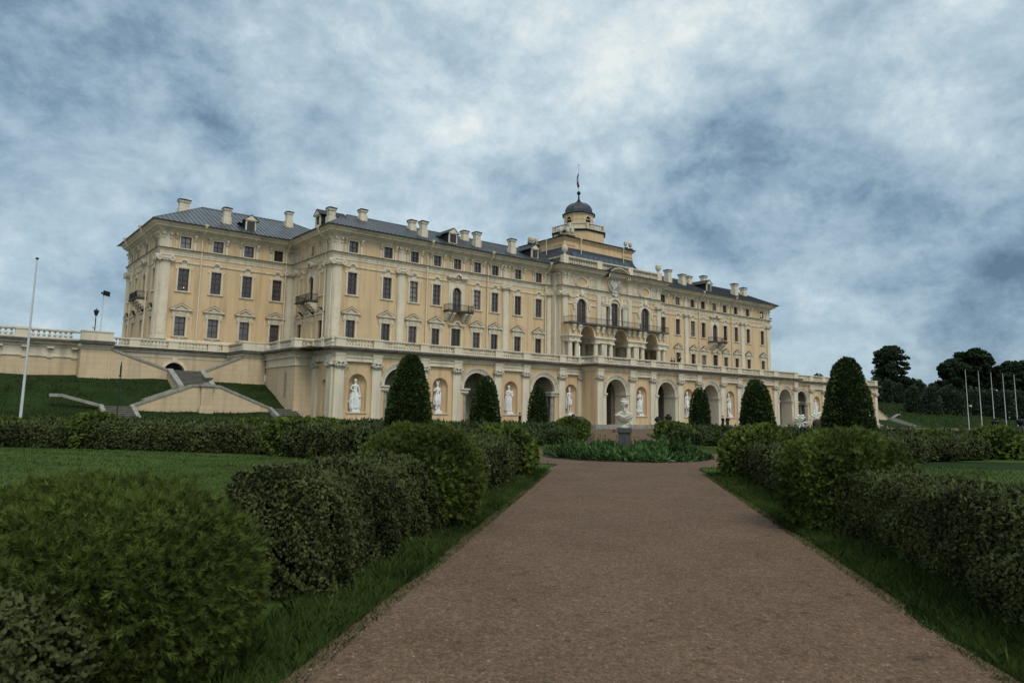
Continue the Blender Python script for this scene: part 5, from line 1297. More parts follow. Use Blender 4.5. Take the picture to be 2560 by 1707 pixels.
def leaves(P, Nn, size, aspect=.55, spread=.8, upb=.0, kind='oval'):
    """leaf polygons at points P with outward normals Nn"""
    n = len(P); R = RNG.normal(size=(n, 3))
    d = unit(Nn * (1 - spread * .5) + R * spread * .6 + np.array([0, 0, upb]))      # growing direction
    nn = unit(np.cross(d, RNG.normal(size=(n, 3)))); s = np.cross(d, nn)
    # turn the blade face partly towards the outside so it catches light
    sz = (size * RNG.uniform(.65, 1.35, n))[:, None]; w = sz * aspect * .5
    b = P; 
    if kind == 'oval':
        q = np.stack([b, b + d * sz * .35 + s * w, b + d * sz * .75 + s * w * .8, b + d * sz, b + d * sz * .75 - s * w * .8, b + d * sz * .35 - s * w], 1)
    elif kind == 'quad':
        q = np.stack([b, b + d * sz * .5 + s * w, b + d * sz, b + d * sz * .5 - s * w], 1)
    return q
def flat_leaves(P, Nn, size, aspect=.6, spread=.7, kind='oval'):
    """broad leaves lying roughly shingle-wise on the surface"""
    n = len(P); nn = unit(Nn + RNG.normal(size=(n, 3)) * spread); d = unit(np.cross(nn, RNG.normal(size=(n, 3)))); s = np.cross(d, nn)
    sz = (size * RNG.uniform(.65, 1.35, n))[:, None]; w = sz * aspect * .5; b = P - d * sz * .5
    if kind == 'oval': return np.stack([b, b + d * sz * .3 + s * w, b + d * sz * .7 + s * w * .85, b + d * sz, b + d * sz * .7 - s * w * .85, b + d * sz * .3 - s * w], 1)
    return np.stack([b, b + d * sz * .5 + s * w, b + d * sz, b + d * sz * .5 - s * w], 1)
def sprays(P, Nn, size, m=5, spread=.6, wf=.16):
    """thuja fans: m narrow fronds splayed from each point, four-cornered"""
    out = []; n = len(P); d0 = unit(Nn + RNG.normal(size=(n, 3)) * spread + np.array([0, 0, .25])); s0 = unit(np.cross(d0, RNG.normal(size=(n, 3))))
    sz = (size * RNG.uniform(.6, 1.4, n))[:, None]
    nn0 = np.cross(d0, s0)
    for k in range(m):
        sg = 0 if k == 0 else (1 if k % 2 else -1); a = sg * (.55 + RNG.uniform(-.2, .25, (n, 1))); d = d0 * np.cos(a) + s0 * np.sin(a) - np.array([0, 0, .12]); d = unit(d); s = unit(np.cross(nn0, d))
        L_ = sz * (1.0 if k == 0 else (.78 - .09 * k)) * RNG.uniform(.7, 1.2, (n, 1)); w = L_ * wf
        b = P + d0 * sz * (0 if k == 0 else .13 * k)
        out.append(np.stack([b, b + d * L_ * .5 + s * w, b + d * L_, b + d * L_ * .5 - s * w], 1))
    return np.concatenate(out)
def lump(P, sc, amp, seed=0):
    r = np.random.default_rng(seed); f = np.zeros(len(P))
    for k in range(5):
        v = r.normal(size=3) * sc * (1 + k * .6); f += np.sin(P @ v + r.uniform(0, 6)) / (1 + k * .5)
    return f * amp
def dome_points(n, rx, rz, zc, pw=2.3, zmin=.03, seed=0, amp=.03):
    """points and normals on a squat clipped ball standing on the ground"""
    out = []; m = 0
    D = unit(RNG.normal(size=(int(n * 2.0), 3)))
    t = (np.abs(D[:, 0]) ** pw / rx ** pw + np.abs(D[:, 1]) ** pw / rx ** pw + np.abs(D[:, 2]) ** pw / rz ** pw) ** (-1 / pw)
    P = D * t[:, None]; P[:, 2] += zc; keep = P[:, 2] > zmin; P = P[keep][:n]; D = D[keep][:n]
    Nn = unit(np.stack([P[:, 0] / rx ** 2, P[:, 1] / rx ** 2, (P[:, 2] - zc) / rz ** 2], 1))
    P = P + Nn * lump(P, 3.0 / rx, amp * rx, seed)[:, None]
    return P, Nn
def tints(P, seed, lo=.55, hi=1.6, sc=2.5):
    return np.clip(1 + lump(P, sc, .22, seed) + RNG.normal(size=len(P)) * .22, lo, hi)
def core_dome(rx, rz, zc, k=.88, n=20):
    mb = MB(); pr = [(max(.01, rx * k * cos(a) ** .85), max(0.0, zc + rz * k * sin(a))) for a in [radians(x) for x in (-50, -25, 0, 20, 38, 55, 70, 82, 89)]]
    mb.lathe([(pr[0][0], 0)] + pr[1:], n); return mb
def ball_mesh(name, rx, h, n, size, m_, seed, m=5, wf=.16):
    zc = h * .46; rz = h - zc
    P, Nn = dome_points(n, rx, rz, zc, 2.35, .04, seed, .025)
    P = P + Nn * (lump(P, 12.0, .022, seed + 2) + lump(P, 30.0, .008, seed + 5) - RNG.uniform(0, 1, len(P)) ** 2 * .09)[:, None]
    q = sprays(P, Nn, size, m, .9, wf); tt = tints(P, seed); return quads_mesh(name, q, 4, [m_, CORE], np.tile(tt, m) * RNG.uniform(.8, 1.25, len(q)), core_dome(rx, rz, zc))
def hedge_mesh(name, path, w, h, dens, size, m_, seed, kind='oval', ragged=.03, z0=.06, mode='flat', taper=.94):
    """clipped hedge along a plan polyline (local coordinates)"""
    P = []; Nn = []; core = MB()
    pts = [Vector((*p, 0)) for p in path]
    hw = w / 2
    hc = hw * .84 - .14; a0, a1, b0, b1 = Vector(path[0]), Vector(path[1]), Vector(path[-1]), Vector(path[-2]); cpath = [tuple(a0 + (a1 - a0).normalized() * .22)] + list(path[1:-1]) + [tuple(b0 + (b1 - b0).normalized() * .22)]; core.sweep(cpath, [(-hc, 0), (hc, 0), (hc * taper, h - .42), (hc * .6, h - .24), (-hc * .6, h - .24), (-hc * taper, h - .42), (-hc, 0)])
    sw = MB(); prof = [(hw * .84, z0), (hw, h * .5), (hw * taper, h - .24), (hw * taper - .09, h - .08), (hw * taper - .26, h), (-hw * taper + .26, h), (-hw * taper + .09, h - .08), (-hw * taper, h - .24), (-hw, h * .5), (-hw * .84, z0)]
    sw.sweep(path, prof)
    T = []
    for f in sw.f:
        vs = [Vector(sw.v[i]) for i in f]
        for k in range(1, len(vs) - 1): T.append((vs[0], vs[k], vs[k + 1]))
    A = np.array([[list(v) for v in t] for t in T]); cr = np.cross(A[:, 1] - A[:, 0], A[:, 2] - A[:, 0]); ar = np.linalg.norm(cr, axis=1) / 2; nn = cr / np.maximum(2 * ar[:, None], 1e-9)
    n = int(ar.sum() * dens); ix = RNG.choice(len(T), n, p=ar / ar.sum()); u = RNG.uniform(size=(n, 2)); fl = u.sum(1) > 1; u[fl] = 1 - u[fl]
    P = A[ix, 0] + (A[ix, 1] - A[ix, 0]) * u[:, :1] + (A[ix, 2] - A[ix, 0]) * u[:, 1:]; Nn = nn[ix]
    cen = A.reshape(-1, 3).mean(0)
    # outward orientation: away from the hedge's own centre line
    seg = np.array([[p.x, p.y] for p in pts]); best = None
    d2 = np.full(n, 1e9); cp = np.zeros((n, 2))
    for a, b in zip(seg, seg[1:]):
        ab = b - a; t = np.clip(((P[:, :2] - a) @ ab) / (ab @ ab), 0, 1); c = a + t[:, None] * ab; dd = ((P[:, :2] - c) ** 2).sum(1); m = dd < d2; d2[m] = dd[m]; cp[m] = c[m]
    o = np.concatenate([P[:, :2] - cp, (P[:, 2:3] - h * .5)], 1); Nn = np.where(((Nn * o).sum(1) < 0)[:, None], -Nn, Nn)
    P = P + Nn * (np.clip(lump(P, 2.2, ragged, seed) + lump(P, 7.0, ragged * .5, seed + 1) + lump(P, 16.0, .012, seed + 3), -.07, .13) - RNG.uniform(0, 1, n) ** 2 * .10)[:, None]
    q = flat_leaves(P, Nn, size, .62, 1.0, 'oval' if kind == 'oval' else 'quad'); nper = 6 if kind == 'oval' else 4
    # shoots standing up out of the top
    top = P[Nn[:, 2] > .8]; k = min(len(top), int(len(top) * .10)); tp = top[:k]
    tt = tints(P, seed, .5, 1.7, 1.6)
    sh = leaves(tp, np.tile([0, 0, 1.0], (k, 1)), size * 1.5, .4, .7, .8, 'oval' if kind == 'oval' else 'quad') if k else q[:0]
    q = np.concatenate([q, sh]); tt = np.concatenate([tt, np.full(len(sh), 1.35)])
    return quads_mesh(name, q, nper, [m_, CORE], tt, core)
def cone_pts(n, r, h, seed, amp=.03):
    u = RNG.uniform(size=n); v = RNG.uniform(size=n); 
    # profile radius: full near the base, rounded blunt top
    z = h * (1 - np.sqrt(1 - .96 * u)) ; z = h * RNG.beta(1.0, 1.25, n)
    t = z / h; rr = r * (1 - .42 * t) * np.sqrt(np.maximum(0, 1 - np.maximum(0, (t - .45) / .55) ** 3.0)); a = 2 * pi * v
    P = np.stack([rr * np.cos(a), rr * np.sin(a), z + .05], 1)
    dt = .01; t2 = np.minimum(.999, t + dt); r2 = r * (1 - .42 * t2) * np.sqrt(np.maximum(0, 1 - np.maximum(0, (t2 - .45) / .55) ** 3.0)); sl = -(r2 - rr) / (h * dt)
    Nn = unit(np.stack([np.cos(a), np.sin(a), np.clip(sl, 0, 6)], 1))
    P = P + Nn * lump(P, 1.6, amp, seed)[:, None]; return P, Nn
def cone_mesh(name, r, h, n, size, m_, seed, m=4):
    P, Nn = cone_pts(n, r, h, seed, .045); P = P + Nn * lump(P, 5.0, .022, seed + 4)[:, None]; P = P - Nn * (RNG.uniform(0, 1, len(P)) ** 2 * .10)[:, None]
    q = sprays(P, Nn, size, m, .55); tt = tints(P, seed, .5, 1.7, 1.2)
    core = MB(); core.lathe([(max(.02, r * .93 * (1 - .42 * t) * sqrt(max(0, 1 - max(0, (t - .45) / .55) ** 3))), h * t * .98) for t in (0, .1, .25, .4, .55, .68, .78, .86, .92, .96, .99, 1)], 16)
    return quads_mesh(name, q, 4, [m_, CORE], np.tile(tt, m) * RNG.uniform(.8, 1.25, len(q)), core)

# ---- clipped balls
def add_ball(s, t, rx, h, n, size, label, seed, m_=None, mesh=None, grp='clipped thuja balls along the hedges', m=5, wf=.16):
    me = mesh or ball_mesh('clipped_ball', rx, h, n, size, m_ or THUJA, seed, m, wf)
    x, y = ST2(s, t); o = link('clipped_ball', me, None, (x, y, 0), rz=seed * 1.3); tag(o, label, 'shrub', grp); return o
add_ball(-25.9, -3.62, 1.0, 1.19, 60000, .066, 'big bright green clipped ball nearest the camera at the lower left corner', 1, m=6, wf=.055)
add_ball(-19.45, -3.22, .93, 1.50, 26000, .085, 'tall bright green clipped ball left of the path, between two leafy hedge lengths', 2, wf=.08)
add_ball(-10.5, -3.4, .90, 1.31, 4500, .13, 'green clipped ball ending the left path hedge beside the flower bed', 3)
add_ball(-18.3, 3.2, .94, 1.46, 26000, .085, 'large round clipped ball right of the path, in front of the tallest cone tree', 4, wf=.08)
add_ball(-9.0, 3.6, 1.0, 1.38, 4500, .13, 'clipped ball ending the right path hedge beside the flower bed', 5)
farb = ball_mesh('clipped_ball', .95, 1.3, 1800, .17, THUJA, 6, 4)
farb2 = ball_mesh('clipped_ball', .9, 1.2, 1400, .19, THUJA, 7, 4)
for s, t, me, lb, sc in ((-2.2, -22.0, farb, 'clipped ball bulging from the long hedge behind the left lawn', 1.08), (-3.7, -12.6, farb, 'clipped ball at the corner where the left lawn hedge turns towards the bed', 1.05),
                 (1.0, -29.0, farb2, 'low clipped ball at the foot of the left white flagpole', .9), (8.4, -20.5, farb2, 'low clipped ball behind the left hedge, in front of the grass bank', .95), (10.5, -17.2, farb2, 'clipped ball in front of the first statue of the terrace', 1.0),
                 (20.0, -3.5, farb, 'dark clipped ball left of the gravel behind the bust', 1.08), (28.5, -3.4, farb, 'far clipped ball left of the gravel, against the stone step', .98),
                 (25.3, 3.4, farb, 'far clipped ball right of the gravel behind the bust', .95), (18.0, 3.6, farb2, 'clipped ball at the left end of the hedge right of the bust', .98),
                 (5.2, 16.4, farb2, 'clipped ball closing the second hedge at the right edge', 1.1), (10.0, 15.5, farb2, 'low clipped ball behind the right lawn hedge', .9)):
    o = add_ball(s, t, 1, 1, 0, 0, lb, int(abs(s * 7)), mesh=me); o.scale = (sc, sc, sc)
# ---- hedges
def add_hedge(pts, w, h, dens, size, label, seed, kind='oval', m_=None, ragged=.07):
    W = [ST2(*p) for p in pts]; x0, y0 = W[0]; o = link('hedge', hedge_mesh('hedge', [(x - x0, y - y0) for x, y in W], w, h, dens, size, m_ or HEDGE, seed, kind, ragged), None, (x0, y0, 0)); tag(o, label, 'hedge', 'clipped leafy hedges round the lawns'); return o
add_hedge([(-30.0, -3.60), (-26.7, -3.60)], 1.1, .84, 8500, .034, 'dark leafy hedge corner at the bottom left, in front of the nearest ball', 21)
add_hedge([(-23.9, -3.38), (-22.5, -3.38), (-20.2, -3.38)], 1.15, 1.06, 7600, .035, 'leafy hedge left of the path between the nearest ball and the tall one', 22)
add_hedge([(-18.7, -3.38), (-11.2, -3.40)], 1.1, 1.0, 2600, .058, 'short stretch of leafy hedge left of the path before the flower bed', 23)
add_hedge([(-30.5, 3.45), (-19.2, 3.45)], 1.2, .98, 6200, .036, 'long leafy hedge right of the path at the right edge of the picture', 24)
add_hedge([(-17.5, 3.5), (-9.8, 3.55)], 1.1, .98, 2400, .06, 'leafy hedge right of the path between the two clipped balls', 25)
add_hedge([(-9.6, -4.2), (-6.2, -9.5), (-4.2, -12.0)], 1.3, 1.08, 650, .11, 'diagonal hedge running from the third ball to the corner of the left lawn', 26, 'quad')
add_hedge([(-3.4, -13.5), (-2.6, -22), (-3.1, -45)], 1.2, 1.0, 450, .13, 'long straight hedge closing the left lawn', 27, 'quad')
add_hedge([(-8.4, 4.4), (-2.2, 8.4), (1.6, 11.4), (4.2, 15.0)], 1.4, .86, 600, .11, 'hedge with rounded end closing the right lawn', 28, 'quad')
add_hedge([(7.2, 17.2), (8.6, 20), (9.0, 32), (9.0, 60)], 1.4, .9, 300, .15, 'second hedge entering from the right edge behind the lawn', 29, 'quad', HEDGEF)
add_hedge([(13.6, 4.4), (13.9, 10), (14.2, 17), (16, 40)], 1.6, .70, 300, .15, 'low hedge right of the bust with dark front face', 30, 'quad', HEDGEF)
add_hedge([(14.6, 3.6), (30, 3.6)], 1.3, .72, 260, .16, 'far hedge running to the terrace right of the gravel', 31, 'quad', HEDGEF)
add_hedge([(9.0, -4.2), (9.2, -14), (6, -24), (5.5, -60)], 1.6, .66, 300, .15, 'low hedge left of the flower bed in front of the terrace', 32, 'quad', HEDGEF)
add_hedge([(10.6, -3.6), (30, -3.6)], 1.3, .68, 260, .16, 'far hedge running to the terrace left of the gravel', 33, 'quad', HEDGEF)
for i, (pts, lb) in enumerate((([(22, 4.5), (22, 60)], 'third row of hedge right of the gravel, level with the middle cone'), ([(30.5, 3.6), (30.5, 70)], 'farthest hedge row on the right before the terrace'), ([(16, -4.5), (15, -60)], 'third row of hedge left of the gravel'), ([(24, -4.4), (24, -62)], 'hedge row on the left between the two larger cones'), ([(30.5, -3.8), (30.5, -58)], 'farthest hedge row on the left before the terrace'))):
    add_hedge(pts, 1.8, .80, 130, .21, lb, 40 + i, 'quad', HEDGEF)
# ---- cone trees in the garden
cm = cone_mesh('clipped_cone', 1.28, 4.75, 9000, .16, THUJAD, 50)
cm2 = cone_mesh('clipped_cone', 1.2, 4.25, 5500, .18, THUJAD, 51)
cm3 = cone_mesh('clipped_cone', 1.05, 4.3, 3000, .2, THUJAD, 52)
for s, t, me, lb in ((8.1, -11.4, cm, 'largest clipped cone left of the centre, hiding the first arch'), (24.6, -10.2, cm2, 'middle clipped cone on the left in front of the second arch'), (44.2, -8.25, cm3, 'small far clipped cone in front of the third arch'),
                     (44.1, 7.8, cm3, 'small far clipped cone right of the bust'), (23.9, 9.55, cm2, 'middle clipped cone on the right, beside the couple'), (8.0, 11.0, cm, 'largest clipped cone, at the right end of the terrace')):
    x, y = ST2(s, t); o = link('cone_tree', me, None, (x, y, 0), rz=s); o.scale = (1 + .04 * sin(s * 3), 1 + .05 * cos(s * 5), 1 + .03 * sin(s * 7)); tag(o, lb, 'tree', 'clipped cone trees in the garden')
# distant cones on the right bank
cf = cone_mesh('clipped_cone', 2.0, 6.2, 1500, .5, CROWNF, 53, 3)
CONEF = leafmat('bank_cone_leaves', (0.042, 0.062, 0.040))
cf.materials[0] = CONEF
FC = [(111.1, 5.4, 5.4, 1.0, 'first cone tree above the bank, just right of the terrace end'), (112.1, 3.2, 5.0, .9, 'second cone tree above the bank beyond the terrace'), (90.2, -9.4, 2.6, 1.02, 'near wide cone tree on the bank above the stone coping'),
      (91.6, -12.7, 2.7, .98, 'wide cone tree second from the left in the front row on the bank'), (97.2, -13.4, 2.9, .95, 'third cone tree of the front row on the bank'), (98.0, -15.4, 2.7, .86, 'fourth cone tree of the front row, left of the flagpoles'),
      (104.3, -18.5, 2.6, .9, 'cone tree on the bank behind the first two flagpoles'), (103.6, -16.4, 2.6, .92, 'cone tree on the bank seen between the first two flagpoles'), (105.0, -20.5, 2.5, .95, 'cone tree on the bank behind the third flagpole'), (105.7, -22.7, 2.4, .95, 'cone tree on the bank behind the fourth flagpole'),
      (111.1, -23.3, 2.6, .95, 'cone tree on the bank at the right edge'), (114.5, 10.0, 6.3, 1.0, 'cone tree showing above the end of the balustrade'), (127.7, 4.6, 6.4, .95, 'back-row cone tree right of the tall crown'), (129.1, 1.2, 6.3, .8, 'back-row cone tree left of the broad crowns'), (130.4, -2.2, 5.0, .95, 'back-row cone tree under the broad crowns'),
      (104.1, 12, 6.0, 1.02, 'cone tree whose tip shows over the balustrade behind the tall cone'), (92, 14, 6.0, 1.05, 'lone dark tip over the balustrade left of the tall cone')]
for i, (x, y, z, sc, lb) in enumerate(FC):
    o = link('cone_tree', cf, None, (x, y, min(z, ground_h(x, y) - .1)), rz=i * 1.1); o.scale = (sc, sc, sc * (z + 6.2 * sc - min(z, ground_h(x, y) - .1)) / (6.2 * sc)); tag(o, lb, 'tree', 'clipped cone trees on the right bank')
# ---- free-growing trees
def tree(x, y, z, H, R, label, seed, nclump=60, per=170, size=.55, m_=None, shape=(1, 1, 1), grp='trees beyond the terrace', core_r=.5, trunk_f=.12, hubr=(.13, .27), flat=.6):
    r = np.random.default_rng(seed); t = empty('broadleaf_tree', (x, y, z), 0, label, 'tree', grp)
    # limbs
    mb = MB(); hub = []
    mb.tube([(0, 0, -.5), (.1, .05, H * .3), (0, .1, H * .62), (0, 0, H * .86)], R * .085, 8, R * .02)
    for k in range(nclump):
        a = r.uniform(0, 2 * pi); ph = r.uniform(-.95, 1.0); rr = r.uniform(.35, 1.0) ** .6
        cz = H * (trunk_f + (1 - trunk_f) * .5) + ph * H * (1 - trunk_f) * .45; env = sqrt(max(.05, 1 - (abs(ph) ** 2.2))); 
        c = (cos(a) * rr * R * .82 * env * shape[0], sin(a) * rr * R * .82 * env * shape[1], cz + r.uniform(-.3, .3)); hub.append((c, R * r.uniform(*hubr)))
        if k < 14: mb.tube([(0, 0, H * (.22 + .035 * k)), (c[0] * .5, c[1] * .5, (H * (.25 + .035 * k) + c[2]) / 2), c], R * .03, 5, R * .008)
    mb.build('trunk', BARK, t, smooth=True)
    Ps = []; Ns = []; T = []
    for (c, cr) in hub:
        n = int(per * (cr / (R * .20)) ** 2); D = r.normal(size=(n, 3)); D /= np.linalg.norm(D, axis=1, keepdims=True); rad = cr * r.uniform(.35, 1.15, n) ** .5
        P = D * rad[:, None] * np.array([1.2, 1.2, flat]) + np.array(c); Ps.append(P); Ns.append(D); T.append(np.clip(np.full(n, r.uniform(.7, 1.4)) + r.normal(size=n) * .2, .4, 1.9))
    P = np.concatenate(Ps); Nn = np.concatenate(Ns); q = flat_leaves(P, Nn, size, .8, .9, 'quad')
    core = MB()
    for (c, cr) in hub[::2]: core.ball(c, cr * .5, 5)
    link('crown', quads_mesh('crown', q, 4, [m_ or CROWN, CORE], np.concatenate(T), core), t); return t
tree(134.5, 14.4, 7.2, 15.8, 5.9, 'tall ragged tree with layered branches standing alone against the sky', 60, 150, 110, .55, CROWN, (1, 1, 1), trunk_f=.02, hubr=(.13, .25), flat=.55)
tree(179.6, 8.6, 8.0, 16.3, 8.0, 'broadest dark tree with the highest crown behind the flagpoles', 61, 95, 110, .85, CROWN)
tree(168.4, 10.4, 8.0, 12.6, 6.0, 'rounded dark tree left of the highest crown', 62, 75, 110, .8, CROWN)
tree(181.7, -2.0, 8.0, 11.6, 7.5, 'spreading tree right of the highest crown, behind the fourth flagpole', 63, 85, 110, .85, CROWN)
tree(190, -8, 7.0, 11.5, 6.5, 'lower tree at the right edge behind the fifth flagpole', 64, 75, 110, .85, CROWN)
tree(205, 42, 8, 9.0, 8.5, 'pale distant tree between the tall tree and the broad crowns', 65, 50, 120, 1.0, CROWNF)
tree(222, 30, 8, 8.8, 9.0, 'distant grey green tree next to the broad crowns', 66, 50, 120, 1.0, CROWNF)
tree(212, 24, 8, 8.0, 8.0, 'low grey green tree filling the gap left of the broad crowns', 69, 60, 110, 1.0, CROWNF)
tree(200, -2, 8, 13.0, 9.0, 'tree closing the gap behind the third flagpole', 70, 70, 110, .95, CROWN)
tree(235, 5, 8, 10.5, 10.0, 'bluish distant tree at the far right', 67, 50, 120, 1.1, CROWNF)
tree(4.6, 22.0, 7.8, 6.0, 2.6, 'tree seen through the open passage behind the left loggia arch', 68, 30, 60, .4, CROWN)
# dark woodland floor beyond the bank: one continuous mass
mb = MB(); P = []
for i in range(330):
    x = RNG.uniform(150, 270); y = RNG.uniform(-60, 55); P.append((x, y, ground_h(x, y)))
P = np.array(P); pts = []; nn = []
for (x, y, z) in P:
    D = unit(RNG.normal(size=(55, 3))); D[:, 2] = np.abs(D[:, 2]); pts.append(D * np.array([3.2, 3.2, 4.6]) * RNG.uniform(.7, 1.1, (55, 1)) + np.array([x, y, z + .3])); nn.append(D)
q = flat_leaves(np.concatenate(pts), np.concatenate(nn), 1.1, .8, .8, 'quad'); o = link('undergrowth', quads_mesh('undergrowth', q, 4, [CROWNF, CORE], tints(np.concatenate(pts), 5)), None); o['kind'] = 'stuff'; o['label'] = 'dark undergrowth under the trees beyond the right bank'; o['category'] = 'undergrowth'

# ---- grass
def blades(n, fn, h, w, seed, lean=.5):
    r = np.random.default_rng(seed); P = fn(r, n); n = len(P); a = r.uniform(0, 2 * pi, n); d = np.stack([np.cos(a), np.sin(a), np.zeros(n)], 1)
    hh = (h * r.uniform(.45, 1.3, n))[:, None]; ww = (w * r.uniform(.6, 1.3, n))[:, None]; b = r.uniform(0, 2 * pi, n); ld = np.stack([np.cos(b), np.sin(b), np.zeros(n)], 1) * hh * lean * r.uniform(.2, 1.2, (n, 1))
    up_ = np.array([0, 0, 1.0])
    mid = P + ld * .4 + up_ * hh * .6
    return np.stack([P - d * ww, P + d * ww, mid + d * ww * .75, P + ld + up_ * hh, mid - d * ww * .75], 1), P
def st_pts(s0, s1, t0, t1):
    def fn(r, n):
        s = r.uniform(s0, s1, n); t = r.uniform(t0, t1, n)
        return np.stack([O0[0] + s * ESX + t * ESY, O0[1] + s * ESY - t * ESX, np.full(n, .005)], 1)
    return fn
Q = []; TT = []
def addg(n, fn, h, w, seed, lean=.5, tm=1.0):
    q, P = blades(n, fn, h, w, seed, lean); Q.append(q); TT.append(tints(P, seed, .45, 1.7, 1.8) * tm)
for sg, e in ((-1, 2.40), (1, 2.34)):
    a, b_ = sorted((sg * (e - .03), sg * 3.1))
    addg(60000, st_pts(-29, -21, a, b_), .075, .0018, 70 + sg, .9); addg(42000, st_pts(-22, -8, a, b_), .09, .0035, 72 + sg, .8); addg(3000, st_pts(-29, -10, a, b_), .13, .002, 170 + sg, .8, 1.2)
    a, b_ = sorted((sg * (e - .17), sg * (e + .12))); addg(15000, st_pts(-29, -8, a, b_), .035, .003, 74 + sg, 1.1)
    a, b_ = sorted((sg * 2.62, sg * 3.1)); addg(5000, st_pts(-29, -8, a, b_), .16, .003, 76 + sg, .7)
    a, b_ = sorted((sg * 2.35, sg * 3.2)); addg(5000, st_pts(5, 30, a, b_), .12, .012, 78 + sg, .5)
def ringp(r, n):
    s = r.uniform(-14, 14, n); t = r.uniform(-14, 14, n); m = (np.hypot(s, t) > 5.72) & (np.hypot(s, t) < 12.5) & (np.abs(t) > 2.4) & (np.abs(s) > 1.95); s, t = s[m], t[m]
    return np.stack([O0[0] + s * ESX + t * ESY, O0[1] + s * ESY - t * ESX, np.full(len(s), .005)], 1)
addg(34000, ringp, .11, .010, 80, .6)
addg(60000, st_pts(-27, -5, -13, -4.0), .05, .007, 81, .7, 1.15); addg(45000, st_pts(-27, -2.5, -32, -13), .055, .013, 82, .7, 1.15)
addg(30000, st_pts(-28, -2.5, 4.0, 24), .06, .012, 83, .7, .95)
o = link('grass', quads_mesh('grass', np.concatenate(Q), 5, [GRASS, CORE], np.concatenate(TT))); o['kind'] = 'stuff'; o['label'] = 'uncut grass along the path edges and short lawn grass'; o['category'] = 'grass'
# bank grass: coarse tufts
Q = []; TT = []
def bankp(x0, x1, y0, y1):
    def fn(r, n):
        x = r.uniform(x0, x1, n); y = r.uniform(y0, y1, n); return np.stack([x, y, np.array([ground_h(a, b) for a, b in zip(x, y)])], 1)
    return fn
addg(16000, bankp(-100, -57.3, -17.5, -5.2), .16, .03, 90, .8, .5); addg(10000, bankp(-110, -57, -36, -17), .1, .03, 91, .8, .55); addg(14000, bankp(76, 135, -34, 6), .3, .06, 92, .8, .75)
ok = np.concatenate(Q); c = ok[:, 0]; X = np.abs(c[:, 0] + 65); Yc = c[:, 1]
hide = (X < 8.8) & (Yc > -12.1) & (Yc < -9.2) | (X < 1.9) & (Yc > -9.6) | (X > 5.9) & (X < 8.6) & (Yc > -17.3) & (Yc < -9)
hide &= c[:, 0] < 0
o = link('bank_grass', quads_mesh('bank_grass', ok[~hide], 5, [GRASS, CORE], np.concatenate(TT)[~hide])); o['kind'] = 'stuff'; o['label'] = 'coarse grass on the sloping banks'; o['category'] = 'grass'
# ---- flower bed
Q = []; T = []
r = np.random.default_rng(5); P = []; Nn = []; hs = []
for k in range(330):
    a = r.uniform(0, 2 * pi); rr = 3.15 * sqrt(r.uniform(0, 1)); s, t = rr * cos(a), rr * sin(a)
    x, y = ST2(s, t); H = (.38 + .22 * sin(1.9 * s + 1.2) * cos(1.3 * t + .4) + r.uniform(-.08, .12)) * (1.05 if rr < 2.7 else .55)
    if abs(s) < .5 and abs(t) < .5: continue
    if .7 < t < 2.5 and -1.8 < s < 1.8: H *= 1.35
    if t > 2.3 and s < 0: H *= .55
    n = 90; D = unit(r.normal(size=(n, 3))); D[:, 2] = np.abs(D[:, 2]); P.append(D * np.array([.36, .36, H]) * r.uniform(.4, 1, (n, 1)) + np.array([x, y, .03])); Nn.append(D)
P = np.concatenate(P); Nn = np.concatenate(Nn); q = leaves(P, Nn, .17, .34, .7, .3, 'oval'); tt = tints(P, 9, .5, 1.8, 1.5)
o = link('flower_bed_plants', quads_mesh('flower_bed_plants', q, 6, [BED, CORE], tt)); o['kind'] = 'stuff'; o['label'] = 'peony leaves filling the round flower bed under the bust'; o['category'] = 'plants'
Q = []
mb = MB(); r = random.Random(4)
for k in range(90):
    a = r.uniform(0, 2 * pi); rr = 2.6 * sqrt(r.random()) + .4; x, y = ST2(rr * cos(a), rr * sin(a)); h = r.uniform(.5, .85)
    if r.random() < .6 and not (rr * cos(a) > 0): continue
    mb.tube([(x, y, .1), (x + r.uniform(-.05, .05), y + r.uniform(-.05, .05), h)], .006, 3); mb.ball((x, y, h), .02, 3)
o = mb.build('seed_stalks', leafmat('dry_stalks', (.09, .07, .04))); o['kind'] = 'stuff'; o['label'] = 'thin dry flower stalks behind the pedestal'; o['category'] = 'plants'
for o in [x for x in bpy.data.objects if x.name.startswith('clipped_ball')][:5]:
    me_ = o.data; rs = np.random.default_rng(3); k = rs.choice(len(me_.vertices) // 2, 34, replace=False); Pd = np.array([me_.vertices[int(i)].co[:] for i in k]); Nd = unit(Pd - np.array([0, 0, .5]))
    q = sprays(Pd + Nd * .02, Nd, .05, 3, .6, .12); link('dead_sprigs', quads_mesh('dead_sprigs', q, 4, [DEAD, CORE]), o)
# scattered pebbles on the path
mb = MB(); r = random.Random(8)
for k in range(15000):
    s = -29 + 20 * r.random() ** 1.6; t = r.uniform(-2.35, 2.3); x, y = ST2(s, t); q_ = r.uniform(.004, .012)
    k0 = len(mb.v); a = r.uniform(0, 3)
    mb.add([(x + q_ * cos(a), y + q_ * sin(a), .012), (x + q_ * .8 * cos(a + 2.1), y + q_ * .8 * sin(a + 2.1), .012), (x + q_ * .9 * cos(a + 4.2), y + q_ * .9 * sin(a + 4.2), .012), (x, y, .012 + q_ * .8)], [(0, 1, 3), (1, 2, 3), (2, 0, 3)])
o = mb.build('pebbles', mat('pebble_stone', (.16, .115, .09), .9, var=.5, vscale=30)); o['kind'] = 'stuff'; o['label'] = 'loose small stones on the gravel path'; o['category'] = 'gravel'

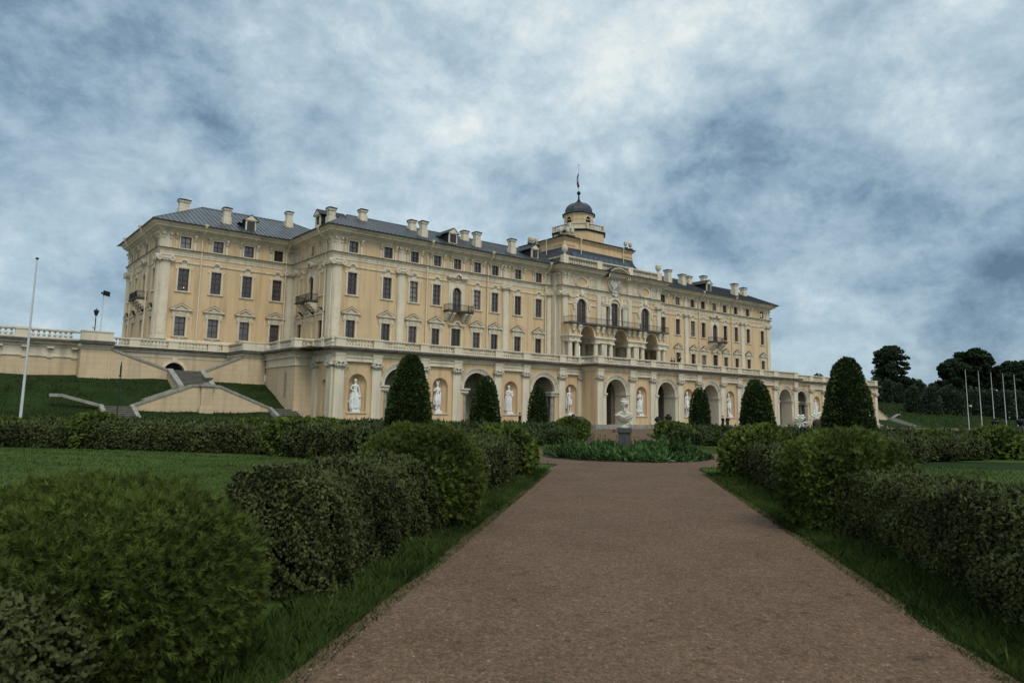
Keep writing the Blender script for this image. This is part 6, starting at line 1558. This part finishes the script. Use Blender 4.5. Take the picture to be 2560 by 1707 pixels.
# ================================================================== FIGURES
def skin_mesh(name, joints, edges, mats, sub=1, scale=1.0, rootk=None):
    """one continuous skinned surface grown on a skeleton: joints {name: (x, y, z, r)}"""
    keys = list(joints); me = bpy.data.meshes.new(name + '_skeleton')
    me.from_pydata([tuple(c * scale for c in joints[k][:3]) for k in keys], [(keys.index(a), keys.index(b)) for a, b in edges], [])
    bm = bmesh.new(); bm.from_mesh(me); lay = bm.verts.layers.skin.verify(); bm.verts.ensure_lookup_table()
    for i, k in enumerate(keys):
        r = joints[k][3] * scale; r2 = (joints[k][4] if len(joints[k]) > 4 else joints[k][3]) * scale
        bm.verts[i][lay].radius = (r, r2); bm.verts[i][lay].use_root = (k == (rootk or keys[0]))
    bm.to_mesh(me); bm.free()
    o = bpy.data.objects.new(name + '_tmp', me); COL.objects.link(o)
    sk = o.modifiers.new('skin', 'SKIN'); sk.use_smooth_shade = True
    ss = o.modifiers.new('sub', 'SUBSURF'); ss.levels = sub; ss.render_levels = sub
    dg = bpy.context.evaluated_depsgraph_get(); ev = o.evaluated_get(dg); out = bpy.data.meshes.new_from_object(ev)
    bpy.data.objects.remove(o); out.name = name
    out.materials.clear()
    for m in mats: out.materials.append(m)
    out.polygons.foreach_set('use_smooth', [True] * len(out.polygons)); return out
BEDG = [('pel', 'waist'), ('waist', 'chest'), ('chest', 'neck'), ('neck', 'head0'), ('head0', 'head1'), ('head1', 'head2'),
        ('chest', 'shL'), ('shL', 'elL'), ('elL', 'wrL'), ('wrL', 'haL'), ('chest', 'shR'), ('shR', 'elR'), ('elR', 'wrR'), ('wrR', 'haR'),
        ('pel', 'hpL'), ('hpL', 'knL'), ('knL', 'anL'), ('anL', 'toL'), ('pel', 'hpR'), ('hpR', 'knR'), ('knR', 'anR'), ('anR', 'toR')]
def body(**p):
    """1.78 m figure facing -Y; keyword joints override the standing pose"""
    j = dict(pel=(0, 0, .95, .13, .10), waist=(0, 0, 1.10, .115, .09), chest=(0, 0, 1.33, .15, .105), neck=(0, 0, 1.50, .055), head0=(0, -.01, 1.58, .07), head1=(0, -.015, 1.67, .088), head2=(0, -.005, 1.745, .06),
             shL=(.18, 0, 1.42, .062), elL=(.24, .02, 1.14, .046), wrL=(.22, -.06, .90, .032), haL=(.22, -.08, .80, .03),
             shR=(-.18, 0, 1.42, .062), elR=(-.24, .02, 1.14, .046), wrR=(-.22, -.06, .90, .032), haR=(-.22, -.08, .80, .03),
             hpL=(.10, 0, .88, .10), knL=(.11, -.02, .48, .062), anL=(.11, .02, .09, .042), toL=(.13, -.15, .04, .035),
             hpR=(-.10, 0, .88, .10), knR=(-.11, -.02, .48, .062), anR=(-.11, .02, .09, .042), toR=(-.13, -.15, .04, .035))
    for k, v in p.items(): j[k] = tuple(v) + j[k][3:] if len(v) == 3 else tuple(v)
    return j
def drapery(mb, c, prof, folds, amp, seed, n=40, lean=(0, 0), a0=0, sx=1.0, sy=.8):
    """hanging folded cloth round the figure: prof [(r, z)]"""
    r = random.Random(seed); ph = [r.uniform(0, 6) for _ in range(4)]; k0 = len(mb.v); m = len(prof); z0, z1 = prof[0][1], prof[-1][1]
    for j, (rad, z) in enumerate(prof):
        t = (z - z0) / (z1 - z0)
        for i in range(n):
            a = a0 + 2 * pi * i / n; f = 1 + amp * (1 - .4 * t) * (sin(folds * a + ph[0] + 1.8 * t) + .5 * sin((folds * 1.6) * a + ph[1] - 2 * t))
            mb.v.append((c[0] + rad * f * cos(a) * sx + lean[0] * t, c[1] + rad * f * sin(a) * sy + lean[1] * t, z))
    for j in range(m - 1):
        for i in range(n):
            k = (i + 1) % n; mb.f.append((k0 + j * n + i, k0 + j * n + k, k0 + (j + 1) * n + k, k0 + (j + 1) * n + i)); mb.m.append(mb.cur)
    mb.f.append(tuple(k0 + i for i in range(n))[::-1]); mb.m.append(mb.cur); mb.f.append(tuple(k0 + (m - 1) * n + i for i in range(n))); mb.m.append(mb.cur)
def statue(x, y, z, label, pose, props, seed, skirt=((.30, .05), (.27, .4), (.25, .75), (.20, 1.02)), sc=1.62, lean=(0, 0), rz=0.0, plinth_h=.13):
    t = empty('statue', (x, y, z), rz, label, 'statue', 'white marble statues in the terrace niches')
    mb = MB(); mb.box(-.42, .42, -.36, .36, 0, .18); mb.box(-.36, .36, -.30, .30, .18, .30); mb.build('plinth', WHT, t)
    me = skin_mesh('body', body(**pose), BEDG, [WHT], 1, sc); link('body', me, t, (0, 0, .28))
    mb = MB()
    if skirt: drapery(mb, (0, .02), [(r * sc, zz * sc) for r, zz in skirt], 7, .16, seed, lean=(lean[0] * sc, lean[1] * sc))
    props(mb, sc)
    mb.build('drapery', WHT, t, (0, 0, .28), smooth=True)
    mb = MB(); s_ = sc
    mb.ball((0, .02 * s_, 1.70 * s_), .105 * s_, 8, .95, 1.05, .95); mb.ball((0, .10 * s_, 1.66 * s_), .06 * s_, 6)
    mb.ball((0, -.105 * s_, 1.655 * s_), .018 * s_, 5, .8, 1.2, 1.4)
    h = mb.build('hair', WHT, t, (0, 0, .28), smooth=True)
    hd = pose.get('head1')
    if hd: h.location = (hd[0] * s_, (hd[1] + .015) * s_, .28 + (hd[2] - 1.67) * s_)
    return t
def V3(*a): return Vector(a)
NY, NYC = TY + .32, TC + .32
def p_none(mb, s): pass
def p1(mb, s):   # nude torso, cloth round the hips, small companion at her side
    for k in range(6): mb.tube([V3(-.16, -.05, 1.05) * s, V3(-.24 - .01 * k, -.04 + .02 * k, .8) * s, V3(-.27 - .02 * k, -.02 + .03 * k, .35) * s], .04 * s, 6)
    drapery(mb, (.27 * s, -.03), [(.10 * s, 0), (.12 * s, .25 * s), (.09 * s, .5 * s), (.10 * s, .62 * s)], 5, .2, 4, 18); mb.ball((.28 * s, -.06, .74 * s), .10 * s, 7); mb.tube([V3(.2, -.08, .6) * s, V3(.08, -.12, .7) * s], .035 * s, 5)
    mb.ball((-.16 * s, .08, .2 * s), .2 * s, 7, 1, .8, 1.6)
def p2(mb, s):   # crown of horns, crossed leg
    mb.tube([V3(-.10, 0, 1.80) * s, V3(-.06, 0, 1.86) * s, V3(.06, 0, 1.86) * s, V3(.10, 0, 1.80) * s], .03 * s, 6)
    for q in (-1, 1): mb.arc(q * .09 * s, 1.84 * s, .02 * s, .055 * s, -.06, .04, 0, 2 * pi, 8)
    mb.lathe([(.13 * s, 0), (.12 * s, .35 * s), (.14 * s, .6 * s)], 10, (.12 * s, .12, 0), mod=lambda a, z: 1 + .15 * sin(4 * a + z * 4))
    for k in range(4): mb.tube([V3(.14, -.08, 1.42) * s, V3(-.02 - .02 * k, -.13, 1.2) * s, V3(-.2, -.06, 1.0) * s], .035 * s, 6)
def p3(mb, s):   # holds a book or tablet, radiate crown
    mb.hexa([tuple(V3(*p) * s) for p in ((.10, -.20, .98), (.34, -.12, 1.10), (.30, -.04, 1.16), (.06, -.12, 1.04), (.02, -.24, 1.28), (.26, -.16, 1.40), (.22, -.08, 1.44), (-.02, -.16, 1.32))])
    for k in range(5): mb.tube([V3(-.08 + .04 * k, 0, 1.76) * s, V3(-.10 + .05 * k, 0, 1.86 - .02 * abs(k - 2)) * s], .02 * s, 5, .005)
    for k in range(5): mb.tube([V3(-.2, .02, 1.3) * s, V3(-.27 + .02 * k, -.05 * k + .1, .8) * s, V3(-.26 + .03 * k, -.04 * k + .1, .1) * s], .045 * s, 6)
def p4(mb, s):   # arms folded, long staff or sword, cloak
    mb.tube([V3(-.20, -.12, 1.0) * s, V3(-.20, -.16, .05) * s], .035 * s, 6); mb.tube([V3(-.3, -.12, .95) * s, V3(-.1, -.12, .98) * s], .03 * s, 5)
    mb.prism([(-.1 * s, 1.78 * s), (.1 * s, 1.78 * s), (.07 * s, 1.86 * s), (0, 1.92 * s), (-.07 * s, 1.86 * s)], -.06, .06)
    for k in range(6): mb.tube([V3(-.18, .08, 1.4) * s, V3(-.27, .02 + .03 * k, 1.0) * s, V3(-.25 + .01 * k, .04 + .02 * k, .3) * s], .05 * s, 6)
def p5(mb, s):
    for k in range(5): mb.tube([V3(.18, .0, 1.05) * s, V3(.24, -.04 + .03 * k, .75) * s, V3(.2 + .02 * k, .03 * k, .25) * s], .05 * s, 6)
    mb.ball((-.2 * s, .02, .22 * s), .19 * s, 7, 1, .8, 1.3); mb.ball((-.24 * s, -.1, .42 * s), .09 * s, 6); mb.ball((.18 * s, .05, .15 * s), .15 * s, 6)
def p6(mb, s):
    mb.prism([(-.11 * s, 1.76 * s), (.11 * s, 1.76 * s), (.05 * s, 1.88 * s), (0, 1.93 * s), (-.05 * s, 1.88 * s)], -.07, .07)
    for k in range(5): mb.tube([V3(.2, .05, 1.36) * s, V3(.24, -.04 + .03 * k, .9) * s, V3(.2, .03 * k, .3) * s], .045 * s, 6)
def p7(mb, s):
    mb.ball((0, 0, 1.82 * s), .09 * s, 6, .9, .9, 1.3); mb.lathe([(.16 * s, 0), (.14 * s, .3 * s), (.1 * s, .55 * s)], 10, (.1 * s, .12, 0), mod=lambda a, z: 1 + .18 * sin(5 * a + z * 3))
    mb.tube([V3(-.22, -.05, 1.25) * s, V3(-.16, -.18, 1.45) * s], .05 * s, 6)
def p8(mb, s):
    for k in range(5): mb.tube([V3(-.15, .05, 1.4) * s, V3(-.24 - .01 * k, .03 * k, 1.0) * s, V3(-.22 - .02 * k, .03 * k, .4) * s], .05 * s, 6)
statue(-52.5, NY, NZ0, 'white statue of a bare-chested woman with a child at her side, in the leftmost niche', dict(elL=(.27, -.02, 1.12), wrL=(.29, -.08, .88), haL=(.29, -.1, .80), elR=(-.30, .03, 1.20), wrR=(-.14, -.12, 1.08), haR=(-.08, -.13, 1.05), knL=(.12, -.1, .5)), p1, 1, ((.27, .05), (.25, .45), (.24, .8), (.19, 1.0)))
statue(-43.0, NY, NZ0, 'white statue with horned headdress, in the niche right of the first cone tree', dict(elR=(-.26, .0, 1.22), wrR=(-.12, -.14, 1.30), haR=(-.06, -.15, 1.32), knL=(.0, -.12, .50), anL=(-.12, -.08, .14), toL=(-.16, -.2, .06), wrL=(.18, -.12, .98), haL=(.14, -.14, .92)), p2, 2, ((.22, .35), (.26, .6), (.24, .85), (.19, 1.02)))
statue(-33.4, NY, NZ0, 'white statue with small crown clasping a tablet, in the third niche', dict(elL=(.26, -.06, 1.16), wrL=(.16, -.22, 1.05), haL=(.10, -.24, 1.06), elR=(-.25, -.02, 1.2), wrR=(-.02, -.2, 1.2), haR=(.05, -.22, 1.22)), p3, 3, ((.25, .04), (.24, .5), (.26, .9), (.20, 1.15)))
statue(-24.0, NY, NZ0, 'white statue with folded arms and a staff, in the niche left of the projecting centre', dict(elL=(.27, -.02, 1.16), wrL=(.08, -.2, 1.18), haL=(.0, -.21, 1.2), elR=(-.27, -.02, 1.18), wrR=(-.16, -.16, 1.0), haR=(-.18, -.15, .96), head1=(.02, -.015, 1.67)), p4, 4, ((.21, .55), (.24, .75), (.23, .9), (.18, 1.05)))
statue(-14.25, NYC, NZ0, 'white statue with small figures at the feet, in the niche right behind the bust', dict(elL=(.28, 0, 1.16), wrL=(.22, -.1, .95), elR=(-.26, .0, 1.2), wrR=(-.05, -.2, 1.3), haR=(.0, -.2, 1.34), knR=(-.15, -.14, .5)), p5, 5, ((.24, .10), (.23, .5), (.25, .8), (.20, 1.0)))
statue(-4.75, NYC, NZ0, 'white helmeted statue partly behind the small right cone tree', dict(elL=(.27, -.04, 1.2), wrL=(.2, -.2, 1.3), haL=(.16, -.22, 1.35)), p6, 6, ((.22, .5), (.25, .7), (.24, .95), (.19, 1.1)))
statue(4.75, NYC, NZ0, 'slender white statue above the standing couple', dict(elR=(-.27, 0, 1.2), wrR=(-.14, -.2, 1.36), haR=(-.1, -.2, 1.42), knL=(.02, -.12, .5), anL=(.1, -.04, .12), toL=(.14, -.16, .05)), p7, 7, ((.19, .6), (.22, .8), (.2, .95), (.17, 1.05)))
statue(14.25, NYC, NZ0, 'white statue in the niche hidden by the middle right cone tree', dict(), p8, 8)
statue(33.4, NY, NZ0, 'white robed statue above the white flower arrangement', dict(elL=(.3, -.05, 1.2), wrL=(.34, -.15, 1.05)), p8, 9, ((.26, .05), (.25, .5), (.24, .9), (.20, 1.2)))
statue(42.9, NY, NZ0, 'white statue in the niche hidden by the largest right cone tree', dict(), p4, 10)
statue(52.5, NY, NZ0, 'white statue in the last niche at the right end of the terrace', dict(elR=(-.27, 0, 1.2), wrR=(-.14, -.2, 1.3), knL=(.02, -.12, .5)), p7, 11, ((.21, .5), (.24, .7), (.22, .95), (.18, 1.05)))

# ---- bust on its pedestal (seen from behind): faces away from the camera along the path
bx, by = O0; bz = 0.0
ped = empty('pedestal', (bx, by, 0), radians(-47), 'dark grey granite pedestal in the middle of the round flower bed', 'pedestal')
mb = MB(); mb.box(-.24, .24, -.24, .24, 0, .98); mb.build('shaft', GRAN, ped)
mb = MB(); mb.box(-.27, .27, -.27, .27, .96, 1.0); mb.box(-.30, .30, -.30, .30, 1.0, 1.15); mb.box(-.26, .26, -.26, .26, 1.15, 1.18); mb.build('cap', GRAN, ped)
mb = MB(); mb.box(-.3, .3, -.3, .3, 0, .14); mb.build('foot', GRAN, ped)
bu = empty('bust', (bx, by, 1.18), radians(-47), 'weathered white marble bust seen from behind, hair tied up with a wreath and draped shoulders', 'bust')
# local frame: faces +Y (away from the viewer), back towards -Y
mb = MB(); mb.lathe([(.17, 0), (.17, .05), (.12, .07), (.085, .12), (.08, .17), (.12, .22), (.13, .24)], 20); mb.build('socle', BUSTM, bu, smooth=True)
mb = MB(); n, m = 48, 30; k0 = 0
for j in range(m + 1):
    v = j / m      # 0 bottom of the bust .. 1 neck
    # half-width outline: pointed below, full at the shoulders, drawn in to the neck
    w = interp(v, [(0, .10), (.12, .17), (.3, .27), (.45, .335), (.55, .36), (.66, .345), (.76, .27), (.86, .15), (.93, .085), (1, .075)])
    d = interp(v, [(0, .09), (.2, .14), (.5, .18), (.7, .15), (.86, .10), (1, .075)])
    z = .22 + .52 * v
    for i in range(n):
        a = 2 * pi * i / n; x = w * cos(a); y = d * sin(a)
        f = sin(34 * (z + .42 * x * (1 if x < .05 else .3)) - 2.0 * cos(a)) + .5 * sin(57 * (z + .55 * x) + 1.3)
        am = .016 * (1 if v < .80 else .0) * (1 - .3 * abs(cos(a)))
        q = 1 + am * f / max(.1, d); z2 = z - .045 * (1 - v) * cos(a) ** 2 - (.03 * sin(a) if sin(a) > 0 else 0)
        mb.v.append((x * q, y * q, z2))
for j in range(m):
    for i in range(n): k = (i + 1) % n; mb.f.append((j * n + i, j * n + k, (j + 1) * n + k, (j + 1) * n + i)); mb.m.append(0)
mb.f.append(tuple(range(n))[::-1]); mb.m.append(0); mb.f.append(tuple(m * n + i for i in range(n))); mb.m.append(0)
mb.tube([(-.34, -.03, .55), (-.2, -.17, .49), (0, -.21, .42), (.2, -.18, .36), (.30, -.08, .30)], .022, 7); mb.tube([(-.33, .0, .50), (-.16, -.18, .42), (.05, -.20, .35), (.22, -.13, .27)], .02, 7); mb.tube([(.35, -.04, .56), (.22, -.15, .50), (.05, -.2, .455)], .02, 7)
mb.tube([(-.30, -.05, .42), (-.12, -.17, .33), (.06, -.17, .27), (.14, -.1, .24)], .018, 7)
mb.build('drapery', BUSTM, bu, smooth=True)
mb = MB(); mb.ball((0, .0, .93), .115, 14, .95, 1.12, 1.25); mb.lathe([(.07, .68), (.062, .76), (.07, .84)], 14); mb.ball((0, .125, .915), .02, 6, .8, 1.1, 1.4)
for q in (-1, 1): mb.ball((q * .105, .02, .915), .024, 6, .5, 1, 1.4); mb.ball((q * .04, .105, .94), .014, 5, 1.3, .6, .8)
mb.ball((0, .112, .868), .018, 5, 1.6, .5, .6); mb.xf(0, lambda x, y, z: (x * 1.18, y * 1.15, .74 + (z - .74) * 1.12)); mb.build('head', BUSTM, bu, smooth=True)
mb = MB(); r = random.Random(2)
for i in range(22):     # combed strands from the crown to the nape
    a = -pi + pi * (i + .5) / 22; x1, y1 = .135 * cos(a), .145 * sin(a)
    mb.tube([(x1 * .35, y1 * .35, 1.085), (x1 * .92, y1 * .92, 1.02), (x1 * 1.02, y1 * 1.02, .93), (x1 * .75, y1 * .85, .84), (x1 * .25, -.09 + y1 * .12, .78 + .02 * r.random())], .017, 6)
for i in range(16):
    a = 2 * pi * i / 16; mb.ball((.075 * cos(a), .075 * sin(a), 1.095 + .012 * (i % 2)), .026, 5)
mb.ball((0, -.0, 1.11), .05, 8, 1.2, 1.2, .8)
mb.tube([(0, -.10, .79), (.015, -.13, .72), (.03, -.145, .64), (.02, -.17, .57)], .028, 7, .012); mb.tube([(.02, -.1, .78), (.05, -.12, .70), (.075, -.13, .63)], .02, 6, .01); mb.tube([(-.02, -.1, .78), (-.04, -.12, .71), (-.03, -.15, .62)], .022, 6, .01)
mb.xf(0, lambda x, y, z: (x * 1.2, y * 1.15, .74 + (z - .74) * 1.12)); mb.build('hair', BUSTM, bu, smooth=True)

# ---- people (dark clothes, far away)
def person(x, y, z, rz, label, pose, coat=True, grp=None, h=1.0):
    j = body(**pose); me = skin_mesh('body', j, BEDG, [SKIN], 1, h)
    t = empty('person', (x, y, z), rz, label, 'person', grp); link('body', me, t)
    jc = {k: (v[0], v[1], v[2], *[q + .016 for q in v[3:]]) for k, v in j.items()}
    for k in ('head0', 'head1', 'head2', 'haL', 'haR', 'neck'): jc.pop(k)
    eg = [e for e in BEDG if e[0] in jc and e[1] in jc]
    link('clothes', skin_mesh('clothes', jc, eg, [BLACKC], 1, h), t)
    if coat:
        mb = MB(); mb.lathe([(.20, .55), (.19, .8), (.165, 1.0), (.165, 1.2), (.19, 1.4), (.08, 1.47)], 14); mb.xf(0, lambda a, b, c: (a * h, b * .75 * h, c * h)); mb.build('coat', BLACKC, t, smooth=True)
    mb = MB(); hd = j['head1']; mb.ball((hd[0] * h, (hd[1] + .03) * h, (hd[2] + .035) * h), .10 * h, 7, .95, 1.05, .95); mb.build('hair', HAIRM, t, smooth=True)
    return t
person(-34.7, -20.6, 0, radians(75), 'person in long dark coat walking below the third statue', dict(knL=(.1, -.12, .5), anL=(.1, -.16, .1), toL=(.1, -.32, .05), anR=(-.1, .2, .12), toR=(-.1, .08, .04), wrR=(-.2, .1, .92), wrL=(.2, -.14, .95)))
person(-2.95, -24, 0, radians(80), 'left one of two people in dark clothes talking in front of the terrace', dict(wrL=(.14, -.24, 1.12), haL=(.1, -.28, 1.14), wrR=(-.12, -.22, 1.08), haR=(-.08, -.26, 1.1)), grp='couple talking in front of the terrace')
person(-1.9, -24, 0, radians(-80), 'right one of two people in dark clothes talking, holding something small', dict(wrL=(.14, -.26, 1.02), haL=(.12, -.32, 1.04)), grp='couple talking in front of the terrace', h=1.02)
person(-5.5, -19.1, 7.82, radians(20), 'person with camera raised on the terrace behind the balustrade', dict(wrL=(.12, -.2, 1.5), haL=(.06, -.22, 1.56), wrR=(-.12, -.2, 1.5), haR=(-.06, -.22, 1.56), elL=(.26, -.1, 1.3), elR=(-.26, -.1, 1.3)), h=1.1)
person(-6.9, -18.9, 7.82, 0, 'left one of two short dark figures seen through the terrace balustrade', {}, grp='figures behind the terrace balustrade', h=.9)
person(-6.35, -18.9, 7.82, 1, 'right one of two short dark figures seen through the terrace balustrade', {}, grp='figures behind the terrace balustrade', h=.88)

# ---- car behind the hedge
car = empty('car', (-29.6, -23.2, 0), radians(180), 'dark car parked by the terrace, mostly hidden behind the clipped balls', 'car')
CARP = mat('dark_car_paint', (.012, .014, .018), .25, metal=.3, var=.1, spec=.6)
mb = MB(); mb.prism([(-2.15, .3), (2.15, .3), (2.2, .62), (2.1, .85), (1.15, .95), (-1.95, .98), (-2.2, .8), (-2.22, .5)], -.86, .86); mb.build('body', CARP, car)
mb = MB(); k0 = len(mb.v); mb.add([(-1.75, -.8, .95), (1.2, -.8, .95), (1.2, .8, .95), (-1.75, .8, .95), (-1.15, -.62, 1.42), (.35, -.62, 1.44), (.35, .62, 1.44), (-1.15, .62, 1.42)], [(0, 1, 5, 4), (1, 2, 6, 5), (2, 3, 7, 6), (3, 0, 4, 7)]); mb.build('window', mat('car_glass', (.05, .06, .07), .08, spec=.8), car)
mb = MB(); mb.box(-1.2, .4, -.64, .64, 1.41, 1.47)
for a, b_ in (((1.2, .95), (.35, 1.44)), ((-1.75, .95), (-1.15, 1.42)), ((-.4, .95), (-.4, 1.44))):
    for q in (-1, 1): mb.tube([(a[0], q * .8, a[1]), (b_[0], q * .62, b_[1])], .04, 5)
mb.build('roof', CARP, car)
for x in (-1.35, 1.35):
    for q in (-1, 1):
        w = MB(); w.arc(0, .32, .2, .33, -.1, .1, 0, 2 * pi, 16); o = w.build('wheel', IRON, car, (x, q * .8, 0)); w = MB(); w.arc(0, .32, 0, .2, -.09, .09, 0, 2 * pi, 12); w.build('rim', CRMD, o)
for q in (-1, 1): w = MB(); w.box(2.1, 2.2, q * .6 - .15, q * .6 + .15, .62, .74); w.build('headlight', GLS, car)
# ---- dark vases in front of the arches
def dvase(x, y, h, r, label):
    t = empty('garden_urn', (x, y, 0), 0, label, 'urn', 'dark metal urns before the terrace')
    mb = MB(); mb.box(-r * .7, r * .7, -r * .7, r * .7, 0, h * .45); mb.build('base', GRAN, t)
    mb = MB(); mb.lathe([(.4 * r, .45 * h), (.35 * r, .5 * h), (.7 * r, .6 * h), (1.0 * r, .75 * h), (.95 * r, .84 * h), (.5 * r, .92 * h), (.42 * r, .95 * h), (.62 * r, 1.0 * h), (.4 * r, 1.0 * h)], 16); mb.build('bowl', IRON, t, smooth=True)
dvase(-28.1, -22, 1.7, .36, 'dark urn with narrow neck above the clipped balls left of the bust')
dvase(-12.8, -23, 1.85, .46, 'large dark urn in front of the arch right of the bust')
dvase(-14.0, -22.3, 1.55, .40, 'dark urn standing just left of the largest urn')
dvase(28.9, -45.1, 1.9, .5, 'dark urn among the hedges at the far right, left one near the flagpoles')
dvase(29.7, -47.8, 2.1, .5, 'dark urn among the hedges at the far right edge')
# ---- white flower arrangements and dark sphere
def bloom(x, y, w, z0, z1, label, seed):
    t = empty('flower_arrangement', (x, y, 0), 0, label, 'flowers', 'white flower arrangements'); r = random.Random(seed)
    mb = MB(); mb.tube([(0, 0, 0), (.05, 0, z0 * .5), (0, 0, z0)], .09, 7)
    for k in range(46): 
        a = r.uniform(0, 2 * pi); e_ = r.uniform(-.3, 1.3); R_ = r.uniform(.6, 1.0) * w; c = (R_ * cos(a) * cos(e_), R_ * sin(a) * cos(e_) * .7, z0 + (z1 - z0) * .38 + R_ * sin(e_) * .85)
        mb.tube([(0, 0, z0), c], .025, 4); mb.ball(c, r.uniform(.09, .17), 4, 1.2, 1, .8)
    mb.build('blossoms', mat('white_petals', (.75, .76, .66), .8, var=.1), t)
    mb = MB(); 
    for k in range(18): a = r.uniform(0, 6.28); mb.ball((.35 * w * cos(a), .3 * w * sin(a), r.uniform(.05, z0)), r.uniform(.12, .22), 4)
    mb.build('lower_blossoms', mat('white_petals_low', (.72, .73, .64), .8, var=.1), t)
bloom(21.3, -21, 1.25, .7, 2.0, 'smaller white flower arrangement, left of the dark ball', 1)
bloom(26.0, -21, 1.5, .9, 2.55, 'larger white flower arrangement beside the tallest right cone tree', 2)
mb = MB(); mb.ball((0, 0, .72), 1.0, 14, .92, .92, .8); o = mb.build('topiary_sphere', mat('wicker', (.05, .035, .03), .9, var=.5, vscale=9, bump=1, bscale=15), None, (24.0, -22.5, 0), 0, True); tag(o, 'dark brown wicker-like ball between the two white flower arrangements', 'sphere')
# ---- metal railing near the first arch, with pale steps
t = empty('metal_railing', (-51.2, -19.2, 0), 0, 'low grey metal railing in front of the first arch', 'railing'); mb = MB()
for z in (.5, .92): mb.tube([(-1.3, 0, z), (1.4, 0, z)], .03, 5)
for x in (-1.3, .3, 1.4): mb.tube([(x, 0, 0), (x, 0, .92)], .035, 5)
mb.build('rails', GRAN, t)
mb = MB(); mb.box(-1.0, 1.0, -.3, .5, 0, .2); mb.box(-.8, .8, -.1, .5, .2, .4); mb.box(-.6, .6, .1, .5, .4, .6); o = mb.build('portable_steps', WHT, None, (-50.9, -18.7, 0)); tag(o, 'small white wooden steps behind the low metal railing', 'steps')
mb = MB(); mb.box(-.35, .35, -.25, .25, 0, .06); mb.box(-.3, .3, -.2, .2, .06, .26); o = mb.build('ground_light', mat('terracotta_box', (.16, .08, .06), .8), None, (-32.5, -32.6, .006)); tag(o, 'small reddish box standing on the gravel left of the pedestal', 'box')
# ---- flagpoles and lamps
def flagpole(x, y, z, h, label, r0=.11):
    t = empty('flagpole', (x, y, z), 0, label, 'flagpole', 'bare white flagpoles')
    mb = MB(); mb.tube([(0, 0, -.3), (0, 0, h)], r0, 10, r0 * .45); mb.build('shaft', POLE, t, smooth=True)
    mb = MB(); mb.ball((0, 0, h + .06), .10, 7, 1.1, 1.1, .7); mb.build('top', IRON, t, smooth=True)
flagpole(-80.2, -25.2, 0, 11.35, 'tall bare white flagpole at the left, leaning into the picture', .10)
for i, (x, y, z, h, lb) in enumerate(((56.2, -32.3, 0, 10.4, 'first bare flagpole from the left in the row of five'), (56.8, -34.1, 0, 10.1, 'second bare flagpole from the left in the row of five'), (57.4, -35.8, 0, 9.85, 'middle bare flagpole in the row of five'), (57.9, -37.4, 0, 9.6, 'fourth bare flagpole from the left in the row of five'), (58.4, -38.9, 0, 9.4, 'rightmost bare flagpole in the row of five'))): flagpole(x, y, z, h, lb, .075)
def lamp(x, y, z, h, label):
    t = empty('street_lamp', (x, y, z), 0, label, 'street lamp')
    mb = MB(); mb.lathe([(.16, 0), (.16, .5), (.08, .7), (.06, 1.2), (.05, h * .72), (.09, h * .73), (.05, h * .75), (.04, h - .75)], 10); mb.build('post', POLEG, t, smooth=True)
    mb = MB(); mb.box(-.38, .3, -.05, .05, h * .58, h * .58 + .05); mb.ball((-.15, 0, h * .56), .12, 6); mb.build('bracket', CRMD, t)
    mb = MB(); mb.lathe([(.07, h - .75), (.12, h - .72), (.24, h - .25)], 6); o = mb.build('lantern', GLSD, t)
    mb = MB(); mb.lathe([(.32, h - .25), (.28, h - .18), (.1, h - .05), (.03, h), (.05, h + .05), (.01, h + .12)], 6)
    for k in range(6): a = 2 * pi * k / 6; mb.tube([(.12 * cos(a), .12 * sin(a), h - .74), (.25 * cos(a), .25 * sin(a), h - .25)], .015, 4)
    mb.build('cap', POLEG, t)
lamp(-70.98, 10, 7.8, 4.75, 'dark green classical street lamp standing on the upper terrace behind the left balustrade')
t = empty('floodlight_mast', (-68.8, 20, 7.8), 0, 'thin pale mast with a square floodlight behind the left balustrade', 'floodlight')
mb = MB(); mb.tube([(0, 0, 0), (0, 0, 7.9)], .06, 6, .04); mb.build('mast', POLE, t); mb = MB(); mb.hexa([(-.15, -.35, 7.7), (.65, -.25, 7.55), (.7, 0, 7.6), (-.1, -.1, 7.75), (-.12, -.42, 8.3), (.68, -.3, 8.15), (.7, -.05, 8.2), (-.08, -.15, 8.35)]); mb.box(-.3, -.12, -.2, 0, 7.85, 8.1); mb.build('floodlight', IRON, t)
t = empty('thin_post', (-74.6, -25, 0), 0, 'slim dark green post with a narrow tube lamp in front of the left stairs', 'post')
mb = MB(); mb.tube([(0, 0, 0), (0, 0, 4.85)], .045, 7, .035); mb.build('shaft', POLEG, t); mb = MB(); mb.tube([(0, 0, 4.0), (0, 0, 4.6)], .06, 7); mb.lathe([(.09, 3.85), (.09, 3.95)], 8); mb.build('lamp_head', POLEG, t)
t = empty('camera_post', (46.9, -36, 0), 0, 'dark post with a small white camera between the first two right flagpoles', 'post')
mb = MB(); mb.tube([(0, 0, 0), (0, 0, 4.0)], .07, 6); mb.build('shaft', POLEG, t); mb = MB(); mb.box(-.3, .15, -.12, .1, 3.85, 4.05); mb.tube([(0, 0, 3.9), (.25, 0, 3.7)], .04, 5); mb.build('camera', WHT, t)
lamp(96.3, -26.1, ground_h(96.3, -26.1), 3.0, 'small street lamp on the right bank between the last two flagpoles')
